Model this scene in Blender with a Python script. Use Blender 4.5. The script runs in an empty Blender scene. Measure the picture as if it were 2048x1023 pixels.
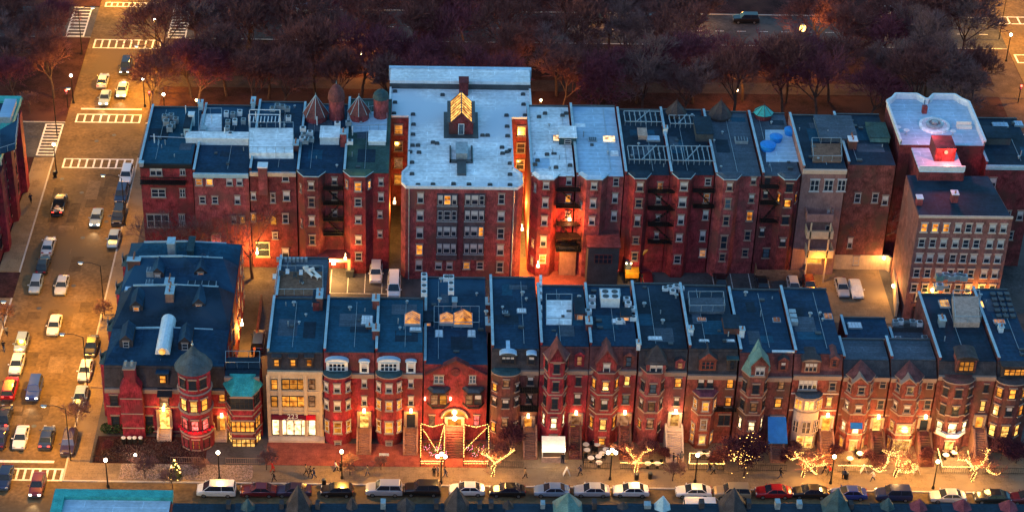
import bpy, math, random
from mathutils import Vector, Matrix
random.seed(7)
R = math.radians
scene = bpy.context.scene
C = scene.collection
# ---------------------------------------------------------------- camera
F = 4238.; CX = 853.; CY = 511.; TH = R(33.56); RO = 0.013; H = 178.4; YC = -224.3
CT, ST = math.cos(TH), math.sin(TH)
cam_d = bpy.data.cameras.new('camera'); cam = bpy.data.objects.new('camera', cam_d); C.objects.link(cam)
cam.location = (0, YC, H)
cr, sr = math.cos(RO), math.sin(RO)
right0 = Vector((1, 0, 0)); up0 = Vector((0, ST, CT)); fwd = Vector((0, CT, -ST))
rgt = right0*cr + up0*(-sr)*-1; upv = fwd.cross(rgt)*-1
rgt = right0*cr + up0*sr; upv = up0*cr - right0*sr
cam.rotation_euler = Matrix((rgt, upv, -fwd)).transposed().to_euler()
cam_d.sensor_width = 36; cam_d.lens = F*36/2048
cam_d.shift_x = (1024-CX)/2048; cam_d.shift_y = 0
cam_d.clip_start = 5; cam_d.clip_end = 3000
scene.camera = cam
# ---------------------------------------------------------------- world, dusk sky
world = bpy.data.worlds.new('World'); scene.world = world; world.use_nodes = True
wn, wl = world.node_tree.nodes, world.node_tree.links
wn.clear()
sky = wn.new('ShaderNodeTexSky'); sky.sky_type = 'NISHITA'; sky.sun_disc = False
sky.sun_elevation = R(3); sky.sun_rotation = R(250); sky.ozone_density = 3.0
tint = wn.new('ShaderNodeMixRGB'); tint.blend_type = 'MULTIPLY'; tint.inputs[0].default_value = 1
tint.inputs[2].default_value = (1.42, 1.62, 1.42, 1)
bg = wn.new('ShaderNodeBackground'); bg.inputs['Strength'].default_value = 0.14
wo = wn.new('ShaderNodeOutputWorld')
wl.new(sky.outputs[0], tint.inputs[1]); wl.new(tint.outputs[0], bg.inputs[0]); wl.new(bg.outputs[0], wo.inputs[0])
sun_d = bpy.data.lights.new('sun', 'SUN'); sun_d.energy = 0.12; sun_d.angle = R(25); sun_d.color = (.72, .62, 1)
sun = bpy.data.objects.new('sun', sun_d); C.objects.link(sun); sun.rotation_euler = (R(48), 0, R(-20))
scene.view_settings.view_transform = 'Standard'; scene.view_settings.look = 'None'
scene.view_settings.exposure = 2.15; scene.view_settings.gamma = 1
scene.cycles.use_denoising = True
scene.cycles.max_bounces = 5; scene.cycles.diffuse_bounces = 2; scene.cycles.glossy_bounces = 2
scene.cycles.transparent_max_bounces = 8; scene.cycles.sample_clamp_indirect = 3
scene.cycles.caustics_reflective = False; scene.cycles.caustics_refractive = False
LK = .62
WARM = (1, .42, .035)
# ---------------------------------------------------------------- photograph point -> place
def _ray(px, py):
    u = (px-CX)/F; v = -(py-CY)/F
    a = u*cr - v*sr; b = u*sr + v*cr
    return a, CT + b*ST, -ST + b*CT
def G(px, py, z=0.):
    d = _ray(px, py); t = (z-H)/d[2]; return Vector((d[0]*t, YC+d[1]*t, z))
def W(px, py, Y=0.):
    d = _ray(px, py); t = (Y-YC)/d[1]; return Vector((d[0]*t, Y, H+d[2]*t))
# ---------------------------------------------------------------- materials
MATS = {}
def mat(name, col=(.5, .5, .5), rough=.8, metal=0., var=.18, scale=.6, emit=0., alpha=0, stain=None, coat=0., kind=None):
    if name in MATS: return MATS[name]
    m = bpy.data.materials.new(name); m.use_nodes = True
    n, l = m.node_tree.nodes, m.node_tree.links; n.clear()
    out = n.new('ShaderNodeOutputMaterial')
    def N(t, **k):
        x = n.new(t)
        for a, b in k.items(): setattr(x, a, b)
        return x
    tc = N('ShaderNodeTexCoord'); oi = N('ShaderNodeObjectInfo')
    if kind == 'lit':      # a lit room behind glass: blotchy warm interior
        sep = N('ShaderNodeVectorMath', operation='MULTIPLY_ADD')
        cmb = N('ShaderNodeCombineXYZ'); l.new(oi.outputs['Random'], cmb.inputs[0]); l.new(oi.outputs['Random'], cmb.inputs[2])
        l.new(cmb.outputs[0], sep.inputs[0]); sep.inputs[1].default_value = (90, 90, 90); l.new(tc.outputs['Object'], sep.inputs[2])
        no = N('ShaderNodeTexNoise'); no.inputs['Scale'].default_value = scale; no.inputs['Detail'].default_value = 2
        l.new(sep.outputs[0], no.inputs['Vector'])
        ra = N('ShaderNodeValToRGB'); e = ra.color_ramp.elements
        e[0].position = .34; e[0].color = (col[0]*.22, col[1]*.13, col[2]*.07, 1)
        e[1].position = .62; e[1].color = (*col, 1)
        l.new(no.outputs[0], ra.inputs[0])
        mr = N('ShaderNodeMapRange'); mr.inputs[3].default_value = emit*.16; mr.inputs[4].default_value = emit*.55
        l.new(oi.outputs['Random'], mr.inputs[0])
        em = N('ShaderNodeEmission'); l.new(ra.outputs[0], em.inputs[0]); l.new(mr.outputs[0], em.inputs[1])
        gl = N('ShaderNodeBsdfGlossy'); gl.inputs['Roughness'].default_value = .15; gl.inputs[0].default_value = (.06, .06, .06, 1)
        ad = N('ShaderNodeAddShader'); l.new(em.outputs[0], ad.inputs[0]); l.new(gl.outputs[0], ad.inputs[1])
        l.new(ad.outputs[0], out.inputs[0]); MATS[name] = m; return m
    if kind == 'globe':    # a lit glass globe
        em = N('ShaderNodeEmission'); em.inputs[0].default_value = (*col, 1); em.inputs[1].default_value = emit*.55
        tr = N('ShaderNodeBsdfTransparent'); ad = N('ShaderNodeAddShader')
        l.new(em.outputs[0], ad.inputs[0]); l.new(tr.outputs[0], ad.inputs[1]); l.new(ad.outputs[0], out.inputs[0])
        MATS[name] = m; return m
    if emit:
        em = N('ShaderNodeEmission'); em.inputs[0].default_value = (*col, 1); em.inputs[1].default_value = emit*.55
        l.new(em.outputs[0], out.inputs[0]); MATS[name] = m; return m
    b = N('ShaderNodeBsdfPrincipled')
    b.inputs['Metallic'].default_value = metal; b.inputs['Roughness'].default_value = rough
    if rough >= .5 and metal < .1: b.inputs['Specular IOR Level'].default_value = .18
    if coat: b.inputs['Coat Weight'].default_value = coat
    src = tc.outputs['Object'] if kind != 'world' else N('ShaderNodeNewGeometry').outputs['Position']
    n1 = N('ShaderNodeTexNoise'); n1.inputs['Scale'].default_value = scale; n1.inputs['Detail'].default_value = 6; n1.inputs['Roughness'].default_value = .65
    l.new(src, n1.inputs['Vector'])
    ra = N('ShaderNodeValToRGB'); e = ra.color_ramp.elements
    lo = [max(c*(1-var*1.6), 0) for c in col]; hi = [c*(1+var) for c in col]
    e[0].position = .3; e[0].color = (*lo, 1); e[1].position = .7; e[1].color = (*hi, 1)
    l.new(n1.outputs[0], ra.inputs[0]); cur = ra.outputs[0]
    n2 = N('ShaderNodeTexNoise'); n2.inputs['Scale'].default_value = scale*9; n2.inputs['Detail'].default_value = 3
    mp = N('ShaderNodeMapping'); l.new(src, mp.inputs[0]); l.new(mp.outputs[0], n2.inputs['Vector'])
    if kind == 'wall': mp.inputs['Scale'].default_value = (1, 1, .25)
    mx = N('ShaderNodeMixRGB', blend_type='MULTIPLY'); mx.inputs[0].default_value = min(var*2.2, .9)
    mr = N('ShaderNodeMapRange'); mr.inputs[1].default_value = .3; mr.inputs[2].default_value = .7; mr.inputs[3].default_value = .55; mr.inputs[4].default_value = 1.35
    l.new(n2.outputs[0], mr.inputs[0]); l.new(cur, mx.inputs[1]); l.new(mr.outputs[0], mx.inputs[2]); cur = mx.outputs[0]
    if kind in ('seams', 'bricks'):
        bt = N('ShaderNodeTexBrick'); bt.inputs['Color1'].default_value = (1, 1, 1, 1); bt.inputs['Color2'].default_value = (.8, .82, .85, 1)
        bt.inputs['Mortar'].default_value = (1.5, 1.5, 1.5, 1) if kind == 'seams' else (.45, .45, .5, 1)
        bt.inputs['Scale'].default_value = 1
        if kind == 'seams': bt.inputs['Brick Width'].default_value = 7; bt.inputs['Row Height'].default_value = 1.1; bt.inputs['Mortar Size'].default_value = .035
        else: bt.inputs['Brick Width'].default_value = 1.3; bt.inputs['Row Height'].default_value = .8; bt.inputs['Mortar Size'].default_value = .02
        l.new(src, bt.inputs['Vector'])
        m2 = N('ShaderNodeMixRGB', blend_type='MULTIPLY'); m2.inputs[0].default_value = .7
        l.new(cur, m2.inputs[1]); l.new(bt.outputs[0], m2.inputs[2]); cur = m2.outputs[0]
    if stain:
        n3 = N('ShaderNodeTexNoise'); n3.inputs['Scale'].default_value = scale*.35; n3.inputs['Detail'].default_value = 4
        l.new(src, n3.inputs['Vector'])
        r3 = N('ShaderNodeValToRGB'); r3.color_ramp.elements[0].position = .5; r3.color_ramp.elements[1].position = .62
        m3 = N('ShaderNodeMixRGB'); l.new(n3.outputs[0], r3.inputs[0]); l.new(r3.outputs[0], m3.inputs[0])
        l.new(cur, m3.inputs[1]); m3.inputs[2].default_value = (*stain, 1); cur = m3.outputs[0]
    l.new(cur, b.inputs['Base Color'])
    l.new(b.outputs[0], out.inputs[0])
    MATS[name] = m; return m
for nm, c in dict(brick_red=(.235, .032, .038), brick_crimson=(.25, .024, .040), brick_dark=(.15, .032, .036), brick_brown=(.155, .050, .045), brick_rose=(.25, .056, .060), brick_orange=(.21, .053, .042)).items():
    mat(nm, c, .85, var=.42, scale=.8, kind='wall', stain=(c[0]*.55, c[1]*.85+.004, c[2]*.8))
mat('stucco_tan', (.50, .37, .24), .85, var=.12, scale=.7, kind='wall'); mat('stucco_pink', (.24, .13, .12), .85, var=.2, kind='wall')
mat('stone_brown', (.26, .13, .09), .8, var=.2, kind='wall'); mat('stone_pale', (.50, .38, .30), .8, var=.12)
mat('roof_dark', (.009, .038, .078), .7, var=.28, scale=.25, kind='seams', stain=(.016, .062, .115))
mat('roof_black', (.010, .026, .046), .7, var=.3, scale=.3, kind='seams', stain=(.02, .042, .07))
mat('roof_teal', (.010, .066, .115), .7, var=.25, scale=.25, kind='seams', stain=(.009, .038, .07))
mat('roof_green', (.035, .075, .07), .75, var=.3, scale=.4, stain=(.09, .14, .08))
mat('roof_white', (.72, .79, .82), .6, var=.2, scale=.2, kind='seams', stain=(.52, .62, .70))
mat('roof_blue', (.36, .52, .66), .6, var=.12, scale=.2, kind='seams', stain=(.20, .34, .50))
mat('roof_grey', (.06, .085, .115), .7, var=.25, scale=.4, kind='seams')
mat('slate', (.055, .045, .048), .7, var=.3, scale=1.2, kind='bricks'); mat('slate_teal', (.035, .075, .085), .6, var=.25, scale=1.2, kind='bricks')
mat('slate_red', (.15, .05, .048), .7, var=.3, scale=1.2, kind='bricks')
mat('copper_green', (.05, .36, .33), .55, var=.25, scale=.8); mat('copper_pale', (.10, .20, .19), .55, var=.25, scale=.8)
mat('trim_white', (.36, .36, .37), .6, var=.08); mat('trim_black', (.02, .02, .022), .6, var=.1); mat('trim_stone', (.27, .19, .15), .8, var=.12)
mat('trim_blue', (.30, .45, .52), .6, var=.15); mat('iron', (.018, .018, .02), .5, .6, var=.2)
mat('metal_grey', (.36, .42, .46), .4, .5, var=.2, scale=2); mat('metal_white', (.62, .68, .72), .45, .1, var=.12, scale=2); mat('metal_dark', (.07, .08, .09), .5, .4, var=.2)
mat('glass_dark', (.018, .026, .04), .08, var=.2, scale=3); mat('glass_sky', (.07, .11, .15), .06, var=.3, scale=3)
mat('shade', (.50, .48, .46), .8, var=.15, scale=3)
mat('lit_orange', (1, .36, .045), emit=1.0, scale=1.1, kind='lit'); mat('lit_yellow', (1, .50, .11), emit=1.5, scale=1.3, kind='lit')
mat('lit_white', (1, .70, .36), emit=2.0, scale=1.3, kind='lit'); mat('lit_red', (1, .16, .13), emit=1.2, scale=2.4, kind='lit')
mat('lit_dim', (.6, .27, .12), emit=.45, scale=1.4, kind='lit')
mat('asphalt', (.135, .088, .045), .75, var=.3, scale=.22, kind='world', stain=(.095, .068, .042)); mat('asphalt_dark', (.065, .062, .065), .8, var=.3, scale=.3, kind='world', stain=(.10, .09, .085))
mat('paint_road', (.72, .70, .66), .7, var=.25, scale=2); mat('paint_lot', (.5, .5, .48), .7, var=.3, scale=2)
mat('pavement', (.22, .155, .095), .85, var=.2, scale=.5, kind='bricks', stain=(.20, .15, .10)); mat('kerb', (.40, .37, .33), .8, var=.15)
mat('brick_paving', (.30, .075, .05), .85, var=.25, scale=.8, kind='bricks')
mat('soil', (.05, .018, .018), 1, var=.45, scale=.35, kind='world', stain=(.075, .03, .022)); mat('soil_path', (.075, .05, .045), .95, var=.25, scale=.5)
mat('bark', (.075, .048, .042), .95, var=.3, scale=2); mat('twig', (.17, .062, .055), .95, var=.3, scale=1); mat('twig_grey', (.18, .095, .09), .95, var=.3, scale=1); mat('twig_purple', (.17, .045, .062), .95, var=.3, scale=1)
mat('evergreen', (.025, .045, .02), .9, var=.4, scale=2); mat('leaf_red', (.075, .018, .03), .9, var=.4, scale=2); mat('shrub', (.08, .05, .045), .95, var=.4, scale=2)
mat('bulb', (1, .50, .12), emit=4.5); mat('bulb_pink', (1, .18, .3), emit=4); mat('globe_warm', (1, .68, .30), emit=5, kind='globe'); mat('globe_white', (1, .88, .68), emit=6, kind='globe')
mat('lamp_red', (1, .05, .03), emit=6); mat('headlight', (1, .86, .60), emit=7); mat('taillight', (1, .05, .03), emit=2.2); mat('taillight_off', (.20, .01, .01), .3, var=.1); mat('headlight_off', (.45, .45, .45), .2, var=.1)
mat('rubber', (.015, .015, .015), .8, var=.1); mat('rim', (.35, .35, .36), .3, .8, var=.1)
for nm, c in dict(paint_white=(.75, .74, .72), paint_silver=(.42, .44, .47), paint_bluegrey=(.24, .33, .44), paint_black=(.012, .012, .015), paint_navy=(.015, .03, .09), paint_blue=(.02, .05, .24), paint_red=(.42, .012, .018), paint_maroon=(.11, .012, .02), paint_gold=(.33, .25, .16), paint_purple=(.03, .02, .055)).items():
    mat(nm, c, .28, .25, var=.05, scale=1, coat=.6)
mat('canvas_blue', (.02, .16, .50), .8, var=.12, scale=1.5); mat('canvas_white', (.75, .70, .62), .8, var=.1); mat('canvas_maroon', (.12, .01, .03), .7, var=.2, scale=2); mat('canvas_red', (.55, .01, .03), .7, var=.1)
mat('yellow_paint', (.75, .36, .02), .45, var=.2, scale=2); mat('wood', (.20, .11, .07), .8, var=.3, scale=2); mat('wood_pale', (.42, .30, .24), .8, var=.25, scale=2); mat('plastic_green', (.03, .09, .06), .6, var=.2)
mat('sign_yellow', (.70, .60, .10), .6, var=.1); mat('skin', (.45, .26, .18), .6, var=.08); mat('hair', (.03, .018, .012), .8, var=.2)
mat('blue_tub', (.02, .22, .62), .5, var=.15, scale=2)
for nm, c in dict(cloth_red=(.5, .02, .02), cloth_black=(.015, .015, .02), cloth_grey=(.12, .12, .13), cloth_navy=(.02, .03, .07), cloth_white=(.6, .58, .55), cloth_tan=(.28, .19, .11), cloth_denim=(.04, .06, .12)).items(): mat(nm, c, .9, var=.15, scale=4)
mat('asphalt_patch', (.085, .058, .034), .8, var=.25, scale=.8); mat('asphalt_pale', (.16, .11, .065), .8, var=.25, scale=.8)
mat('brick_mauve', (.235, .10, .088), .85, var=.35, scale=.8, kind='wall', stain=(.16, .085, .08))
mat('slate_steel', (.06, .085, .10), .6, var=.25, scale=1.2, kind='bricks'); mat('roof_pale', (.46, .58, .68), .6, var=.15, scale=.3, kind='seams', stain=(.34, .45, .56))
mat('panel_grey', (.075, .06, .07), .7, var=.3, scale=1.5)
M = MATS
# ---------------------------------------------------------------- mesh builder
class MB:
    def __init__(s): s.v = []; s.f = []; s.m = []; s.T = None
    def add(s, vs, fs, m=0):
        k = len(s.v)
        if s.T is not None: vs = [s.T @ Vector(p) for p in vs]
        s.v += [tuple(p) for p in vs]; s.f += [tuple(k+i for i in f) for f in fs]; s.m += [m]*len(fs)
    def box(s, x0, x1, y0, y1, z0, z1, m=0):
        s.add([(x0, y0, z0), (x1, y0, z0), (x1, y1, z0), (x0, y1, z0), (x0, y0, z1), (x1, y0, z1), (x1, y1, z1), (x0, y1, z1)],
              [(3, 2, 1, 0), (4, 5, 6, 7), (0, 1, 5, 4), (1, 2, 6, 5), (2, 3, 7, 6), (3, 0, 4, 7)], m)
    def cbox(s, x, y, z, w, d, h, m=0): s.box(x-w/2, x+w/2, y-d/2, y+d/2, z, z+h, m)
    def face(s, pts, m=0): s.add(pts, [tuple(range(len(pts)))], m)
    def prism(s, pl, z0, z1, m=0, mt=None, ins=None):
        n = len(pl); top = ins or pl
        s.add([(x, y, z0) for x, y in pl]+[(x, y, z1) for x, y in top], [(i, (i+1) % n, n+(i+1) % n, n+i) for i in range(n)]+[tuple(range(n-1, -1, -1))], m)
        s.add([(x, y, z1) for x, y in top], [tuple(range(n))], m if mt is None else mt)
    def tube(s, p, q, r0, r1=None, n=6, m=0, cap=True):
        p, q = Vector(p), Vector(q); r1 = r0 if r1 is None else r1
        d = (q-p)
        if d.length < 1e-6: return
        a = d.orthogonal().normalized(); b = d.normalized().cross(a)
        vs = []
        for c, r in ((p, r0), (q, r1)):
            for i in range(n):
                t = 2*math.pi*i/n; vs.append(c + a*(r*math.cos(t)) + b*(r*math.sin(t)))
        fs = [(i, (i+1) % n, n+(i+1) % n, n+i) for i in range(n)]
        if cap: fs += [tuple(range(n-1, -1, -1)), tuple(range(n, 2*n))]
        s.add(vs, fs, m)
    def lathe(s, x, y, prof, n=12, m=0, a0=0):   # prof = [(r, z), ...] bottom to top
        vs = []; 
        for r, z in prof:
            for i in range(n):
                t = a0+2*math.pi*i/n; vs.append((x+r*math.cos(t), y+r*math.sin(t), z))
        fs = [(k*n+i, k*n+(i+1) % n, (k+1)*n+(i+1) % n, (k+1)*n+i) for k in range(len(prof)-1) for i in range(n)]
        fs += [tuple(range(n-1, -1, -1)), tuple((len(prof)-1)*n+i for i in range(n))]
        s.add(vs, fs, m)
    def ball(s, c, r, m=0, n=8, k=5, sz=1):
        s.lathe(c[0], c[1], [(max(r*math.sin(math.pi*j/k), r*.02), c[2]-r*sz*math.cos(math.pi*j/k)) for j in range(k+1)], n, m)
    def mesh(s, name, mats, off=None, smooth=False):
        me = bpy.data.meshes.new(name)
        vs = s.v if off is None else [(a-off[0], b-off[1], c-off[2]) for a, b, c in s.v]
        me.from_pydata(vs, [], s.f)
        for x in mats: me.materials.append(M[x])
        if len(mats) > 1: me.polygons.foreach_set('material_index', s.m)
        if smooth: me.polygons.foreach_set('use_smooth', [True]*len(s.f))
        me.update(); return me
    def build(s, name, mats, parent=None, smooth=False):
        if not s.f: return None
        if isinstance(mats, str): mats = [mats]
        off = parent['_o'] if parent is not None and '_o' in parent else None
        o = bpy.data.objects.new(name, s.mesh(name, mats, off, smooth)); C.objects.link(o)
        if parent is not None:
            o.parent = parent
            if off is not None: o['_o'] = list(off)
        return o
def tag(o, label=None, cat=None, group=None, kind=None):
    if label: o['label'] = label
    if cat: o['category'] = cat
    if group: o['group'] = group
    if kind: o['kind'] = kind
    return o
def thing(name, loc, label, cat, group=None, rz=0, world=True):
    o = bpy.data.objects.new(name, None); C.objects.link(o); o.location = loc; o.rotation_euler = (0, 0, rz); o.empty_display_size = .3
    if world: o['_o'] = list(loc)      # children are modelled in place, stored relative to the base
    return tag(o, label, cat, group)
def place(name, me, parent, loc, rz=0):
    o = bpy.data.objects.new(name, me); C.objects.link(o); o.parent = parent; o.location = loc; o.rotation_euler = (0, 0, rz); return o
def copy_tree(o, parent=None):
    c = o.copy(); C.objects.link(c)
    if parent is not None: c.parent = parent; c.matrix_parent_inverse = o.matrix_parent_inverse.copy()
    for ch in list(o.children): copy_tree(ch, c)
    return c
def point_light(p, watts, col=WARM, r=.25, parent=None, name='light', spot=None, aim=None):
    d = bpy.data.lights.new(name, 'SPOT' if spot else 'POINT'); d.energy = watts*LK; d.color = col; d.shadow_soft_size = r
    if spot: d.spot_size = R(spot); d.spot_blend = .8
    o = bpy.data.objects.new(name, d); C.objects.link(o)
    p = Vector(p)
    if aim is not None: o.rotation_euler = (Vector(aim)-p).to_track_quat('-Z', 'Y').to_euler()
    if parent is not None:
        o.parent = parent
        if '_o' in parent: p = p-Vector(parent['_o'])
    o.location = p; return o
# ---------------------------------------------------------------- windows
WC = {}
LITS = {'l': 'lit_orange', 'y': 'lit_yellow', 'w': 'lit_white', 'r': 'lit_red', 'm': 'lit_dim'}
def win(root, p, w, h, k='d', rz=0, fr='trim_white', sill='trim_stone', name='window', div=1):
    w = round(w, 1); h = round(h, 1)
    key = ('f', w, h, fr, sill, div, name)
    if key not in WC:
        b = MB(); t = .09 if w > .8 else .07; a, c = w/2, h/2
        b.box(-a, -a+t, -.10, .0, -c, c); b.box(a-t, a, -.10, .0, -c, c); b.box(-a+t, a-t, -.10, 0, c-t, c); b.box(-a+t, a-t, -.10, 0, -c, -c+t)
        if name == 'window': b.box(-a+t, a-t, -.07, 0, -.04, .04)
        for i in range(1, div):
            x = -a+w*i/div; b.box(x-.06, x+.06, -.085, 0, -c+t, c-t)
        if sill:
            b.box(-a-.12, a+.12, -.18, 0, -c-.16, -c, 1); b.box(-a-.1, a+.1, -.12, 0, c, c+.2, 1)
        WC[key] = b.mesh(name, [fr, sill or fr])
    key2 = ('p', w, h, k)
    if key2 not in WC:
        b = MB(); a, c = w/2-.05, h/2-.05
        if k == 's': b.face([(-a, -.03, -c), (a, -.03, -c), (a, -.03, .1), (-a, -.03, .1)], 0); b.face([(-a, -.03, .1), (a, -.03, .1), (a, -.03, c), (-a, -.03, c)], 1); mm = ['glass_dark', 'shade']
        else: b.face([(-a, -.03, -c), (a, -.03, -c), (a, -.03, c), (-a, -.03, c)]); mm = [{'d': 'glass_dark', 'b': 'glass_sky'}.get(k) or LITS[k]]
        WC[key2] = b.mesh('pane', mm)
    off = Vector(root['_o'])
    o = place(name, WC[key], root, Vector(p)-off, rz)
    place('pane', WC[key2], o, (0, 0, 0))
    return o
# ---------------------------------------------------------------- the setting
def sheet(name, pts, z, m, kind='structure'):
    b = MB(); b.face([(p[0], p[1], z) for p in pts]); return tag(b.build(name, m), kind=kind)
def rect(x0, x1, y0, y1): return [(x0, y0), (x1, y0), (x1, y1), (x0, y1)]
SX0, SX1 = -60.9, -47.4
NY0, NY1 = -19.8, -9.7           # shopping street kerbs
sheet('ground', rect(-500, 600, -120, 900), -.16, 'soil')
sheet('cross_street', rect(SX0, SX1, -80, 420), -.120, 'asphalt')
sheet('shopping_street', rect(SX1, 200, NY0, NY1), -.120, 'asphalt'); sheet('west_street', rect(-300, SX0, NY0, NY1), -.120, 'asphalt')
A0, A1 = 72.5, 83.7
B0, B1 = 114.3, 126.4
for nm, a, b_ in (('avenue_near', A0, A1), ('avenue_far', B0, B1)):
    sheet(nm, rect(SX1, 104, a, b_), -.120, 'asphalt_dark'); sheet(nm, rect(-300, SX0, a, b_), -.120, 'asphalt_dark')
sheet('east_street', rect(104, 119, -80, 420), -.120, 'asphalt')
def slab(name, x0, x1, y0, y1, m, z=0.0):
    b = MB(); b.box(x0, x1, y0, y1, -.3, z, 0); 
    return tag(b.build(name, m), kind='structure')
def kerb(x0, x1, y0, y1):
    b = MB(); b.box(x0, x1, y0, y1, -.3, .012); tag(b.build('kerb', 'kerb'), kind='structure')
slab('block_ground', SX1+3.1, 103.8, -5.9, 72.2, 'asphalt_dark', -.012)
slab('pavement', SX1+.25, 103.8, NY1+.25, -5.9, 'pavement'); slab('pavement', SX1+.25, SX1+3.1, -5.9, 72.2, 'pavement')
kerb(SX1, 103.8, NY1, NY1+.25); kerb(SX1, SX1+.25, NY1+.25, 72.4); kerb(SX1+.25, 103.8, 72.2, 72.4)
slab('pavement', SX0-3.3, SX0-.25, 39, 72.2, 'pavement'); kerb(SX0-.25, SX0, 39, 72.2); slab('pavement', SX0-3.3, SX0-.25, NY1, 32, 'pavement'); kerb(SX0-.25, SX0, NY1, 32)
slab('pavement', SX1+.25, 200, NY0-3.5, NY0, 'pavement')
# mall between the carriageways: leaf litter with a central path
slab('park_ground', SX1, 103.8, A1+.2, B0-.2, 'soil', .0); slab('park_ground', -200, SX0, A1+.2, B0-.2, 'soil', .0)
for x0, x1 in ((SX1, 103.8), (-200, SX0)):
    kerb(x0, x1, A1, A1+.2); kerb(x0, x1, B0-.2, B0)
b = MB(); b.box(SX1+1.6, 98.5, 96.4, 100.4, 0, .02); b.box(SX1, SX1+1.6, A1+.2, B0-.2, 0, .02); b.box(98.5, 103.8, A1+.2, B0-.2, 0, .02); tag(b.build('park_path', 'soil_path'), kind='structure')
slab('park_ground', SX1, 103.8, B1, 200, 'soil', .0); slab('park_ground', -200, SX0, B1, 200, 'soil', 0.)
kerb(SX1, 103.8, B1-.02, B1+.2)
def marks(name, bars, z=-.115, m='paint_road'):
    b = MB()
    for x0, x1, y0, y1 in bars: b.face([(x0, y0, z), (x1, y0, z), (x1, y1, z), (x0, y1, z)])
    return tag(b.build(name, m), kind='structure')
def crosswalk_x(x0, x1, y0, y1, n):           # walked along x: ladder with bars along y
    w = .28; bars = [(x0, x1, y0, y0+w), (x0, x1, y1-w, y1)]
    for i in range(n+1):
        x = x0+(x1-x0-w)*i/n; bars.append((x, x+w*1.1, y0+w, y1-w))
    marks('crosswalk_marking', bars)
def crosswalk_y(x0, x1, y0, y1, n):
    w = .28; bars = [(x0, x0+w, y0, y1), (x1-w, x1, y0, y1)]
    for i in range(n+1):
        y = y0+(y1-y0-w)*i/n; bars.append((x0+w, x1-w, y, y+w*1.2))
    marks('crosswalk_marking', bars)
crosswalk_x(SX0+.9, SX1-.6, 110.3, 113.7, 9); crosswalk_x(SX0+1.6, SX1-1, 83.9, 86.8, 8); crosswalk_x(SX0+1.6, SX1-.6, 69.2, 72.2, 9)
crosswalk_x(-54.6, SX1+.9, -9.6, -7.0, 8); crosswalk_x(SX0+.9, SX1-2.8, 126.5, 128.4, 9)
crosswalk_y(SX0-3.2, SX0-.1, 73.0, 83.3, 10); crosswalk_y(SX1+.2, SX1+3.6, 114.6, 126.2, 10); crosswalk_y(SX0-4.6, SX0-1.2, 114.6, 126.2, 9); crosswalk_x(104.6, 118, 109.2, 112.4, 7); crosswalk_x(104.6, 118, 124.2, 127.2, 7)
marks('stop_line', [(SX0+2, SX1-1.2, 88.3, 88.75), (SX0+2, -49, -5.9, -5.4)])
marks('lane_marking', [(-54.3, -54.18, y, y+1.4) for y in range(2, 66, 6)]+[(-52.3, -52.18, 90, 93), (-52.3, -52.18, 103, 109)], m='asphalt_pale')
marks('lane_marking', [(x, x+1.6, 119.9, 120.05) for x in range(-40, 104, 4)] + [(SX1+5, 103, 114.5, 114.62)])
marks('lane_marking', [(x, x+1.6, 77.9, 78.05) for x in range(-40, 104, 4)])
b = MB()
for i in range(5): x = -14.3+i*2.55; b.face([(x, 34.4, -.004), (x+.12, 34.4, -.004), (x+.12, 40.6, -.004), (x, 40.6, -.004)])
b.face([(-14.3, 34.28, -.004), (-4, 34.28, -.004), (-4, 34.4, -.004), (-14.3, 34.4, -.004)])
for i in range(4): x = 43.0+i*2.75; b.face([(x, 35.2, -.004), (x+.12, 35.2, -.004), (x+.12, 41.6, -.004), (x, 41.6, -.004)])
for y in (33.6, 36.6): b.face([(62.6, y, -.004), (68.4, y, -.004), (68.4, y+.12, -.004), (62.6, y+.12, -.004)])
tag(b.build('parking_marking', 'paint_lot'), kind='structure')
b = MB(); b.box(-43.9, -29.0, -5.9, -.2, -.1, .015); tag(b.build('garden_soil', 'soil'), kind='structure')
b = MB(); b.box(-21.0, -.7, -5.85, -1.1, -.1, .02); b.box(-.7, 8.3, -5.85, -.2, -.1, .02); tag(b.build('brick_forecourt', 'brick_paving'), kind='structure')
b = MB(); b.box(8.4, 98, -5.85, -.1, -.1, .018); tag(b.build('garden_paving', 'pavement'), kind='structure')
b = MB(); b.box(14, 24, 31, 44.5, -.1, .02); b.box(68.2, 76, 22, 29, -.1, .02); tag(b.build('yard_paving', 'brick_paving'), kind='structure')
b = MB(); b.box(58.3, 68.5, 28.5, 42.6, -.1, .0); tag(b.build('yard_surface', 'pavement'), kind='structure')
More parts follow.
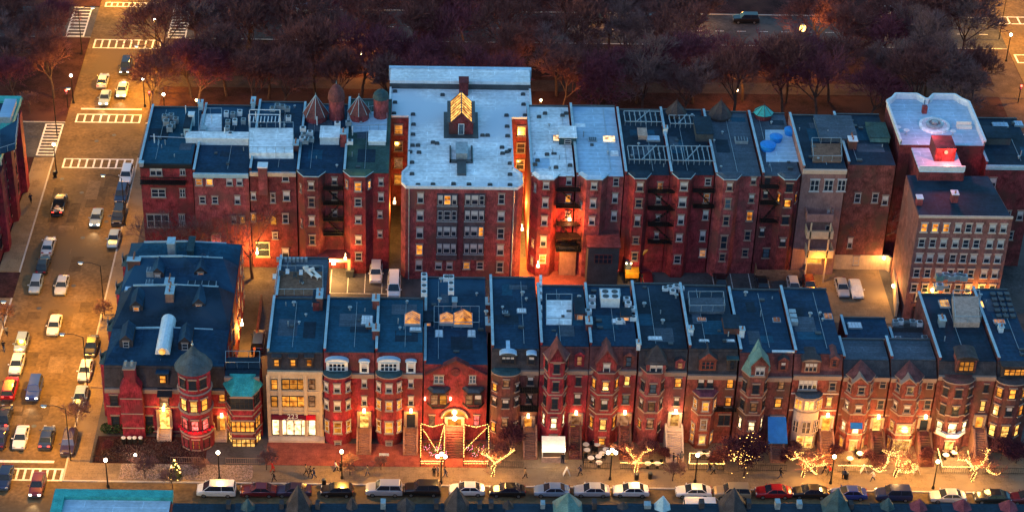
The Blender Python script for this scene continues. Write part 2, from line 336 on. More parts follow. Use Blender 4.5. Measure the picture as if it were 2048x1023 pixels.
# ---------------------------------------------------------------- building language
class Bd:
    def __init__(s, name, label, x0, x1, pyt, pyb, Y, wall, roof='roof_dark', pyc=None, mans='slate', group=None, cat='row house', Yb=None, cx=None, para=True, cornice='trim_stone', inset=.9, X=None):
        s.Y = Y; xm = s.xm = (x0+x1)/2
        s.X0, s.X1 = (W(x0, pyt, Y).x+.015, W(x1, pyt, Y).x-.015) if X is None else X
        s.wall = wall; s.mans = mans; s.inset = inset if pyc else 0
        s.Z = W(xm, pyt, Y+s.inset).z; s.Zc = W(xm, pyc, Y).z if pyc else s.Z
        s.Yb = G(xm, pyb, s.Z).y if Yb is None else Yb
        s.root = thing(name, ((s.X0+s.X1)/2, Y, 0), label, cat, group)
        b = MB(); b.box(s.X0, s.X1, Y, s.Yb, 0, s.Zc-.001 if pyc else s.Z); b.build('wall', wall, s.root)
        if pyc:
            b = MB(); i = s.inset
            v = [(s.X0, Y+.02, s.Zc), (s.X1, Y+.02, s.Zc), (s.X1, s.Yb, s.Zc), (s.X0, s.Yb, s.Zc), (s.X0, Y+i, s.Z), (s.X1, Y+i, s.Z), (s.X1, s.Yb, s.Z), (s.X0, s.Yb, s.Z)]
            b.add(v, [(0, 1, 5, 4)], 0); b.add(v, [(1, 2, 6, 5), (2, 3, 7, 6), (3, 0, 4, 7)], 1)
            b.build('mansard', [mans, wall], s.root)
        b = MB(); b.box(s.X0+.05, s.X1-.05, Y+s.inset+.02, s.Yb-.05, s.Z-.2, s.Z+.10); b.build('roof', roof, s.root)
        rq = random.Random(int(s.X0*100)); ya, yb_ = Y+s.inset+1, s.Yb-1
        if yb_-ya > 4 and s.X1-s.X0 > 3:
            for i in range(3):
                w, d = rq.uniform(1, (s.X1-s.X0)*.6), rq.uniform(1, 4); x = rq.uniform(s.X0+.4, s.X1-.4-w); y = rq.uniform(ya, max(ya+.1, yb_-d)); b = MB(); b.box(x, x+w, y, min(y+d, yb_+.5), s.Z+.09, s.Z+.108+.006*i); b.build('roof_patch', ('roof_white', 'roof_blue')[(i+int(s.X0)) % 2] if roof in ('roof_white', 'roof_blue') else ('roof_black', 'roof_grey', 'roof_teal')[(i+int(s.X0)) % 3], s.root)
            for i in range(rq.randint(3, 6)):
                x, y = rq.uniform(s.X0+.7, s.X1-.7), rq.uniform(ya, yb_); b = MB(); k = rq.randrange(3)
                if k == 0: b.tube((x, y, s.Z+.05), (x, y, s.Z+rq.uniform(.5, 1.1)), .08, n=6)
                elif k == 1: b.cbox(x, y, s.Z+.05, rq.uniform(.4, .8), rq.uniform(.3, .6), rq.uniform(.2, .4))
                else: b.lathe(x, y, [(.1, s.Z+.05), (.1, s.Z+.4), (.22, s.Z+.45), (.2, s.Z+.56), (.03, s.Z+.62)], 8)
                b.build('roof_vent', ('metal_grey', 'metal_dark', 'metal_grey')[k], s.root)
            b = MB(); x = rq.uniform(s.X0+1, s.X1-1); b.tube((x, ya, s.Z+.2), (x, yb_, s.Z+.2), .035, n=4); b.build('conduit', 'metal_grey', s.root)
        if para:
            b = MB(); y0 = Y+s.inset+.1; b.box(s.X0-.02, s.X0+.26, y0, s.Yb, s.Z+.0, s.Z+.55); b.box(s.X0-.05, s.X0+.30, y0-.03, s.Yb+.03, s.Z+.55, s.Z+.63, 1); b.build('party_wall', [wall, 'trim_blue'], s.root)
            b = MB(); b.box(s.X0+.3, s.X1, s.Yb-.25, s.Yb, s.Z+.1, s.Z+.3); b.build('parapet', 'metal_dark', s.root)
        if cornice: b = MB(); b.box(s.X0, s.X1, Y-.35, Y+.0, s.Zc-.35, s.Zc+.06); b.box(s.X0, s.X1, Y-.2, Y, s.Zc-.7, s.Zc-.35); b.build('cornice', cornice, s.root)
        s.bays = []
    def poly(s, xa, xb, kind, p, e=0.):
        xm, hw, Y = (xa+xb)/2, (xb-xa)/2+e, s.Y+.04
        if kind == 'tri': q = [(xm-hw, 0), (xm-hw*.52, -p-e), (xm+hw*.52, -p-e), (xm+hw, 0)]
        elif kind == 'rect': q = [(xm-hw, 0), (xm-hw, -p-e), (xm+hw, -p-e), (xm+hw, 0)]
        else: q = [(xm-hw*math.cos(math.pi*i/10), -(p+e)*math.sin(math.pi*i/10)**.8) for i in range(11)]
        return [(x, Y+y) for x, y in q]
    def bay(s, x0, x1, pyt, kind='tri', p=1.1, z0=0., m=None, roof='roof_dark', peak=None, trim='trim_stone', bands=(), bm=None, bpy=None):
        Y = s.Y; xa, xb = W(x0, pyt, Y).x, W(x1, pyt, Y).x; z = W((x0+x1)/2, pyt, Y-p).z
        zz0 = z0 if bpy is None else W((x0+x1)/2, bpy, Y-p).z
        b = MB(); b.prism(s.poly(xa, xb, kind, p), zz0, z); b.build('bay', m or s.wall, s.root)
        for e, za, zb in [(.16, z, z+.16)]+[(.07, W((x0+x1)/2, q, Y-p).z, W((x0+x1)/2, q, Y-p).z+.2) for q in bands]+([(.12, zz0-.25, zz0)] if bpy is not None else []):
            b = MB(); b.prism(s.poly(xa, xb, kind, p, e), za, zb); b.build('bay_trim', trim, s.root)
        top = s.poly(xa, xb, kind, p, .12); xm = (xa+xb)/2
        b = MB()
        if peak:
            ya = Y+.9; zp = W(peak[0], peak[1], ya).z; xp = W(peak[0], peak[1], ya).x
            n = len(top); b.add([(x, y, z+.16) for x, y in top]+[(xp, ya, zp)], [(i, i+1, n) for i in range(n-1)]+[(n-1, 0, n)])
        else: b.prism(top, z+.16, z+.45, ins=[(xm+(x-xm)*.8, Y+.04+(y-Y-.04)*.6) for x, y in top])
        b.build('bay_roof', roof, s.root)
        s.bays.append((xa, xb, kind, p, z, xm)); return s
    def facets(s, bay):
        xa, xb, kind, p, z, xm = bay; Y = s.Y; hw = (xb-xa)/2
        if kind == 'tri':
            x1, y1, x2, y2 = xm-hw, 0, xm-hw*.52, -p; n = Vector((y2-y1, x1-x2)).normalized(); L = Vector(((x1+x2)/2, (y1+y2)/2))+n*.02
            a = -math.atan2(-n.x, -n.y); return L, a
        if kind == 'rect': return Vector((xm-hw-.01, -p/2)), -math.pi/2
        t = math.pi*.225; x, y = xm-hw*math.cos(t), -p*math.sin(t)**.8; return Vector((x-.05, y-.06)), -R(38)
    def wins(s, spec, fr='trim_white', sill='trim_stone', name='window', div=1, h0=None):
        Y = s.Y
        for it in spec.split():
            q = it.split(','); px, py, w, h = map(float, q[:4]); k = q[4][0]; f = q[4][1:]
            bay = None
            if f: X = W(px, py, Y-1).x; bay = min(s.bays, key=lambda t: abs(t[5]-X))
            Yp = Y-bay[3] if bay and f in 'C' else Y
            if bay and f == 'S': Yp = Y-bay[3]*.5
            P = W(px, py, Yp); hh = W(px, py-h/2, Yp).z-W(px, py+h/2, Yp).z; ww = abs(W(px+w/2, py, Yp).x-W(px-w/2, py, Yp).x)
            if not f: win(s.root, (P.x, Y-.005, P.z), ww, hh, k, 0, fr, sill, name, div)
            elif f == 'C': win(s.root, (bay[5] if bay[2] != 'rect' else P.x, Y-bay[3]+.04-.005, P.z), ww, hh, k, 0, fr, sill, name, div)
            else:
                L, a = s.facets(bay); z = W(px, py, Y-bay[3]).z if f == 'S' else P.z
                if f in 'SL': win(s.root, (L.x, Y+L.y+.02, z), ww, hh, k, a, fr, sill, name, div)
                if f in 'SR': win(s.root, (2*bay[5]-L.x, Y+L.y+.02, z), ww, hh, k, -a, fr, sill, name, div)
        return s
    def door(s, px, py, w, h, k='d', fr='trim_stone', p=0., st=None, stm='stone_brown', light=None):
        Yp = s.Y-p; P = W(px, py, Yp); hh = W(px, py-h/2, Yp).z-W(px, py+h/2, Yp).z; ww = W(px+w/2, py, Yp).x-W(px-w/2, py, Yp).x
        o = win(s.root, (P.x, Yp-.01, P.z), ww, hh, k, 0, fr, None, 'door'); z0 = P.z-hh/2
        b = MB(); b.box(P.x-ww/2-.3, P.x+ww/2+.3, Yp-.3, Yp-.01, P.z+hh/2+.02, P.z+hh/2+.35); b.box(P.x-ww/2-.3, P.x-ww/2-.03, Yp-.22, Yp-.01, z0, P.z+hh/2+.02); b.box(P.x+ww/2+.03, P.x+ww/2+.3, Yp-.22, Yp-.01, z0, P.z+hh/2+.02); b.build('door_surround', fr, s.root)
        if st:
            xa, xb = W(st[0], py, Yp).x, W(st[1], py, Yp).x; n = max(2, int(z0/.2)); run = st[2]/n if len(st) > 2 else .3
            b = MB()
            for i in range(n): b.box(xa+.25, xb-.25, Yp-.9-run*(n-i), Yp-.02, i*z0/n, (i+1)*z0/n)
            b.build('steps', stm, s.root)
            for x in (xa, xb-.25):
                b = MB(); L = .9+run*n
                b.add([(x, Yp-.02, 0), (x+.25, Yp-.02, 0), (x+.25, Yp-L, 0), (x, Yp-L, 0), (x, Yp-.02, z0+.5), (x+.25, Yp-.02, z0+.5), (x+.25, Yp-.9, z0+.5), (x, Yp-.9, z0+.5), (x, Yp-L, .6), (x+.25, Yp-L, .6)],
                      [(0, 1, 5, 4), (4, 5, 6, 7), (7, 6, 9, 8), (8, 9, 2, 3), (1, 2, 9, 6, 5), (0, 4, 7, 8, 3)]); b.build('step_wall', stm, s.root)
        if light:
            b = MB(); b.box(P.x-.14, P.x+.14, Yp-.6, Yp-.3, P.z+hh/2+.4, P.z+hh/2+.9); b.build('door_lamp', 'globe_warm', s.root)
            point_light((P.x, Yp-.75, P.z+hh/2+.35), light[0]*.42, light[1] if len(light) > 1 else WARM, .2, s.root)
        return s
    def dormer(s, px, py, w, h, k='d', style='gable', fr='trim_white', roof='slate', cheek=None, div=1, depth=2.2, yo=.1, wm=1., peak=None, sill=None):
        Yp = s.Y+yo; P = W(px, py, Yp); hh = W(px, py-h/2, Yp).z-W(px, py+h/2, Yp).z; ww = W(px+w/2, py, Yp).x-W(px-w/2, py, Yp).x
        hw = ww/2+.3*wm; zt = P.z+hh/2+.25; zb = P.z-hh/2-.25
        b = MB(); b.box(P.x-hw, P.x+hw, Yp, Yp+depth, zb, zt, 0)
        e = hw+.15; y0 = Yp-.2; y1 = Yp+depth+.4
        if style == 'gable':
            ph = W(px, peak, Yp).z-zt if peak else hw*.9
            v = [(P.x-e, y0, zt), (P.x+e, y0, zt), (P.x, y0, zt+ph), (P.x-e, y1, zt), (P.x+e, y1, zt), (P.x, y1, zt+ph)]
            b.add(v, [(0, 1, 2)], 0); b.add(v, [(0, 2, 5, 3), (2, 1, 4, 5), (0, 3, 4, 1)], 1)
        elif style == 'arch':
            n = 8; f = []
            for i in range(n+1): t = math.pi*i/n; f.append((P.x-e*math.cos(t), zt+math.sin(t)*e*.38))
            b.add([(x, y0, z) for x, z in f]+[(x, y1, z) for x, z in f], [(i, i+1, n+2+i, n+1+i) for i in range(n)]+[tuple(range(n, -1, -1))], 1)
            b.add([(x, y0-.03, z-.12) for x, z in f[1:-1]], [tuple(range(len(f)-3, -1, -1))], 2)
        else: b.box(P.x-e, P.x+e, y0, y1, zt, zt+.18, 1)
        b.build('dormer', [cheek or s.mans, roof, fr], s.root)
        win(s.root, (P.x, Yp-.005, P.z), ww, hh, k, 0, fr, sill, 'window', div); return s
    def gable(s, x0, x1, pyb, pk, y0, y1, m, roof='slate_red', oc=False):   # pediment with a ridge running back
        xa, xb, zb = W(x0, pyb, y0).x, W(x1, pyb, y0).x, W((x0+x1)/2, pyb, y0).z; zt = W((x0+x1)/2, pk, y0).z; xm = (xa+xb)/2
        v = [(xa, y0, zb), (xb, y0, zb), (xm, y0, zt), (xa, y1, zb), (xb, y1, zb), (xm, y1, zt)]
        b = MB(); b.add(v, [(0, 1, 2), (4, 3, 5), (0, 3, 4, 1)]); b.build('gable', m, s.root)
        u = .22; b = MB()
        for sg, x in ((-1, xa), (1, xb)):
            b.add([(x+sg*u, y0-u, zb-.1), (xm, y0-u, zt+.12), (xm, y1, zt+.12), (x+sg*u, y1, zb-.1), (x+sg*u, y0-u, zb+.1), (xm, y0-u, zt+.34), (xm, y1, zt+.34), (x+sg*u, y1, zb+.1)],
                  [(0, 1, 5, 4), (4, 5, 6, 7), (0, 4, 7, 3), (3, 2, 1, 0)] if sg > 0 else [(4, 5, 1, 0), (7, 6, 5, 4), (3, 7, 4, 0), (0, 1, 2, 3)])
        b.build('gable_roof', roof, s.root); return s
    def band(s, *pys, m='trim_stone', p=.07, h=.2):
        b = MB()
        for py in pys: z = W(s.xm, py, s.Y).z; b = MB(); b.box(s.X0+.02, s.X1-.02, s.Y-p, s.Y, z, z+h); b.build('stone_band', m, s.root)
        return s
    def chimney(s, px, py, w=.7, d=1.1, h=1.6, m=None, pots=2, cap='trim_blue', zz=None):
        P = G(px, py, s.Z if zz is None else zz); b = MB(); b.cbox(P.x, P.y, P.z-.1, w, d, h); b.cbox(P.x, P.y, P.z+h-.1, w+.16, d+.16, .14, 1)
        for i in range(pots): b.tube((P.x, P.y-d*.25+i*d*.5, P.z+h), (P.x, P.y-d*.25+i*d*.5, P.z+h+.45), .13, .11, 6, 2)
        b.build('chimney', [m or s.wall, cap, 'stone_brown'], s.root); return s
    def skylight(s, px, py, w, d, m='glass_sky', h=.35, fr='metal_grey', hip=False, zz=None):   # w, d in metres
        P = G(px, py, s.Z if zz is None else zz); b = MB(); b.cbox(P.x, P.y, P.z-.05, w, d, h); o = b.build('skylight', fr, s.root)
        b = MB(); x0, x1, y0, y1, z = P.x-w/2+.1, P.x+w/2-.1, P.y-d/2+.1, P.y+d/2-.1, P.z+h-.04
        if hip:
            zt = z+w*.35; v = [(x0, y0, z), (x1, y0, z), (x1, y1, z), (x0, y1, z), (P.x, y0+.3, zt), (P.x, y1-.3, zt)]
            b.add(v, [(0, 1, 4), (1, 2, 5, 4), (2, 3, 5), (3, 0, 4, 5)])
        else: b.face([(x0, y0, z+.02), (x1, y0, z+.02), (x1, y1, z+.12), (x0, y1, z+.12)])
        b.build('glazing', m, o)
        b = MB()
        for i in range(1, 4 if w > 1.2 else 2):
            x = x0+(x1-x0)*i/(4 if w > 1.2 else 2)
            if hip:
                for (y, dz) in ((y0+(y1-y0)*j/5, 0) for j in range(1, 5)): b.tube((x0, y, z+.02), (P.x, y, zt+.03), .04, n=3); b.tube((x1, y, z+.02), (P.x, y, zt+.03), .04, n=3)
                break
            else: b.box(x-.025, x+.025, y0, y1, z+.12, z+.15)
        b.build('glazing_bar', fr, o); return s
    def deck(s, pts, m='wood_pale', name='roof_deck', rail=True, h=.25):
        P = [G(x, y, s.Z) for x, y in pts]; b = MB(); b.prism([(p.x, p.y) for p in P], s.Z+.1, s.Z+h)
        o = b.build(name, m, s.root)
        if rail:
            b = MB(); n = len(P)
            for i in range(n):
                p, q = P[i], P[(i+1) % n]; b.tube((p.x, p.y, s.Z+h+1), (q.x, q.y, s.Z+h+1), .045, n=4); k = max(1, int((q-p).length/1.2))
                for j in range(k): t = p.lerp(q, j/k); b.tube((t.x, t.y, s.Z+h), (t.x, t.y, s.Z+h+1), .035, n=4)
            b.build('railing', 'metal_grey', o)
        return s
    def block(s, x0, x1, py0, py1, h, m=None, roof='roof_black', name='bulkhead', wk=None, zz=None):   # a box on the roof, base outline by roof points
        z = s.Z if zz is None else zz; a = G(x0, py1, z); c = G(x1, py0, z); b = MB(); b.box(a.x, c.x, a.y, c.y, z-.05, z+h, 0); b.box(a.x-.08, c.x+.08, a.y-.08, c.y+.08, z+h, z+h+.12, 1); o = b.build(name, [m or s.wall, roof], s.root)
        if wk: win(s.root, ((a.x+c.x)/2, a.y-.005, z+h*.5), min(1.0, (c.x-a.x)*.6), h*.6, wk, 0, 'trim_white', None)
        return s
    def escape(s, px, pys, w=2.6, d=1.2, name='fire_escape'):   # iron balconies with ladders
        b = MB(); prev = None
        for i, py in enumerate(pys):
            P = W(px, py, s.Y-.6); x0, x1, y0, y1, z = P.x-w/2, P.x+w/2, s.Y-d, s.Y-.0, P.z
            b.box(x0, x1, y0, y1, z-.07, z)
            for zz in (z+.5, z+1.0):
                b.tube((x0, y0, zz), (x1, y0, zz), .035, n=4); b.tube((x0, y0, zz), (x0, y1, zz), .035, n=4); b.tube((x1, y0, zz), (x1, y1, zz), .035, n=4)
            k = int(w/.28)
            for j in range(k+1): x = x0+w*j/k; b.tube((x, y0, z), (x, y0, z+1), .022, n=3, cap=False)
            if prev:
                a, c = (x0+.4, x1-.4) if i % 2 else (x1-.4, x0+.4)
                for yy in (y0+.35, y0+.8): b.tube((a, yy, prev), (c, yy, z+.02), .045, n=4)
                for j in range(9): t = j/8; xx = a+(c-a)*t; zz = prev+(z-prev)*t; b.box(xx-.1, xx+.1, y0+.35, y0+.8, zz-.02, zz+.01)
            prev = z
        b.build(name, 'iron', s.root); return s
    def end(s): return s

b = None
rq = random.Random(3)
for i in range(26):
    x, y = rq.uniform(SX0+1, SX1-3), rq.uniform(0, 66); w, d = rq.uniform(.8, 2.6), rq.uniform(1, 6); bb = MB(); z = -.1175; bb.face([(x, y, z+.0001*i), (x+w, y, z+.0001*i), (x+w, y+d, z+.0001*i), (x, y+d, z+.0001*i)]); tag(bb.build('road_patch', 'asphalt_patch' if i % 3 else 'asphalt_pale'), kind='structure')
for i in range(12):
    x, y = rq.uniform(SX0+2, SX1-2), rq.uniform(-5, 110); bb = MB(); bb.lathe(x, y, [(.36, -.13), (.36, -.108)], 14); tag(bb.build('manhole_cover', 'metal_dark'), kind='structure')
# ---------------------------------------------------------------- the near row
GF = 'row houses facing the shopping street'
# corner mansion
h = Bd('corner_mansion', 'large red brick corner mansion with round conical turret and ridged blue roofs', 205, 444, 731, 508, 0.6, 'brick_crimson', 'roof_dark', pyc=776, mans='slate', group=GF, cat='mansion', para=False, X=(-42.6, -26.6), Yb=31)
Z = h.Z
def solid_roof(bd, pts_low, ridge, m, name='roof_ridge'):
    b = MB(); v = pts_low+ridge; b.add(v, [(0, 1, 5, 4), (1, 2, 5), (2, 3, 4, 5), (3, 0, 4)]); b.build(name, m, bd.root)
for k, (ya, yb) in enumerate(((2.2, 9.6), (9.8, 18.5), (18.7, 25.5), (25.7, 30.8))):   # ridged cross roofs one behind the other
    xa, xb = h.X0+.1, h.X1-.1; z1 = Z+.12; zr = Z+(1.6, 2.5, 2.6, 1.6)[k]
    b = MB(); b.add([(xa, ya, z1), (xb, ya, z1), (xb, yb, z1), (xa, yb, z1), (xa+2, yb-1.2, zr-.5), (-34.3, yb-1.6, zr), (xb-2, yb-1.2, zr-.5)],
        [(0, 1, 6, 5, 4), (1, 2, 6), (2, 3, 4, 5, 6), (3, 0, 4)]); b.build('roof_ridge', ('roof_dark', 'roof_black', 'roof_dark', 'roof_teal')[k], h.root)
    b = MB(); b.tube((xa+2, yb-1.2, zr-.44), (-34.3, yb-1.6, zr+.06), .15, n=4); b.tube((-34.3, yb-1.6, zr+.06), (xb-2, yb-1.2, zr-.44), .1, n=4); b.build('ridge_tile', 'trim_blue', h.root)
    b = MB(); b.prism([(h.X0-.95, ya+2), (h.X0+.3, ya+1.4), (h.X0+.3, ya+4.6), (h.X0-.95, ya+4)], 0, Z-1.6, 0); b.add([(h.X0-1.1, ya+1.8, Z-1.6), (h.X0+.4, ya+1.2, Z-1.6), (h.X0+.4, ya+4.8, Z-1.6), (h.X0-1.1, ya+4.2, Z-1.6), (h.X0+.6, ya+3, Z+.3)], [(0, 1, 4), (1, 2, 4), (2, 3, 4), (3, 0, 4)], 1); b.build('side_bay', ['brick_crimson', 'slate_teal'], h.root)
    for zz in (2.6, 6.0, 9.0): win(h.root, (h.X0-.96, ya+3, zz), 1., 1.7, 'ds'[k % 2], -math.pi/2)
    for yy in (ya+.3, ya+5.6):
        for zz in (2.8, 6.2): win(h.root, (h.X0-.005, yy+.4, zz), .9, 1.6, 'sd'[k % 2], -math.pi/2)
    for yy in (ya+1.4, ya+4.4):
        for zz in (2.8, 6.2, 9.0): win(h.root, (h.X1+.005, yy, zz), .9, 1.5, 'dsmd'[(k+int(zz)) % 4], math.pi/2)
b = MB()   # stepped chimney breast on the street face
P = [W(*q, 0) for q in ((237, 776), (283, 776), (270, 745), (268, 733), (250, 733), (248, 745))]
x0, x1 = W(240, 776, 0).x, W(284, 776, 0).x; zc = h.Zc; xm = (x0+x1)/2
b.box(x0, x1, -.55, .6, 0, zc)
prof = [(x0, zc), (x0+.05, zc+.9), (xm-.75, zc+2.0), (xm-.7, zc+3.9), (xm+.7, zc+3.9), (xm+.75, zc+2.0), (x1-.05, zc+.9), (x1, zc)]
n = len(prof); b.add([(x, -.55, z) for x, z in prof]+[(x, .9, z) for x, z in prof], [tuple(range(n-1, -1, -1)), tuple(range(n, 2*n))]+[(i, (i+1) % n, n+(i+1) % n, n+i) for i in range(n)])
b.box(xm-.85, xm+.85, -.65, 1., zc+3.9, zc+4.1, 1)
for dx in (-.4, .4): b.tube((xm+dx, .1, zc+4.1), (xm+dx, .1, zc+4.9), .22, .18, 8, 2)
b.build('chimney', ['brick_crimson', 'trim_stone', 'metal_grey'], h.root)
h.band(813, 862)
for py in (792, 822, 850): z = W(260, py, 0).z; b = MB(); b.box(x0-.04, x1+.04, -.62, -.56, z, z+.16); b.build('stone_band', 'trim_stone', h.root)
h.wins('228,799,16,20,d 231,840,16,20,d 298,840,16,20,d 328.6,803,18,18,m 444,794,12,14,l', fr='trim_black')
h.door(329.5, 838, 22, 36, 'y', st=(315, 344), stm='stone_pale', light=(260,)); h.dormer(325.7, 757, 13, 16, 'l', 'flat', 'trim_black', 'roof_dark')
h.door(445, 846, 12, 26, 'l', st=(428, 455), stm='stone_pale', light=(110,))
b = MB(); P = W(328.6, 790, -.5); b.add([(P.x-1, .6, P.z+.5), (P.x+1, .6, P.z+.5), (P.x+1, -.6, P.z-.2), (P.x-1, -.6, P.z-.2)], [(0, 1, 2, 3)]); b.build('awning', 'cloth_black', h.root)
# barrel skylight
P = W(324, 716, 2); b = MB(); n = 8; x = P.x; za = Z+1.1
f = [(x+1.0*math.cos(math.pi*i/n), za+1.1*math.sin(math.pi*i/n)) for i in range(n+1)]
b.add([(a, 2.6, z) for a, z in f]+[(a, 10.4, z) for a, z in f], [(i+1, i, n+1+i, n+2+i) for i in range(n)]+[tuple(range(n+1))]+[tuple(range(2*n+1, n, -1))]); b.build('skylight', 'metal_white', h.root)
b = MB(); b.lathe(x, 0, [(.45, 0), (.45, .1)], 12); o = b.build('round_window', 'lit_yellow'); o.data.transform(Matrix.Translation((0, 0, 0))); o.parent = h.root; o.rotation_euler = (R(90), 0, 0); o.location = Vector((0, 2.58, za+.5))-Vector(h.root['_o'])
for v in o.data.vertices: pass
# turret
TX = W(390, 780, -1.2).x; TY = -1.1; TR = 2.15
def ringz(py): return W(390, py, TY-TR).z
b = MB(); b.lathe(TX, TY, [(TR+.1, 0), (TR+.1, ringz(872)), (TR, ringz(872)+.05), (TR, ringz(752))], 20); b.build('turret', 'brick_crimson', h.root)
b = MB()
for q in (872, 828, 790, 750): z = ringz(q); b = MB(); b.lathe(TX, TY, [(TR+.08, z-.1), (TR+.22, z), (TR+.08, z+.12)], 20); b.build('turret_band', 'trim_stone', h.root)
za = ringz(750)+.1; b = MB(); zt = W(385, 690, TY).z; b.lathe(TX, TY, [(TR+.38, za), (TR*.93, za+.8), (TR*.5, za+(zt-za)*.55), (.06, zt)], 24); b.build('turret_roof', 'slate_steel', h.root)
b = MB(); b.tube((TX, TY, zt-.1), (TX, TY, zt+.8), .07, .03); b.ball((TX, TY, zt+.2), .18); b.build('finial', 'metal_grey', h.root)
for py, hh, ks in ((769, 1.5, 'ddd'), (812, 1.9, 'yyl'), (850, 1.7, 'rrr'), (888, 1.6, 'llm')):
    for a, k in zip((-38, 0, 38), ks): t = R(a); z = W(390, py, TY-TR).z; win(h.root, (TX+TR*math.sin(t), TY-TR*math.cos(t)-.01, z), 1.0, hh, k, t, 'trim_black', 'trim_stone')
b = MB(); z = ringz(838)
for i in range(9):
    a = R(-64+i*16); b.cbox(TX+(TR+.25)*math.sin(a), TY-(TR+.25)*math.cos(a), ringz(862)-.1, .5, .3, .3)
b.build('flower_box', 'canvas_red', h.root); point_light((TX, TY-TR-1.2, ringz(868)), 45, (1, .1, .1), .3, h.root)
h.chimney(340, 580, 1.2, 1.6, 1.6, 'stone_brown', 3); h.skylight(302, 560, 1., 1.2, h=1.9); h.skylight(300, 580, 1., 1.2, h=1.5); h.skylight(345, 548, 2.2, 1.4, h=1.4); h.skylight(405, 585, 4, 1.4, 'roof_black', 1.6); h.skylight(268, 590, 2.4, .9, 'roof_blue', 1.2); h.chimney(342, 612, 1.1, 1.8, 2.8, 'stone_brown', 3); h.chimney(270, 545, 1.8, .9, 2.4, 'brick_brown', 4); h.chimney(345, 520, 1., 1.6, 3.4, 'metal_grey', 0); h.chimney(410, 530, .8, 1.2, 1.2, 'brick_brown')
for dx, yy in ((2.6, 6.5), (10.5, 6.2), (3.0, 14.5), (11.5, 15.2), (5, 22.6), (11, 23)):
    b = MB(); x = h.X0+dx; v = [(x-.9, yy-1.6, Z+.1), (x+.9, yy-1.6, Z+.1), (x+.9, yy-1.6, Z+1.6), (x, yy-1.6, Z+2.5), (x-.9, yy-1.6, Z+1.6), (x-.9, yy+2, Z+.1), (x+.9, yy+2, Z+.1), (x+.9, yy+2, Z+1.6), (x, yy+2, Z+2.5), (x-.9, yy+2, Z+1.6)]
    b.add(v, [(0, 1, 2, 3, 4), (1, 6, 7, 2), (5, 0, 4, 9)], 0); b.add(v, [(2, 7, 8, 3), (3, 8, 9, 4)], 1); b.build('dormer', ['slate', 'roof_dark'], h.root); win(h.root, (x, yy-1.61, Z+1.0), .8, 1.0, 'dsdl'[int(dx) % 4])
h.block(375, 392, 492, 520, 1.6, 'slate_teal', 'slate_teal')
# copper-roofed annex
h = Bd('copper_bay_house', 'narrow red brick house with green copper bay roof right of the corner mansion', 449, 524, 752, 716, 0.4, 'brick_crimson', 'roof_black', group=GF, X=(-26.55, -21.9), para=False)
h.bay(451, 523, 792, 'tri', 2.4, roof='roof_black', bands=(832, 868))
a, c, _, p, z, xm = h.bays[0]; lo = h.poly(a, c, 'tri', 2.4, .3); zt = h.Z+.25
b = MB(); up = [(xm+(x-xm)*.62, .4+.3+(y-.44)*.28) for x, y in lo]; n = 4
b.add([(x, y, z+.2) for x, y in lo]+[(x, y, zt) for x, y in up], [(i, i+1, n+i+1, n+i) for i in range(3)]+[(4, 5, 6, 7)])
for i in range(3):
    for j in range(1, 6):
        t = j/6; A = Vector((*lo[i], z+.24)).lerp(Vector((*lo[i+1], z+.24)), t); B = Vector((*up[i], zt+.04)).lerp(Vector((*up[i+1], zt+.04)), t); b.tube(A, B, .05, n=3)
b.build('copper_roof', 'copper_green', h.root)
for py, k, hh in ((806, 'd', 22), (852, 'l', 21), (885, 'y', 18)):
    h.wins(f'485,{py},46,{hh},{k}C', 'trim_black', 'trim_stone', div=5); h.wins(f'485,{py},20,{hh},{k}S', 'trim_black', 'trim_stone', div=2)
h.deck([(452, 716), (520, 716), (520, 738), (452, 738)], 'roof_black')
# tan commercial building
h = Bd('tan_shop_building', 'tan stone building with lit wide windows, dormers and a shop window numbered 223', 533, 645, 704, 597, 0, 'stucco_tan', 'roof_teal', pyc=740, mans='slate', group=GF, cat='shop building', cornice='stucco_tan')
for x in (553, 586, 618.5): h.dormer(x, 724, 11, 13, 'l', 'flat', 'trim_black', 'slate', depth=1.2, wm=.5)
for py in (767, 801):
    h.wins(f'548.8,{py},13,21,l 624,{py},13,21,m', 'trim_black', None); h.wins(f'587,{py},47,21,l', 'trim_black', None, div=3)
h.band(782, 822, m='stucco_tan', p=.15); h.band(748, m='stucco_tan', p=.12)
b = MB()
for x in (537, 560, 611, 641): q = W(x, 790, 0); b.box(q.x-.22, q.x+.22, -.18, 0, 0, h.Zc-.7)
b.build('pilaster', 'stucco_tan', h.root)
a, c = W(543.8, 846, 0), W(632, 846, 0); zt, zb = W(588, 827, 0).z, W(588, 868, 0).z
win(h.root, ((a.x+c.x)/2, -.02, (zt+zb)/2-.35), c.x-a.x, zt-zb-.7, 'w', 0, 'trim_black', None, 'shop_window', 6)
b = MB(); b.box(a.x, c.x-1.3, -.28, -.03, zt-.8, zt); o = b.build('shop_sign', 'canvas_maroon', h.root)
b = MB(); b.box(c.x-1.28, c.x, -.29, -.03, zt-.8, zt); b.build('shop_awning', 'canvas_red', h.root)
def text(body, p, size, m, parent, rz=0, name='lettering'):
    cu = bpy.data.curves.new(name, 'FONT'); cu.body = body; cu.size = size; cu.align_x = 'CENTER'; cu.extrude = .02; cu.materials.append(M[m])
    tmp = bpy.data.objects.new('tmp', cu); C.objects.link(tmp); me = bpy.data.meshes.new_from_object(tmp.evaluated_get(bpy.context.evaluated_depsgraph_get())); bpy.data.objects.remove(tmp); o = bpy.data.objects.new(name, me); C.objects.link(o); o.parent = parent; o.rotation_euler = (R(90), 0, rz); o.location = Vector(p)-Vector(parent['_o']); return o
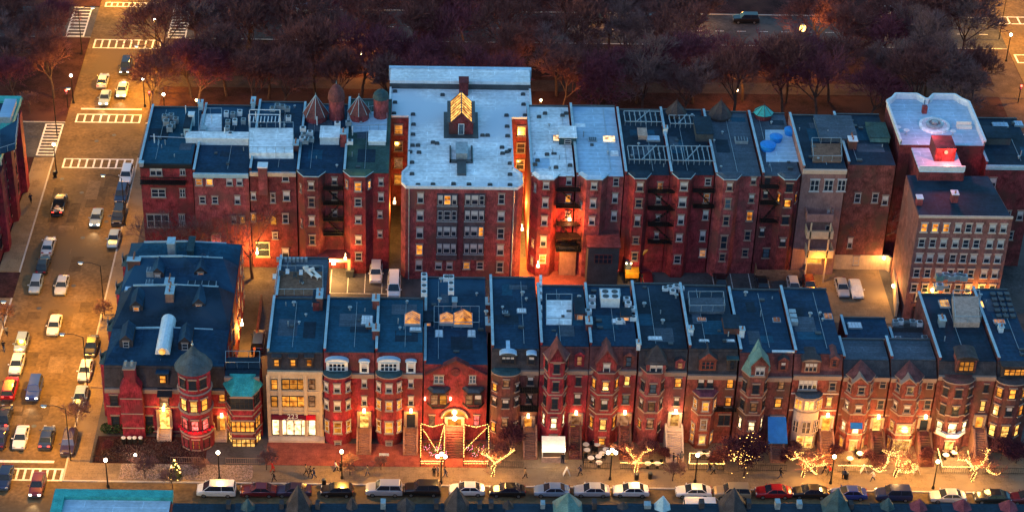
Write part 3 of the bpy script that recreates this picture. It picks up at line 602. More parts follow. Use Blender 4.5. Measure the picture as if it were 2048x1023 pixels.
text('223', ((a.x+c.x)/2-.1, -.36, zt-.42), 1.0, 'canvas_white', h.root); text('NEWBURY', ((a.x+c.x)/2-.1, -.36, zt-.88), .52, 'canvas_white', h.root)
b = MB(); b.box(h.X0-.1, h.X1+.1, -1.1, -.02, 0, .35); b.build('shop_step', 'stone_pale', h.root)
h.chimney(640, 612, .8, 2.2, 2.2, 'brick_brown', 2)
zz = h.Z; h.block(626, 640, 598, 622, 1.5, 'brick_dark', zz=zz)
# rear wing of the tan building with a terrace
RW = r = Bd('rear_terrace_wing', 'lower rear brick wing with a reddish roof terrace behind the tan shop building', 540, 652, 597, 516, h.Yb+.1, 'brick_dark', 'roof_grey', group=GF, cat='house wing', X=(h.X0+.3, h.X1-.2))
r.deck([(556, 545), (646, 545), (646, 592), (550, 592)], 'wood')
b = MB()
for i in range(8): P = G(556+i*8, 523, r.Z); b.box(P.x-.2, P.x+.2, P.y-.2, P.y+.2, r.Z+.1, r.Z+.7)
b.build('planter_row', 'metal_grey', r.root)
# twin red houses
def twin(x0, x1, lab, bx, c1, c2, l2, l3, wide, dk, dz):
    h = Bd('row_house', lab, x0, x1, 704, 597, 0, 'brick_red' if x0 > 700 else 'brick_crimson', 'roof_teal', pyc=745, mans='brick_dark', group=GF, inset=.3, cornice='trim_stone')
    h.bay(bx[0], bx[1], 757, 'round', 1.5, roof='slate_teal', bpy=None); m = (bx[0]+bx[1])/2
    h.wins(f'{m},776,14,17,sC {m},776,10,17,{l2[0]}S {m},811,14,18,{l2[1]}C {m},811,10,17,{l2[2]}S {m},854,16,22,{l3[0]}C {m},854,10,21,{l3[0]}S {m},886,13,8,dC')
    h.wins(f'{c1},765,11,17,s {c1},800,11,18,{c2}')
    h.door(c1, 839, 19, 30, dk, st=(c1-15, c1+15, 2.6), stm='stone_brown', light=dz)
    h.dormer(m-1, 733, 34, 16, 'b' if wide == 3 else 'd', 'arch', 'metal_white', 'roof_blue', 'metal_white', div=wide, depth=1.6, yo=-.25); h.dormer(c1, 734, 13, 18, 's', 'arch', 'metal_white', 'roof_blue', 'metal_white', depth=1.2, yo=-.1, wm=.6)
    return h
h = twin(647, 749, 'crimson brick row house with white arched dormer and yellow-lit bay beside the tan shop building', (648, 702), 728.6, 's', 'sss', 'ld', 4, 'y', (230,))
h.skylight(734, 642, 1.6, 2, 'roof_white', .3); h.chimney(739, 656, .9, .6, .6, 'brick_brown', 1)
h = twin(750.5, 846, 'red row house with grey arched dormer and dark doorway left of the gabled house', (753, 804), 821.8, 's', 'sll', 'ld', 4, 'd', (230,))
h.chimney(752, 612, .9, 1.4, 1.5, 'brick_brown', 2); h.chimney(752, 672, .9, 1.4, 1.5, 'brick_brown', 2)
h.skylight(825, 642, 2.2, 2.4, 'lit_orange', .5, 'trim_white', hip=True); h.skylight(831, 661, 1.6, .8, 'roof_white')
# gabled house
h = Bd('gabled_house', 'wide bright red gabled house with round oculus, dark oriels and arched lit doorway', 848, 976, 728, 556, 0, 'brick_red', 'roof_dark', group=GF, cornice=None)
h.gable(853, 971, 748, 722, -.35, .35, 'brick_red', 'brick_dark')
P = W(911, 743, -.4); b = MB(); b.lathe(0, 0, [(.62, 0), (.62, .1)], 16); o = b.build('oculus', 'brick_dark'); o.parent = h.root; o.rotation_euler = (R(90), 0, 0); o.location = Vector((P.x, -.38, P.z))-Vector(h.root['_o'])
h.wins('877.5,757,20,16,b 945,757,14,16,b', div=2)
for bx, ks in (((856, 899), 'ml'), ((926, 968), 'ms')):
    h.bay(bx[0], bx[1], 786, 'tri', 1.0, bpy=813, roof='metal_dark', m='brick_dark', trim='trim_black')
    m = (bx[0]+bx[1])/2; b_ = h.bays[-1]; ofs = .75
    for sg, k in ((-1, ks[0]), (1, ks[1])):
        z = W(m, 798, -1).z; win(h.root, (b_[5]+sg*.58, -1.0+.03, z), .98, 1.7, k, 0, 'trim_black', None)
h.wins('863.8,839,12,20,m 953,839,12,20,r', 'trim_black')
P = W(909, 833, 0); b = MB(); n = 10
f = [(P.x-1.75*math.cos(math.pi*i/n), P.z-.1+1.6*math.sin(math.pi*i/n)) for i in range(n+1)]
b.add([(x, -.06, z) for x, z in f], [tuple(range(n, -1, -1))]); b.build('arched_transom', 'lit_orange', h.root)
b = MB()
for i in range(n): b.tube((f[i][0], -.1, f[i][1]), (f[i+1][0], -.1, f[i+1][1]), .16, n=5)
b.build('arch_surround', 'trim_stone', h.root)
h.door(909, 842, 30, 16, 'l', st=(889, 930, 3.0), stm='brick_brown')
b = MB(); b.ball((P.x, -.75, P.z+.4), .3); b.tube((P.x, -.75, P.z+.7), (P.x, -.1, P.z+1.2), .04); b.build('hanging_lantern', 'globe_white', h.root); point_light((P.x, -1.3, P.z-.1), 900, (1, .34, .08), .3, h.root)
for x in (850, 901): P = W(x, 795, 0); b = MB(); b.cbox(P.x, -.15, P.z-.2, .15, .15, .45); b.build('wall_lamp', 'globe_warm', h.root)
h.skylight(893, 643, 2.0, 2.1, 'lit_orange', .6, 'trim_white', hip=True); h.skylight(926, 643, 2.6, 2.8, 'lit_orange', .6, 'trim_white', hip=True)
h.skylight(878, 668, 1.1, 1.6, 'roof_white', .2); h.skylight(943, 668, 1.1, 1.6, 'roof_white', .2)
h.deck([(868, 625), (958, 625), (958, 657), (868, 657)], 'roof_dark', rail=True, h=.14); h.chimney(909, 612, .6, 1., 1.2, 'metal_grey', 0); h.chimney(977, 615, .8, 1.6, 1.2, 'brick_brown'); h.chimney(977, 655, .8, 1.8, 1.2, 'brick_brown')
P = W(855, 643, 0); h.block(846, 866, 632, 652, .8, 'roof_black', wk='l')
# dark mansard house
h = Bd('row_house', 'brown row house with dark slate mansard, two pale-hooded dormers and a teal bay roof', 984, 1080, 697, 556, 0, 'brick_brown', 'roof_dark', pyc=739, mans='slate', group=GF)
h.dormer(1016, 718, 26, 14, 's', 'arch', 'trim_black', 'roof_blue', 'slate', div=3, wm=.5); h.dormer(1062.8, 719, 12, 15, 's', 'arch', 'trim_black', 'roof_blue', 'slate', wm=.5)
h.bay(984, 1040, 752, 'round', 1.3, roof='slate_teal'); h.wins('1011,766,12,14,mC 1011,764,10,14,lL 1011,764,9,14,sR 1011,806,13,17,sC 1011,804,10,16,sS 1011,844,12,18,mC 1011,843,10,18,lL 1011,843,9,18,sR 1061,760,12,16,s 1058,796,12,17,s', 'trim_black')
h.escape(1058, (779, 816), 2.4, 1.2, 'balcony'); h.door(1055.6, 843, 18, 18, 'l', st=(1046, 1074, 3.2), stm='stone_brown', light=(40,))
h.skylight(1043, 623, 1.3, 1., 'roof_white', .25); h.skylight(1010, 626, .8, .6)
b = MB()
for y in (565, 577, 590, 604, 625, 640, 655): P = G(1081, y, h.Z); b.cbox(P.x, P.y, h.Z+.5, .35, 1., .5)
b.build('parapet_flashing', 'metal_white', h.root)
# rose house with octagonal corner turret
h = Bd('row_house', 'crimson row house with tall pointed turret bay and a glowing shop at its foot', 1082, 1180, 692, 572, 0, 'brick_crimson', 'roof_dark', pyc=738, mans='slate_red', group=GF)
h.bay(1087, 1137, 724, 'tri', 1.9, roof='slate_red', peak=(1114, 678), bands=(756, 790, 826)); h.gable(1099, 1129, 726, 697, -2.0, .6, 'brick_crimson', 'slate_red')
h.wins('1112,736,13,18,dC 1112,736,10,18,dS 1110,772,12,18,dC 1110,772,10,18,dS 1108,806,12,20,dC 1108,806,10,18,dS 1107,845,12,20,wC 1107,845,10,20,wS 1106,874,15,10,wC', 'trim_black')
h.dormer(1159, 720, 10, 18, 'm', 'gable', 'brick_crimson', 'slate_red', 'brick_crimson'); h.wins('1157,761,11,17,d 1155,796,13,20,s', 'trim_black')
h.door(1151, 838, 20, 20, 'm', st=(1137, 1163, 3.0), stm='brick_brown', light=(60,))
P = W(1144.6, 857, -.3); b = MB(); b.box(P.x-.35, P.x+.35, -.42, -.34, P.z-.6, P.z+.6); b.build('hanging_sign', 'sign_yellow', h.root)
h.deck([(1092, 602), (1143, 602), (1143, 650), (1092, 650)], 'roof_white'); h.block(1150, 1166, 608, 640, 1.1, 'brick_brown', wk='l')
h.chimney(1177, 655, .8, 1.6, 1.3, 'brick_dark')
point_light((W(1107, 890, -4).x, -4.2, 1.9), 160, (1, .62, .25), .4, h.root)
# red house with bay gable
h = Bd('row_house', 'red row house with brick gabled bay above tables and a dark lit doorway', 1181, 1277, 692, 572, 0, 'brick_red', 'roof_dark', pyc=738, mans='slate_red', group=GF)
h.bay(1182, 1240, 746, 'tri', 1.3, roof='slate_red', bands=(790, 828)); h.gable(1194, 1233, 727, 702, -1.2, 1.6, 'brick_red', 'slate_red')
b = MB(); q = W(1213, 740, -1.2); b.box(q.x-1.3, q.x+1.3, -1.15, .9, h.bays[0][4], W(1213, 727, -1.2).z); b.build('bay_attic', 'brick_red', h.root)
win(h.root, (q.x, -1.16, W(1213, 735, -1.2).z), .9, 1.4, 's'); h.wins('1210,771,14,18,lC 1210,771,10,18,lS 1206,808,13,19,sC 1206,808,10,18,sS 1203,848,14,21,yC 1203,848,10,22,lS 1202,881,13,14,lC', 'trim_black')
h.dormer(1257.4, 722, 11, 18, 'b', 'gable', 'trim_black', 'slate_red', 'brick_brown'); h.wins('1254,760,10,18,y 1251.5,797,13,18,b', 'trim_black'); h.door(1248, 838, 20, 22, 'm', st=(1237, 1262, 3.0), stm='brick_brown', light=(90,))
h.block(1200, 1238, 590, 603, 1.0, 'metal_white', 'metal_grey', 'equipment_screen'); h.skylight(1237, 645, 1.8, 1., 'roof_white'); h.block(1242, 1260, 627, 642, .9, 'wood', wk='l')
# pointed dormer house
h = Bd('row_house', 'reddish brown row house with dark pyramid-roofed dormer and white lit entrance stair', 1280, 1378, 697, 568, 0, 'brick_rose', 'roof_black', pyc=741, mans='slate', group=GF)
h.bay(1281, 1331, 746, 'tri', 1.3, roof='slate', bands=(792, 826)); 
q = W(1312, 738, -1); b = MB(); zb = h.bays[0][4]; zt = W(1312, 727, -1.1).z; b.box(q.x-1.25, q.x+1.25, -1.1, .9, zb, zt); b.build('bay_attic', 'brick_rose', h.root)
b = MB(); zp = W(1311, 690, -.3).z; b.add([(q.x-1.5, -1.35, zt), (q.x+1.5, -1.35, zt), (q.x+1.5, 1.1, zt), (q.x-1.5, 1.1, zt), (q.x, -.1, zp)], [(0, 1, 4), (1, 2, 4), (2, 3, 4), (3, 0, 4), (3, 2, 1, 0)]); b.build('spire', 'slate', h.root)
win(h.root, (q.x-.42, -1.11, (zb+zt)/2+.1), .75, 1.3, 's'); win(h.root, (q.x+.42, -1.11, (zb+zt)/2+.1), .75, 1.3, 's')
h.wins('1308,776,13,18,bC 1308,776,10,18,dS 1305,812,13,18,mC 1305,812,10,18,sS 1303,846,13,18,mC 1303,840,9,14,lL 1303,846,9,14,dR 1356,764,13,18,l 1353,801,11,16,s', 'trim_black')
h.dormer(1360, 730, 10, 12, 'm', 'gable', 'brick_rose', 'slate', 'brick_rose'); h.door(1349, 838, 19, 26, 'y', 'stone_pale', p=.0, st=(1330, 1366, 3.4), stm='stone_pale', light=(330, (1, .6, .22)))
h.skylight(1310, 678, 1.9, .8, 'roof_white', .25); h.chimney(1276, 695, .5, .8, 1.1, 'metal_white', 1)
h = Bd('row_house', 'brown row house with broad gabled dormer, paired windows and purple oriel roof', 1380, 1479, 697, 572, 0, 'brick_orange', 'roof_black', pyc=748, mans='slate', group=GF)
h.dormer(1415.5, 729, 26, 16, 'd', 'gable', 'brick_orange', 'slate', 'brick_orange', div=3, peak=704, wm=.8, yo=-.2); h.dormer(1464.5, 729, 11, 16, 'd', 'flat', 'trim_black', 'slate_teal', 'slate')
h.wins('1402,765,13,18,s 1420,765,13,18,s 1460,765,13,19,l 1456,802,12,18,l 1442,838,10,20,d 1454,838,10,20,d', 'trim_black')
h.bay(1385, 1434, 794, 'tri', 1.3, roof='twig_purple', bands=(830,)); h.wins('1409,812,14,18,lC 1409,812,10,18,lS 1408,848,13,20,mC 1407,848,10,18,lL 1408,878,14,18,yC 1406,878,10,18,lS')
h.escape(1450, (818,), 3.0, 1.0, 'balcony')
h.deck([(1375, 600), (1445, 600), (1448, 628), (1378, 628)], 'roof_grey', h=.5); h.skylight(1403, 640, 1.3, .8, 'lit_dim', .25); h.block(1448, 1476, 642, 668, 1.0, 'brick_brown', wk=None); h.skylight(1408, 682, 1.4, .5, 'roof_white', .2); h.skylight(1459, 682, 1.4, .5, 'roof_white', .2)
h.chimney(1381, 668, .6, .8, 1.2, 'metal_white', 1); h.chimney(1483, 670, .6, .8, 1.2, 'metal_white', 1)
h = Bd('row_house', 'brown row house with verdigris pyramid roof over its bay and a blue tarpaulin canopy', 1482, 1590, 705, 580, 0, 'brick_brown', 'roof_dark', pyc=752, mans='slate_red', group=GF)
h.bay(1483, 1537, 753, 'tri', 1.5, roof='copper_pale', bands=(795, 830), peak=(1517, 676)); h.gable(1504, 1537, 730, 712, -1.6, .5, 'brick_brown', 'copper_pale')
q = W(1520, 741, -1.5); b = MB(); b.box(q.x-1.1, q.x+1.1, -1.5, .6, h.bays[0][4]-.1, W(1520, 730, -1.5).z); b.build('bay_attic', 'brick_brown', h.root); win(h.root, (q.x, -1.51, q.z), 1.2, 1.3, 's', div=2)
h.wins('1515,777,14,18,dC 1515,777,10,18,dS 1510,813,14,18,mC 1510,813,10,18,dS 1507,851,14,18,wC 1507,851,9,20,wS 1562,768,12,18,m 1556,804,13,18,l', 'trim_black')
h.dormer(1566.5, 730, 11, 15, 's', 'gable', 'brick_brown', 'slate', 'brick_brown'); h.door(1553, 842, 20, 20, 'm', st=(1538, 1567, 3.2), stm='stone_brown')
P = W(1554, 832, -.3); b = MB(); b.add([(P.x-1.2, -.3, P.z), (P.x+1.2, -.3, P.z), (P.x+1.3, -3.0, P.z-2.3), (P.x-1.3, -3.0, P.z-2.3), (P.x-1.2, -.3, P.z-.15), (P.x+1.2, -.3, P.z-.15), (P.x+1.3, -3.0, P.z-2.45), (P.x-1.3, -3.0, P.z-2.45)], [(3, 2, 1, 0), (4, 5, 6, 7), (2, 3, 7, 6), (0, 3, 7, 4), (1, 2, 6, 5)]); b.build('canopy', 'canvas_blue', h.root)
h.skylight(1553, 641, 1.1, 1., 'lit_dim', .25)
b = MB(); b.box(W(1545, 709, .5).x, W(1590, 709, .5).x, .9, 1.2, h.Z+.1, h.Z+.3); b.build('gutter', 'metal_white', h.root)
h = Bd('row_house', 'brown stone row house with triple white windows and a broad lit bow window', 1592, 1690, 707, 578, 0, 'brick_orange', 'roof_dark', pyc=749, mans='slate_red', group=GF)
h.dormer(1622, 733, 24, 17, 's', 'arch', 'trim_stone', 'slate', 'slate_red', div=3, wm=1.4, yo=-.3); h.dormer(1668.6, 725, 9, 12, 'd', 'gable', 'brick_brown', 'slate_red', 'brick_brown'); h.wins('1615.5,768,36,20,s', div=4); h.wins('1664.8,771,13,16,d 1658,802,11,18,y', 'trim_stone')
h.bay(1590, 1641, 798, 'round', 1.3, roof='metal_dark', m='stone_pale', bands=(826,)); h.wins('1612,810,20,20,yC 1612,810,17,20,lS 1608,854,18,24,mC 1608,854,12,22,dS 1604,882,34,26,yC', 'stone_pale', None, div=2)
h.door(1652, 846, 19, 27, 'l', 'stone_pale', st=(1638, 1667, 3.2), stm='stone_brown', light=(110,)); h.band(787, 820, m='stone_pale')
b = MB(); P = G(1580, 640, h.Z); 
for i in range(3): b.cbox(P.x+.4, P.y-1+i*1.1, h.Z+.1, .9, .8, .7)
b.build('vent_box', 'metal_grey', h.root); h.skylight(1656, 634, 1.2, 1.3, 'lit_dim', .25)
# banded twins with low roofs, backs stepped
for i, (x0, x1, bx, lab) in enumerate(((1692, 1785, (1692, 1748), 'brick house with pale stone bands, small pediment and blue half-drawn window blinds'), (1788, 1880, (1789, 1845), 'brick house with pale stone bands, small pediment and broad glowing ground floor windows'))):
    h = Bd('row_house', lab, x0, x1, 719, 712-(0), 0, 'brick_orange', 'roof_grey', pyc=752+i*2, mans='slate', group=GF, Yb=6.2, inset=1.6)
    m = sum(bx)/2; o = 2*i
    h.bay(bx[0], bx[1], 762+o, 'tri', 1.4, roof='slate_red', bands=(797+o, 829+o, 868+o), peak=(m+2, 717+o)); h.gable(m-13, m+13, 765+o, 755+o, -1.55, -.4, 'brick_orange', 'trim_stone')
    h.wins(f'{m},780,14,15,{"d"}C {m},780,10,15,dS {m},817,13,14,sC {m},815,10,14,sS {m-4},857,{(14, 30)[i]},18,{"wy"[i]}C {m-4},857,10,18,{"wy"[i]}S {m-6},890,{(16, 34)[i]},22,yC {m-6},892,10,22,lS', 'trim_stone')
    c = (1766, 1860)[i]; h.dormer(c, 766+o, 13, 18, 'd', 'flat', 'trim_stone', 'slate', 'brick_orange', yo=-.12, wm=.8); h.wins(f'{c-5},807,13,18,d', 'trim_stone'); h.band(797+o, 829+o, m='trim_stone')
    h.door(c-13, 848, 18, 24, 'yd'[i], st=(c-26, c+2, 3.6), stm='brick_brown', light=((160, 50)[i],))
    if i == 0:
        a, c_, kd, p, z, xm = h.bays[0]; z = W(m, 851, -1.4).z; b = MB(); b.add([(xm-.8, -1.4, z+.6), (xm+.8, -1.4, z+.6), (xm+.8, -2.0, z+.0), (xm-.8, -2.0, z)], [(0, 1, 2, 3)]); b.build('window_awning', 'canvas_blue', h.root)
    point_light((W(m, 905, -3).x, -3.4, 2.2), 520, (1, .52, .16), .4, h.root)
h = Bd('rear_wing', 'low brick rear wing with blue flat roof and one pale skylight between taller roofs', 1690, 1782, 676, 636, 8.2, 'brick_dark', 'roof_dark', group=GF, cat='house wing'); h.wins('1712,690,12,12,d 1745,690,12,12,d'); h.skylight(1709, 653, 1.9, 1.3, 'roof_white')
h = Bd('rear_wing', 'lowest rear wing, its grey flat roof covered with ducts beside the rose side wall', 1788, 1860, 700, 660, 6.6, 'brick_dark', 'roof_grey', group=GF, cat='house wing'); h.block(1788, 1850, 655, 664, .8, 'metal_dark', 'metal_dark', 'equipment_screen')
# tall right houses
h = Bd('row_house', 'tall brown row house with arched lit dormer, rose side wall and white-lit cafe windows', 1882, 1998, 722, 590, 0, 'brick_brown', 'roof_black', pyc=750, mans='slate', group=GF)
h.dormer(1933, 731, 30, 20, 'l', 'arch', 'trim_black', 'slate', 'brick_brown', div=3, yo=-.3); h.bay(1882, 1944, 768, 'round', 1.6, roof='brick_brown', bands=(832,), z0=0)
h.wins('1924,786,13,16,dC 1924,786,10,16,dS 1921,821,13,18,dC 1921,821,10,18,dS 1912,857,18,24,wC 1912,857,14,24,wS 1912,890,20,18,yC 1965,810,10,20,y 1972,775,9,16,d', 'trim_black'); h.door(1958, 842, 16, 24, 'l', st=(1945, 1972, 3.2), stm='stone_brown')
b = MB(); P = W(1912, 870, -1.7)
for a in (-42, 0, 42): t = R(a); b.T = Matrix.Translation((h.bays[0][5], -.1, 0)) @ Matrix.Rotation(t, 4, 'Z'); b.box(-.75, .75, -2.1, -1.65, P.z, P.z+.5)
b.T = None; b.build('window_awning', 'canvas_white', h.root); point_light((W(1912, 885, -3).x, -3.6, 2.6), 520, (1, .6, .24), .5, h.root)
h.deck([(1902, 602), (1955, 602), (1958, 655), (1907, 655)], 'wood_pale', h=.9); h.skylight(1888, 610, 1.4, 1.6, 'lit_yellow', .4, 'trim_white'); h.skylight(1960, 612, .9, 1.4, 'lit_yellow', .4, 'trim_white'); h.skylight(1882, 572, 2.0, .8, 'lit_dim', .3); h.chimney(1882, 650, .8, 1.2, 1.3, 'metal_grey', 2)
h = Bd('row_house', 'dark-roofed row house at the far right with a curved bay and glowing dormer strip', 2000, 2075, 722, 580, 0, 'brick_brown', 'roof_dark', pyc=765, mans='slate', group=GF)
h.dormer(2030, 743, 44, 14, 'l', 'flat', 'trim_black', 'slate', 'slate', div=4, yo=-.2); h.bay(1990, 2052, 770, 'round', 1.4, roof='slate', z0=0)
h.wins('2022,787,14,20,lC 2022,787,12,18,lS 2018,822,14,18,sC 2018,822,12,20,lS 2012,862,16,24,yC 2012,862,14,22,yS', 'trim_black'); h.skylight(1998, 645, 1.6, .9, 'lit_dim', .3); h.chimney(2000, 662, .6, .9, 1., 'metal_white', 1)
b = MB()
for i in range(3):
    for j in range(5): P = G(1985+i*14+j*3, 590+j*11, h.Z); b.cbox(P.x, P.y, h.Z+.1, .7, .7, .3)
b.build('vent_box', 'metal_dark', h.root)
# the shopping street's other side: only the far edge of its roofs shows
b0 = W(720, 1010, NY0-7); 
ys = -27.5
def ridge_row(i, x0, x1, lab, spikes, rm='roof_dark'):
    z = 15.0; P = G(x0, 1010, z); Q = G(x1, 1010, z); y1 = P.y
    o = thing('row_house', ((P.x+Q.x)/2, y1, 0), lab, 'row house', 'row houses on the near side of the shopping street')
    b = MB(); b.box(P.x+.02, Q.x-.02, y1-14, y1, 0, z); b.build('wall', 'brick_dark', o); b = MB(); b.box(P.x+.02, Q.x-.02, y1-14, y1+.35, z, z+.12); b.build('roof', 'roof_black', o)
    for px, py, w, m in spikes:
        t = G(px, py, z+3) if w > 40 else G(px, py, z+1.6); q = Vector((t.x, y1-.2, 0)); hw = w/2/15.3; zt = W(px, py, y1-.2).z
        b = MB(); 
        if w > 14: b.lathe(q.x, q.y, [(hw, z+.1), (hw*.55, z+(zt-z)*.5), (.05, zt)], 6, 0, .52); b.build('turret_roof', m, o)
        else: b.cbox(q.x, q.y, z, hw*2, .9, zt-z); b.build('chimney', 'metal_grey' if m == 'metal_grey' else 'slate', o)
RS = [(346, 470, 'blue flat roof with two small dark peaks at the lower edge of the view', [(455, 1003, 8, 'slate'), (495, 995, 30, 'slate_teal')]),
 (470, 640, 'blue flat roof with a large grey pointed turret in front of the minivan and sedans', [(597, 968, 54, 'slate'), (562, 1002, 8, 'slate'), (668-34, 1003, 8, 'slate')]),
 (640, 770, 'blue flat roof with a small peak and a pale chimney, below the black sedan', [(704, 992, 24, 'slate'), (774-8, 1000, 9, 'metal_grey')]),
 (770, 880, 'blue flat roof with one mid-size grey peak below the silver estate', [(812, 994, 38, 'slate'), (877-4, 1000, 8, 'slate')]),
 (880, 1010, 'blue flat roof with a big grey cone below the white sedan', [(914, 972, 52, 'slate'), (960, 1003, 8, 'slate'), (983, 1000, 8, 'slate')]),
 (1010, 1240, 'blue flat roof with a green glazed peak under the pair of pale sedans', [(1017, 998, 24, 'slate'), (1138, 984, 62, 'copper_pale'), (1190, 1000, 8, 'slate'), (1087, 1003, 8, 'metal_grey')]),
 (1240, 1400, 'blue flat roof with a bright blue-grey cone right of centre', [(1224+24, 1002, 24, 'slate'), (1326, 990, 34, 'trim_blue'), (1298, 1005, 12, 'metal_grey')]),
 (1400, 1560, 'blue flat roof with a tall dark cone in front of the gold car', [(1469, 974, 58, 'slate'), (1500, 1000, 8, 'slate'), (1570-12, 1000, 9, 'metal_grey'), (1396+10, 1000, 9, 'slate')]),
 (1560, 1740, 'blue flat roof with a teal cone in front of the purple car', [(1677, 975, 60, 'slate_teal'), (1603, 1002, 9, 'metal_grey'), (1706, 1003, 9, 'slate')]),
 (1740, 1880, 'blue flat roof with two squat purple turrets under the silver car', [(1778, 994, 30, 'slate_teal'), (1841, 996, 36, 'twig_purple')]),
 (1880, 2070, 'blue flat roof with two hooded purple turrets at the lower right corner', [(1929, 996, 38, 'twig_purple'), (2022, 998, 38, 'twig_purple')])]
for i, (a, c, l, s_) in enumerate(RS): ridge_row(i, a, c, l, s_)
z = 13.; P = G(118, 985, z); Q = G(346, 978, z)
o = thing('corner_building', ((P.x+Q.x)/2, P.y, 0), 'flat pale blue roof edged in green copper at the lower left', 'building')
b = MB(); b.box(P.x, Q.x, P.y-16, P.y, 0, z-.3); b.build('wall', 'brick_dark', o); b = MB(); b.box(P.x+.8, Q.x-.1, P.y-16, P.y-.9, z-.3, z-.2); b.build('roof', 'roof_pale', o)
b = MB(); b.box(P.x-.5, Q.x+.1, P.y-.9, P.y+.5, z-.7, z+.3); b.box(P.x-.5, P.x+.8, P.y-16, P.y-.9, z-.7, z+.3); b.build('cornice', 'copper_green', o)
# ---------------------------------------------------------------- the far row, seen from its back yards
GB = 'row houses backing on the alley'
YB = 41.0
h = Bd('row_house', 'corner brick row house with a cluttered blue roof and white-framed attic windows', 279, 384, 327, 215, 43, 'brick_red', 'roof_teal', group=GB, cornice='trim_black')
h.wins('312,341,24,18,s 365,340,11,18,s 317,385,28,16,d 365,385,11,16,d', div=2); h.wins('316,441,44,26,d 364,440,12,24,d', div=3)
b = MB(); P = W(330, 365, 42.2); b.box(h.X0, h.X1-1, 41.9, 43, P.z-.2, P.z); 
for i in range(26): x = h.X0+.1+i*.27; b.box(x, x+.05, 41.95, 42.0, P.z, P.z+1)
b.box(h.X0, h.X1-1, 41.92, 42.02, P.z+1, P.z+1.08); b.build('balcony', 'iron', h.root)
h.block(368, 386, 245, 275, 1.6, 'trim_blue', wk='d'); h.chimney(402, 218, .7, 1., 1.4, 'trim_blue', 1); h.block(378, 390, 247, 253, 2.0, 'metal_white', 'metal_white', 'duct'); h.chimney(283, 330, .6, .6, .6, 'metal_grey', 0)
b = MB()
for p, q in (((300, 272), (372, 275)), ((318, 272), (316, 290))): P, Q = G(*p, h.Z+.25), G(*q, h.Z+.25); b.tube(P, Q, .07)
b.build('conduit', 'metal_grey', h.root)
h = Bd('row_house', 'brick row house whose roof holds a pale sunken terrace and ductwork', 386, 497, 346, 212, YB, 'brick_rose', 'roof_dark', group=GB, cornice='trim_blue')
h.wins('398,363,13,13,l 419,363,13,13,l 459,363,12,14,s 479,363,12,14,s 475,399,11,16,s 468,439,10,14,s 485,439,10,14,l 405,399,12,14,d 430,399,12,14,d', 'trim_white')
h.wins('432,478,20,22,r 415,505,16,16,l 455,506,18,14,l', 'trim_white'); h.deck([(398, 230), (444, 230), (444, 276), (398, 276)], 'roof_white'); h.block(372, 499, 279, 290, 1.2, 'metal_white', 'roof_white', 'duct')
h.block(402, 412, 262, 270, .9, 'metal_grey', 'metal_grey', 'hatch')
h = Bd('row_house', 'brick row house with a pale grey roof deck, pergola rail and tall rear chimney', 499, 592, 343, 205, YB, 'brick_dark', 'roof_dark', group=GB, cornice='metal_grey')
h.wins('571,353,14,17,d 573,391,13,18,s 546,395,10,18,d 507,391,10,14,s 507,434,9,16,l 571,436,12,18,d 550,470,11,12,m 526,498,26,28,d 571,505,13,18,s', 'trim_white', div=1)
b = MB(); P = W(547, 440, YB); n = 8; f = [(P.x-.4*math.cos(math.pi*i/n), P.z+.75*math.sin(math.pi*i/n)) for i in range(n+1)]; b.add([(x, YB-.04, z) for x, z in f]+[(P.x+.4, YB-.04, P.z-.7), (P.x-.4, YB-.04, P.z-.7)], [tuple(range(n+2, -1, -1))]); b.build('arched_window', 'lit_orange', h.root)
b = MB(); P = W(525, 340, YB-.5); b.box(P.x-.65, P.x+.65, YB-.7, YB+.6, W(525, 385, YB).z, P.z+.5); b.box(P.x-.75, P.x+.75, YB-.8, YB+.7, P.z+.5, P.z+.7, 1); b.build('chimney', ['brick_rose', 'metal_white'], h.root)
h.deck([(499, 268), (587, 268), (587, 318), (499, 318)], 'roof_white', h=1.1); h.skylight(573, 278, 2.2, 1.6, 'roof_white', .5); h.chimney(507, 212, .6, 2., 1.1, 'trim_blue', 1)
b = MB()
for i in range(9): P = G(501+i*7.2, 262, h.Z+1.2); b.box(P.x-.06, P.x+.06, P.y-.8, P.y+.8, h.Z+3.2, h.Z+3.35)
P, Q = G(499, 258, h.Z), G(560, 258, h.Z)
for y in (P.y-1, P.y+.4): b.box(P.x, Q.x, y, y+.1, h.Z+3.1, h.Z+3.2)
for x in (P.x, Q.x): b.box(x, x+.12, P.y-1, P.y-.9, h.Z, h.Z+3.2); b.box(x, x+.12, P.y+.4, P.y+.5, h.Z, h.Z+3.2)
b.build('pergola', 'metal_white', h.root)
def rear(name, lab, x0, x1, pyt, pyb, wall, roof, bays, spec, esc=None, Y=YB, fr='trim_white', **k):
    h = Bd(name, lab, x0, x1, pyt, pyb, Y, wall, roof, group=GB, cornice=None, **k)
    for a, c, kd, p in bays: h.bay(a, c, pyt+(7 if pyt < 400 else 0), kd, p, roof=roof, trim=k.get('trim', 'trim_blue'))
    h.wins(spec, fr)
    for e in (esc or []): h.escape(*e)
    return h
def wcol(px, pys, w, h, ks): return ' '.join(f'{px-i*((px-760)*.0022):.1f},{y},{w},{h},{k}' for i, (y, k) in enumerate(zip(pys, ks)))
R5 = (371, 405, 441, 480)
h = rear('row_house', 'brick row house with pink tented glass roofs behind and a glowing garage bay below', 594, 686, 346, 210, 'brick_dark', 'roof_dark', [(596, 650, 'tri', 1.4)],
 '621,371,12,16,sC 621,404,12,18,dC 622,441,12,18,sC 621,479,12,18,dC '+wcol(669, (361, 391, 426), 11, 14, 'sds')+' 606,371,6,14,sL 606,441,6,14,sL', [(667, (375, 405, 437, 466), 3.0)], fr='trim_stone')
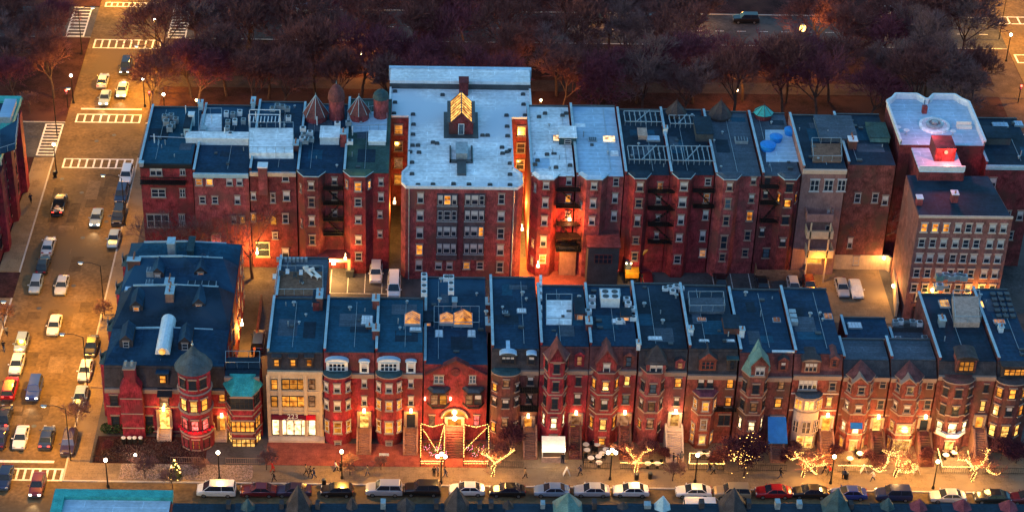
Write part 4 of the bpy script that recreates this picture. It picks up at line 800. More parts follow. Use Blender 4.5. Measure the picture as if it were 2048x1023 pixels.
h.block(640, 680, 268, 290, 1.3, 'metal_white', 'roof_white', 'greenhouse'); h.chimney(592, 300, .8, 1.6, 1.4, 'brick_rose', 2); h.chimney(687, 290, .9, 1.4, 2.4, 'brick_rose', 2)
h = rear('row_house', 'brick row house with mossy green roof, lit top bay and a pink tower behind', 687, 778, 346, 200, 'brick_red', 'roof_green', [(688, 745, 'tri', 1.4)],
 '715,373,13,17,lC 715,373,8,14,lS 714,404,14,15,dC 713,439,12,14,sC 712,479,12,16,sC 712,512,13,16,dC 762,363,10,14,s 762,393,11,16,s 760,428,10,12,s 760,467,10,12,s')
h.deck([(696, 235), (774, 220), (774, 262), (705, 266)], 'roof_blue'); h.block(737, 772, 270, 291, .7, 'metal_white', 'roof_white', 'skylight_box')
# tents, towers on the avenue side
def cone_tower(px, py_top, py_base, r, body, roofm, lab, Y, zb, dome=False):
    Q = W(px, py_base, Y); zt = W(px, py_top, Y).z
    o = thing('turret', (Q.x, Y, zb), lab, 'turret', 'turrets on the avenue side of the far row')
    b = MB(); b.lathe(Q.x, Y, [(r*.95, zb), (r*.95, Q.z)], 12); b.build('wall', body, o)
    b = MB(); b.lathe(Q.x, Y, [(r*1.08, Q.z), (r*.95, Q.z+(zt-Q.z)*.45), (r*.55, Q.z+(zt-Q.z)*.8), (.05, zt)] if dome else [(r*1.12, Q.z), (.05, zt)], 8 if not dome else 14); b.build('roof', roofm, o)
    b = MB()
    if not dome:
        for i in range(8): t = 2*math.pi*i/8; b.tube((Q.x+r*1.13*math.cos(t), Y+r*1.13*math.sin(t), Q.z+.03), (Q.x, Y, zt+.05), .045, n=3)
    b.tube((Q.x, Y, zt-.1), (Q.x, Y, zt+.5), .06, .02, 4); b.build('roof_rib', 'trim_blue' if roofm == 'slate_red' else 'slate', o)
cone_tower(632, 190, 226, 1.8, 'brick_rose', 'slate_red', 'pink brick-coloured pyramid roof left of the domed round tower', 56.8, 14.5)
cone_tower(718, 192, 222, 1.6, 'brick_rose', 'slate_red', 'pink ribbed pyramid roof between the two round brick towers', 56.8, 14.5)
cone_tower(673, 167, 196, 1.25, 'brick_rose', 'slate_red', 'round rose tower with a domed cap and small white tip', 57.2, 13, True); cone_tower(762, 178, 194, 1.2, 'brick_rose', 'slate_teal', 'round rose tower with a blue cap beside the white apartment roof', 57.4, 13, True)
cone_tower(1352, 200, 224, 1.5, 'slate', 'slate', 'grey pyramid roof behind the steel-framed roof', 58.6, 14); cone_tower(1440, 200, 228, 1.7, 'slate', 'slate', 'grey pyramid roof behind the purple-blue roof', 58.2, 14)
cone_tower(1527, 209, 224, 1.4, 'brick_dark', 'copper_green', 'green copper gable peak behind the roof with blue tubs', 58.2, 15)
# apartment block
YC_ = 38.4
ap = thing('apartment_block', (3.4, YC_, 0), 'broad six storey brick apartment block with a large pale flat roof and lit glass penthouse', 'apartment block', 'row houses backing on the alley')
zt = W(922, 378, YC_).z; h = Bd.__new__(Bd); h.root = ap; h.Y = YC_; h.Z = zt; h.Zc = zt; h.mans = 'brick_rose'; h.wall = 'brick_rose'; h.bays = []; h.xm = 920
def gp(x, y): p = G(x, y, zt); return (p.x, p.y)
xl, xr = W(806, 378, YC_).x, W(1041, 378, YC_).x
xbl, xbr = gp(780, 165)[0], gp(1060, 165)[0]; yb = gp(900, 153)[1]; y1 = gp(800, 236)[1]; nl, nr = gp(816, 300)[0], gp(1026, 300)[0]
fl, fr_ = gp(803, 352)[0], gp(1045, 352)[0]; yf = gp(803, 352)[1]
foot = [(xl+.4, YC_), (xr-.4, YC_), (fr_, YC_+1.2), (fr_, yf+.6), (nr, yf+2.2), (nr, y1), (xbr, y1), (xbr, yb), (xbl, yb), (xbl, y1), (nl, y1), (nl, yf+2.2), (fl, yf+.6), (fl, YC_+1.2)]
b = MB(); b.prism(foot, 0, zt); b.build('wall', 'brick_rose', ap)
cxm = (xl+xr)/2; ins = [(x+(.25 if x < cxm else -.25), y+(.25 if y < YC_+1 else -.25 if y > yb-.1 else 0)) for x, y in foot]
b = MB(); b.prism(ins, zt, zt+.12); b.build('roof', 'roof_white', ap)
b = MB(); n = len(foot)
for i in range(n):
    p, q = Vector((*foot[i], 0)), Vector((*foot[(i+1) % n], 0)); d = (q-p).normalized(); nn = Vector((-d.y, d.x, 0))
    A = p; B = q; b.add([(A.x, A.y, zt-.0), (B.x, B.y, zt), ((B+nn*.3).x, (B+nn*.3).y, zt), ((A+nn*.3).x, (A+nn*.3).y, zt), (A.x, A.y, zt+.45), (B.x, B.y, zt+.45), ((B+nn*.3).x, (B+nn*.3).y, zt+.45), ((A+nn*.3).x, (A+nn*.3).y, zt+.45)], [(0, 1, 5, 4), (4, 5, 6, 7), (2, 3, 7, 6)])
b.build('parapet', 'metal_white', ap)
b = MB(); a_ = gp(780, 165); b.box(xbl+.1, xbr-.1, yb-4.2, yb-.3, zt+.12, zt+1.5); b.build('front_attic', 'roof_white', ap)
b = MB(); b.box(xbl-.2, xbr+.2, yb-.3, yb+.5, zt-.6, zt+1.6); b.build('cornice', 'roof_blue', ap)
b = MB(); b.box(xbl, xbr, yb-4.32, yb-4.2, zt+.1, zt+1.0); b.build('flashing', 'metal_dark', ap)
R6 = (395, 430, 464.5, 498, 529)
h.wins(' '.join(f'{841-i*.8},{y},13,20,{k}' for i, (y, k) in enumerate(zip(R6, 'sssls')))+' '+' '.join(f'{1003-i*.8},{y},13,20,{k}' for i, (y, k) in enumerate(zip((397, 432, 466, 499, 533), 'dsdsd'))))
for cx_, ks in ((894, ('sls', 'ddd', 'sss', 'sss')), (949, ('ssd', 'sss', 'ssl', 'sss'))):
    a, c = W(cx_-20, 386, YC_).x, W(cx_+22, 386, YC_).x; z0, z1 = W(cx_, 517, YC_).z, W(cx_, 386, YC_).z
    b = MB(); b.box(a, c, YC_-.35, YC_-.0, z0, z1); b.build('bay', 'panel_grey', ap)
    for y, kk in zip((399, 430, 462, 496), ks):
        z = W(cx_, y, YC_-.35).z
        for j, k in enumerate(kk): win(ap, (a+(c-a)*(j+.5)/3, YC_-.36, z), (.7, 1.0, .7)[j], 1.65, k, 0, 'trim_white', None)
        b = MB(); b.box(a, c, YC_-.48, YC_-.36, z-1.15, z-.98); b.build('spandrel', 'metal_grey', ap)
h.wins('877,530,13,14,s 899,530,12,14,s 933,530,13,13,l 960,530,13,14,d')
for (x, ya, k) in ((xbl, y1, 0),): pass
for x in (xl+.4, xr-.4): b = MB(); b.tube((x+(.5 if x < cxm else -.5), YC_-.1, 0), (x+(.5 if x < cxm else -.5), YC_-.1, zt), .09, n=6); b.build('downpipe', 'metal_grey', ap)
for sx, xx, ks in ((0, (xbl+nl)/2, 'ldml'), (1, (xbr+nr)/2, 'ldds')):     # windows of the light wells
    for j, k in enumerate(ks): win(ap, (xx, y1-.01, zt-2.0-j*3.0), 1.3, 1.7, k)
    for j in range(4):
        for i in range(3): win(ap, ((nl if sx == 0 else nr)+(-.01 if sx == 0 else .01), y1-2.5-i*3.6, zt-2.0-j*3.), 1., 1.5, 'dsdl'[(i+j*2+sx) % 4], R(-90 if sx == 0 else 90))
# glass penthouse
p0, p1 = G(898, 270, zt), G(946, 270, zt); q0 = G(898, 205, zt+2); b = MB(); b.box(p0.x, p1.x, p0.y, q0.y, zt+.1, zt+2.2); po = b.build('penthouse', 'brick_dark', ap)
xm = (p0.x+p1.x)/2; v = [(p0.x+.25, p0.y, zt+2.25), (p1.x-.25, p0.y, zt+2.25), (xm, p0.y, zt+3.9), (p0.x+.25, q0.y, zt+2.25), (p1.x-.25, q0.y, zt+2.25), (xm, q0.y, zt+3.9)]
b = MB(); b.add(v, [(0, 2, 5, 3), (2, 1, 4, 5)]); b.build('glass_roof', 'lit_yellow', po); 
for f_ in ((0, 1, 2), (4, 3, 5)): b = MB(); b.face([v[i] for i in f_]); b.build('gable', 'brick_dark', po)
b = MB()
for i in range(9):
    y = p0.y+(q0.y-p0.y)*i/8; b.tube((p0.x+.25, y, zt+2.3), (xm, y, zt+3.95), .06, n=4); b.tube((p1.x-.25, y, zt+2.3), (xm, y, zt+3.95), .06, n=4)
b.tube((xm, p0.y, zt+3.95), (xm, q0.y, zt+3.95), .12, n=4); b.box(p0.x-.3, p0.x+.2, p0.y, q0.y, zt+2.2, zt+2.35); b.box(p1.x-.2, p1.x+.3, p0.y, q0.y, zt+2.2, zt+2.35); b.build('glazing_bar', 'metal_dark', po)
win(ap, (xm, p0.y-.01, zt+1.1), .9, 1.9, 'b', 0, 'metal_white', None, 'door')
b = MB(); b.box(p0.x-.8, p1.x+.8, p0.y-1.1, q0.y+.3, zt+.1, zt+.22); b.build('curb', 'metal_dark', ap)
h.block(918, 936, 181, 193, 2.4, 'brick_dark', 'brick_dark', 'chimney'); h.block(912, 934, 300, 322, 1.3, 'metal_grey', 'metal_grey', 'bulkhead')
b = MB(); 
for (a, c, d, e) in ((899, 945, 324, 327), (899, 902, 296, 327), (942, 945, 296, 327), (914, 932, 327, 352)): A, B_ = G(a, e, zt), G(c, d, zt); b.box(A.x, B_.x, A.y, B_.y, zt+.1, zt+.5)
b.build('curb', 'metal_dark', ap)
# houses to the right of the block
h = rear('row_house', 'brick row house with a pale ribbed roof and mossy edge, right of the apartment block', 1062, 1150, 352, 213, 'brick_red', 'roof_white', [(1065, 1118, 'tri', 1.5)],
 '1093,370,12,14,sC 1091,405,12,18,sC 1089,441,12,18,sC 1086,482,12,20,sC 1084,517,14,16,lC 1070,370,6,14,sL 1070,480,6,14,lL 1070,515,6,14,lL 1138,361,11,15,s 1136,396,11,15,l 1136,430,11,15,d', [(1136, (378, 411, 446, 488), 3.6)])
h.block(1118, 1150, 268, 290, 1.3, 'slate_teal', 'roof_white', wk='d'); h.skylight(1116, 280, 1.6, 1.6, 'lit_white', .4); h.bay(1119, 1152, 497, 'rect', 1.2, m='stone_brown', roof='metal_dark'); h.wins('1128,512,9,20,l 1145,512,9,20,l', 'stone_brown'); h.escape(1136, (468, 492), 3.8, 2.0); 
point_light(W(1139, 448, YB-1.9), 900, (1, .20, .03), .2, h.root); b = MB(); P = W(1139, 440, YB-.3); b.cbox(P.x, P.y, P.z, .4, .3, .3); b.build('wall_lamp', 'globe_warm', h.root); point_light(W(1100, 520, YB-3.5), 600, (1, .42, .08), .3, h.root)
h = rear('row_house', 'brick row house with smooth blue roof and two skylights above a dark shed', 1153, 1248, 352, 213, 'brick_rose', 'roof_blue', [(1158, 1216, 'tri', 1.5)],
 '1188,371,12,14,sC 1186,406,12,17,sC 1183,441,12,16,sC 1167,405,6,14,sL 1232,363,11,15,d 1230,395,11,18,s 1228,431,11,18,s')
h.skylight(1218, 281, 1.9, 1.7, 'lit_white', .35, 'metal_white'); h.skylight(1229, 309, 1.2, 1.1, 'roof_white', .35, 'metal_white'); h.skylight(1185, 281, 1.3, 1.1, 'glass_sky', .3)
h = rear('row_house', 'brick row house, left half of the steel-framed roof, with black fire escapes', 1250, 1340, 350, 221, 'brick_red', 'roof_black', [(1258, 1300, 'tri', 1.4)],
 '1283,373,14,18,sC 1280,406,14,16,dC 1277,441,12,20,sC 1274,480,12,12,dC 1272,512,12,16,dC 1320,371,11,14,m 1317,400,11,14,s 1316,436,10,14,s 1313,470,10,14,s', [(1322, (381, 415, 447, 482), 4.0)], fr='trim_stone'); hl = h
h = rear('row_house', 'brick row house, right half of the steel-framed roof, with a deep rear bay', 1341, 1429, 350, 221, 'brick_red', 'roof_black', [(1345, 1388, 'tri', 1.4)],
 '1373,372,15,16,sC 1370,404,15,18,sC 1366,439,12,18,sC 1363,475,12,14,sC 1360,518,14,16,dC 1416,363,12,14,d 1413,395,12,18,m 1411,429,11,18,s 1405,471,11,20,s 1405,505,14,14,m', [(1407, (380, 411), 3.2)])
# roof framing across both
for hh, spans in ((hl, ((1250, 1320, 232, 252), (1258, 1336, 302, 328))), (h, ((1340, 1388, 240, 256), (1345, 1424, 302, 330)))):
    for x0, x1, ya, yb_ in spans:
        b = MB()
        P, Q = G(x0, yb_, hh.Z), G(x1, ya, hh.Z); z = hh.Z+.75; b.box(P.x, Q.x, Q.y, Q.y+.12, z, z+.12); b.box(P.x, Q.x, P.y, P.y+.12, z, z+.12); n = int((x1-x0)/9)
        for i in range(n+1): x = P.x+(Q.x-P.x)*i/n; b.box(x-.05, x+.05, P.y, Q.y, z, z+.08); b.box(x-.05, x+.05, P.y, P.y+.08, hh.Z+.1, z); b.box(x-.05, x+.05, Q.y, Q.y+.08, hh.Z+.1, z)
        b.tube((P.x+(Q.x-P.x)*.3, P.y, z+.1), (P.x+(Q.x-P.x)*.7, Q.y, z+.3), .08, n=4)
        b.build('roof_frame', 'metal_grey', hh.root)
hl.block(1277, 1291, 265, 280, .7, 'wood_pale', 'wood_pale', 'hatch'); hl.skylight(1306, 280, 2., 1.4, 'roof_blue', .4); h.block(1392, 1418, 250, 284, 1.4, 'metal_dark'); hl.chimney(1330, 268, .6, .8, 1.3, 'metal_white', 1)
h = rear('row_house', 'brick row house with a plain purple-blue roof between the steel frames and the blue tubs', 1431, 1523, 352, 225, 'brick_rose', 'roof_grey', [(1434, 1481, 'tri', 1.4)],
 '1466,373,12,16,sC 1462,407,12,18,bC 1458,441,12,18,dC 1455,484,13,26,dC 1450,514,12,14,dC 1507,361,11,14,s 1503,396,11,16,s 1499,431,12,18,l 1495,470,12,18,d 1490,505,12,14,d', fr='trim_stone')
h.skylight(1482, 284, 1.9, 1.4, 'roof_grey', .6)
h = rear('row_house', 'brick row house whose roof carries three blue tubs, with an orange-lit bay', 1525, 1602, 352, 228, 'brick_dark', 'roof_grey', [(1556, 1598, 'tri', 1.4)],
 '1535,361,11,14,d 1531,388,10,14,s 1524,463,10,16,s 1580,375,14,16,dC 1580,406,13,15,lC 1580,400,8,16,lS 1575,440,13,16,dC 1570,484,12,16,sC 1550,478,8,22,s 1532,505,14,18,b', [(1538, (372, 404, 440), 2.8)], fr='trim_black')
for x, y in ((1580, 270), (1551, 284), (1535, 300)):
    P = G(x, y, h.Z); t = thing('water_tub', (P.x, P.y, h.Z+.1), {1580: 'round bright blue tub, the farthest of the three on the grey roof', 1551: 'round bright blue tub, middle one of three on the grey roof', 1535: 'large squat blue tub, the nearest of three on the grey roof'}[x], 'tub', 'blue tubs on the roof'); b = MB(); r = .95 if x != 1535 else 1.15; b.lathe(P.x, P.y, [(r*.85, P.z+.1), (r, P.z+.9), (r*1.05, P.z+1.0), (r*1.05, P.z+1.06), (r*.9, P.z+1.08), (r*.85, P.z+.8)], 16); b.build('tub', 'blue_tub', t)
    b = MB(); b.lathe(P.x, P.y, [(r*.96, P.z+1.06), (r*.5, P.z+1.2), (.05, P.z+1.22)], 16); b.build('cover', 'blue_tub', t)
h.deck([(1530, 262), (1592, 262), (1600, 325), (1532, 325)], 'roof_blue', rail=False)
# stepped stucco house
h = rear('row_house', 'tan stucco rear house with stacked balconies and three arched white windows', 1606, 1692, 350, 232, 'stucco_pink', 'roof_black', [], '1629,370,18,22,d 1657,370,18,22,d 1685,370,16,22,d 1660,425,12,14,s 1652,460,10,20,d', trim='stone_pale') if False else Bd('row_house', 'tan stucco rear house with stacked balconies and three arched white windows', 1606, 1694, 338, 232, YB, 'stucco_pink', 'roof_black', group=GB, cornice='stone_pale')
h.wins('1629,370,18,22,d 1657,370,18,22,d 1683,370,16,22,d', 'trim_white', 'trim_white', div=2); h.wins('1660,425,12,14,s 1655,460,10,20,d 1627,517,34,18,l')
for k, (pa, pb) in enumerate(((418, 440), (452, 474), (490, 512))):
    P, Q = W(1612, pb, YB-1.8), W(1668, pa, YB-1.8); b = MB(); b.box(P.x, Q.x, YB-2.2, YB-.02, P.z, P.z+.2); b.box(P.x, Q.x, YB-2.2, YB-2.05, P.z+.2, P.z+1.3); b.box(P.x, P.x+.15, YB-2.05, YB-.02, P.z+.2, P.z+1.3); b.box(Q.x-.15, Q.x, YB-2.05, YB-.02, P.z+.2, P.z+1.3); b.build('balcony', 'stucco_tan' if k else 'stucco_pink', h.root)
b = MB(); P, Q = W(1612, 520, YB-2), W(1668, 410, YB-2)
for x in (P.x, Q.x-.2): b.box(x, x+.2, YB-2.2, YB-2.0, 0, Q.z-3)
b.build('post', 'stucco_tan', h.root); h.deck([(1622, 290), (1680, 290), (1682, 326), (1625, 326)], 'wood', h=.3); h.block(1640, 1700, 240, 285, .7, 'roof_grey', 'roof_grey', 'bulkhead')
point_light(W(1638, 525, YB-3.0), 330, WARM, .3, h.root)
h = Bd('row_house', 'dark brick rear house half hidden by the bare tree beside the tall brick building', 1696, 1792, 330, 230, YB+1.5, 'brick_brown', 'roof_black', group=GB, cornice=None); h.chimney(1703, 295, 1.2, 1.4, 1.6, 'brick_brown', 3, 'metal_white'); h.wins('1715,395,12,18,d 1750,395,12,18,d 1700,485,10,20,s 1712,520,12,18,m 1770,400,12,18,s')
h.block(1740, 1768, 255, 285, .8, 'copper_pale', 'roof_green')
# white roof terrace building
Y = 45; z = 19.6; P0 = G(1772, 205, z); P1 = G(1950, 205, z); P2 = G(1968, 290, z); P3 = G(1800, 290, z)
h = Bd.__new__(Bd); h.root = thing('terrace_house', ((P2.x+P3.x)/2, P3.y, 0), 'brick house topped by a pink-lit pale roof terrace with a round centrepiece and bowed parapet', 'row house', GB)
h.Z = z; h.Y = P3.y; h.wall = 'brick_dark'; h.mans = 'brick_dark'; h.bays = []; h.xm = 1880; h.Zc = z
ft = [(P3.x, P3.y), (P2.x, P3.y), (P2.x, P0.y-1), (P2.x-1, P0.y), (P2.x-1.7, P0.y+1.2), (P2.x-5, P0.y+1.2), (P2.x-6, P0.y-.3), (P3.x+6, P0.y-.3), (P3.x+5, P0.y+1.2), (P3.x+1.7, P0.y+1.2), (P3.x+1, P0.y), (P3.x, P0.y-1)]
b = MB(); b.prism(ft, 0, z); b.build('wall', 'brick_dark', h.root); b = MB(); b.prism([(x*.985+(P2.x+P3.x)/2*.015, y*.985+.015*(P3.y+8)) for x, y in ft], z, z+.1); b.build('roof', 'roof_blue', h.root)
b = MB(); n = len(ft)
for i in range(1, n):
    p, q = ft[i], ft[(i+1) % n]; b.tube((p[0], p[1], z+.9), (q[0], q[1], z+.9), .22, n=4)
    d = Vector((q[0]-p[0], q[1]-p[1], 0)); nn = Vector((-d.y, d.x, 0)).normalized()*.2; b.add([(p[0], p[1], z), (q[0], q[1], z), (q[0]+nn.x, q[1]+nn.y, z), (p[0]+nn.x, p[1]+nn.y, z), (p[0], p[1], z+.9), (q[0], q[1], z+.9), (q[0]+nn.x, q[1]+nn.y, z+.9), (p[0]+nn.x, p[1]+nn.y, z+.9)], [(0, 1, 5, 4), (4, 5, 6, 7), (2, 3, 7, 6)])
b.build('parapet', 'metal_white', h.root)
c = G(1868, 254, z); b = MB(); b.lathe(c.x, c.y, [(2.3, z+.1), (2.3, z+.5), (1.9, z+.55), (1.85, z+.3)], 20); b.build('round_planter', 'roof_white', h.root); b = MB(); b.lathe(c.x, c.y, [(1.2, z+.1), (1.2, z+.7), (.9, z+.8), (.85, z+.5)], 18); b.lathe(c.x, c.y, [(.5, z+.1), (.5, z+1.0), (.3, z+1.1)], 12); b.build('fountain', 'metal_grey', h.root)
# stair wing below the terrace with the red lamp
P, Q = G(1838, 343, 19.1), G(1912, 300, 19.1); b = MB(); b.box(P.x, Q.x, P.y, P3.y, 0, 19.0); b.build('rear_wing', 'brick_dark', h.root); b = MB(); b.box(P.x+.1, Q.x-.1, P.y+.1, P3.y, 19.0, 19.2); b.build('wing_roof', 'roof_blue', h.root)
A, B_ = G(1868, 322, 19.2), G(1900, 300, 19.2); b = MB(); b.box(A.x, B_.x, A.y, P3.y, 19.2, 21.4); b.build('stair_tower', 'brick_dark', h.root)
b = MB(); xw = (A.x+B_.x)/2; b.ball((xw, A.y-.25, 20.9), .28); b.build('red_lamp', 'lamp_red', h.root); point_light((xw+.3, A.y-1.4, 21.2), 620, (1, .12, .08), .2, h.root)
point_light((c.x-2, c.y-6, z+3.2), 300, (1, .25, .35), .3, h.root)
b = MB(); b.box(P.x, Q.x, P.y, P.y+.2, 19.2, 20.1); b.build('railing', 'metal_white', h.root)
# tall plain brick building
Y = 29.6; zt = W(1930, 436, Y).z; X0, X1 = W(1838, 434, Y).x, W(2026, 436, Y).x; yb = G(1812, 350, zt).y
h = Bd.__new__(Bd); h.root = thing('tall_brick_building', ((X0+X1)/2, Y, 0), 'plain tall brick building with four rows of eight windows and a dark flat roof', 'building'); h.Y = Y; h.Z = zt; h.wall = 'brick_rose'; h.mans = 'slate'; h.bays = []; h.xm = 1930; h.Zc = zt
X0b = G(1812, 350, zt).x
b = MB(); b.prism([(X0, Y), (X1, Y), (X1-1, yb), (X0b, yb)], 0, zt); b.build('wall', 'brick_mauve', h.root); b = MB(); b.prism([(X0+.15, Y+.15), (X1-.15, Y+.15), (X1-1.1, yb-.1), (X0b+.15, yb-.1)], zt, zt+.1); b.build('roof', 'roof_black', h.root)
b = MB(); b.box(X0, X1, Y-.06, Y+.2, zt, zt+.35); b.build('parapet', 'stone_pale', h.root)
for py, k8 in ((455, 'lllsdsss'), (486, 'ddssddss'), (516, 'sssddsss'), (546, 'ddsdddss'), (576, 'dddddsdd')):
    z = W(1930, py, Y).z
    for px, k in zip((1848, 1870, 1892, 1916, 1937, 1958, 1985, 2007), k8): win(h.root, (W(px, 455, Y).x, Y-.005, z), .95, 1.45, k, 0, 'trim_white', 'stone_pale')
win(h.root, (X0+1.8, Y-.005, 4.0), .95, 1.5, 's'); win(h.root, (X0+1.8, Y-.005, 1.2), 1.0, 2.2, 'd', 0, 'trim_black', None, 'door'); h.chimney(1837, 408, .8, 1.0, 1.3, 'brick_rose', 0, 'metal_white'); h.chimney(1907, 402, .9, 1.1, 1.5, 'brick_rose', 1, 'metal_white')
b = MB(); b.cbox(X0+3.6, Y-.25, 5.2, .35, .3, .3); b.build('wall_lamp', 'globe_warm', h.root); point_light((X0+3.6, Y-1.2, 4.8), 260, WARM, .2, h.root)
b = MB(); b.cbox(X1-3, Y-.25, 5.2, .35, .3, .3); b.build('wall_lamp', 'globe_warm', h.root); point_light((X1-3, Y-1.2, 4.8), 500, WARM, .2, h.root)
h = Bd('row_house', 'dark low-lit row house at the far right edge behind the terrace', 1972, 2075, 330, 238, YB+3, 'brick_dark', 'roof_black', group=GB, cornice='trim_blue'); h.wins('1985,365,14,20,s 1990,430,12,18,d 2015,430,12,18,d 2040,430,12,18,s 2020,470,12,16,d'); h.skylight(2000, 252, 2.4, 1.2, 'roof_blue'); h.skylight(2036, 250, 1.4, 1.4, 'roof_blue'); h.block(1972, 2010, 268, 290, 1.2, 'metal_dark')
# left corner building
z = 15.3; Pr = G(52, 196, z); Pf = G(0, 345, z); P2 = G(38, 345, z)
h = Bd.__new__(Bd); X1 = P2.x; h.root = thing('corner_building', (X1-10, P2.y, 0), 'dark brick corner building with a broad green copper cornice at the left edge', 'building'); h.Z = z; h.Y = P2.y; h.wall = 'brick_crimson'; h.mans = 'slate'; h.bays = []; h.xm = 20; h.Zc = z
X1 = -61.2-3.2; yf, yb = 41.5, G(52, 196, z).y
b = MB(); b.box(X1-22, X1, yf, yb, 0, z-.9); b.build('wall', 'brick_crimson', h.root); b = MB(); b.box(X1-21, X1-1, yf+1, yb-1, z-.9, z-.4); b.build('roof', 'roof_dark', h.root)
b = MB()
for (xa, xb, ya, yc) in ((X1-22, X1+.7, yf-.7, yf+1), (X1-1, X1+.7, yf+1, yb-1), (X1-22, X1+.7, yb-1, yb+.7)): b.box(xa, xb, ya, yc, z-.9, z)
for (xa, xb, ya, yc) in ((X1-22, X1+.3, yf-.3, yf+.2), (X1-.2, X1+.3, yf+.2, yb+.3)): b.box(xa, xb, ya, yc, z-1.5, z-.9)
b.build('cornice', 'copper_green', h.root); b = MB()
for i in range(13): b.box(X1-.0, X1+.62, yf+.8+i*2.0, yf+1.0+i*2.0, z-1.3, z-.9)
for i in range(5): b.box(X1-1-i*2.2, X1-.8-i*2.2, yf-.6, yf, z-1.3, z-.9)
b.build('bracket', 'copper_green', h.root)
for i in range(8):
    for j in range(4): win(h.root, (X1+.005, yf+1.8+i*3.1, 2.4+j*3.2), 1.1, 1.9, 'dsdd'[(i*3+j) % 4], R(90), 'trim_black', 'stone_brown')
for j in range(4):
    for i in range(2): win(h.root, (X1-2.2-i*3, yf-.005, 2.4+j*3.2), 1.1, 1.8, 'dd'[i], 0, 'trim_black', 'stone_brown')
for i in range(3): b = MB(); y = yf+4+i*8.5; b.prism([(X1, y-1.6), (X1+.9, y-1), (X1+.9, y+1), (X1, y+1.6)], 0, z-1.6); b.build('bay', 'brick_crimson', h.root)
h.block(0, 34, 215, 250, 1.4, 'metal_grey', 'roof_blue', zz=z-.4); h.deck([(0, 262), (38, 240), (32, 300), (0, 310)], 'roof_dark')
# garage with yellow light under the far row; sheds, walls, fences
x0, x1 = G(636, 536, 0).x, G(702, 536, 0).x; o = thing('garage_porch', ((x0+x1)/2, 40, 0), 'open garage porch glowing yellow at the foot of the brick row', 'porch')
b = MB(); b.box(x0, x1, 38.7, 39.2, 2.6, 3.2); b.box(x0, x0+.4, 38.7, 39.2, 0, 2.6); b.box(x1-.4, x1, 38.7, 39.2, 0, 2.6); b.build('frame', 'stucco_tan', o); b = MB(); b.box(x0, x1, 38.6, 41-.02, 3.2, 3.35); b.build('roof', 'brick_dark', o); b = MB(); b.cbox((x0+x1)/2, 38.55, 2.3, .5, .2, .25); b.build('lamp', 'globe_warm', o); point_light(((x0+x1)/2, 37.9, 2.6), 850, (1, .55, .14), .25, o); point_light(((x0+x1)/2, 40.0, 2.2), 160, (1, .55, .14), .25, o)
P = W(1204, 478, 38.6); x0, x1 = W(1176, 478, 38).x, W(1238, 478, 38).x; zr = P.z; o = thing('shed', ((x0+x1)/2, 36.2, 0), 'black two storey shed with a sloping dark roof behind the brick row', 'shed')
b = MB(); b.box(x0, x1, 36.4, 40.9, 0, zr); b.build('wall', 'metal_dark', o); b = MB(); b.box(x0-.2, x1+.2, 36.2, 40.95, zr, zr+.15); b.build('roof', 'slate_red', o); win(o, ((x0+x1)/2, 36.39, zr-2), 2.6, 1.6, 'd', 0, 'brick_brown', None, 'window', 4)
def wall_thing(pts, hgt, m, lab, cap=None, cat='wall', name='yard_wall', th=.3):
    o = thing(name, (pts[0][0], pts[0][1], 0), lab, cat); b = MB()
    for p, q in zip(pts, pts[1:]):
        p, q = Vector((*p, 0)), Vector((*q, 0)); d = (q-p).normalized(); n = Vector((-d.y, d.x, 0))*th/2
        b.add([p-n, q-n, q+n, p+n]+[v+Vector((0, 0, hgt)) for v in (p-n, q-n, q+n, p+n)], [(3, 2, 1, 0), (4, 5, 6, 7), (0, 1, 5, 4), (1, 2, 6, 5), (2, 3, 7, 6), (3, 0, 4, 7)])
    b.build('wall', m, o); return o
wall_thing([(57.3, 42.6), (69.6, 42.6), (70.0, 41.9)], 2.6, 'stucco_tan', 'tan rendered yard wall behind the two cars in the lit courtyard', name='yard_wall')
wall_thing([(70.4, 41.8), (68.9, 30.2)], 2.4, 'stucco_tan', 'tan wall running beside the tall brick building in the lit courtyard')
wall_thing([(49.5, 42), (49.5, 39.2), (56.9, 39.2), (56.9, 42)], 1.9, 'wood', 'brown timber fence around the small back yard', cat='fence', name='yard_fence', th=.12)
wall_thing([(-24.2, 14), (-24.2, 32)], 1.2, 'brick_brown', 'low brick wall along the side alley by the tan building')
wall_thing([(-28.4, 42.0), (-21.8, 42.0)], 2.2, 'stucco_tan', 'pale lit wall at the head of the side alley')
P = Vector((70.2, 36.5, 2.6)); o = thing('wall_lamp', (69.0, 35, 2.0), 'bright lamp on the tan wall beside the tall brick building', 'lamp'); b = MB(); b.cbox(69.1, 35, 2.0, .3, .4, .3); b.build('lamp', 'globe_warm', o); point_light((68.3, 35, 2.6), 420, (1, .50, .13), .3, o)
o = thing('wall_lamp', (69.5, 42.2, 2.2), 'small lamp over the pale gate in the corner of the lit courtyard', 'lamp'); b = MB(); b.cbox(69.0, 42.3, 2.1, .3, .3, .3); b.build('lamp', 'globe_warm', o); point_light((68.4, 41.2, 2.5), 230, (1, .50, .13), .3, o)
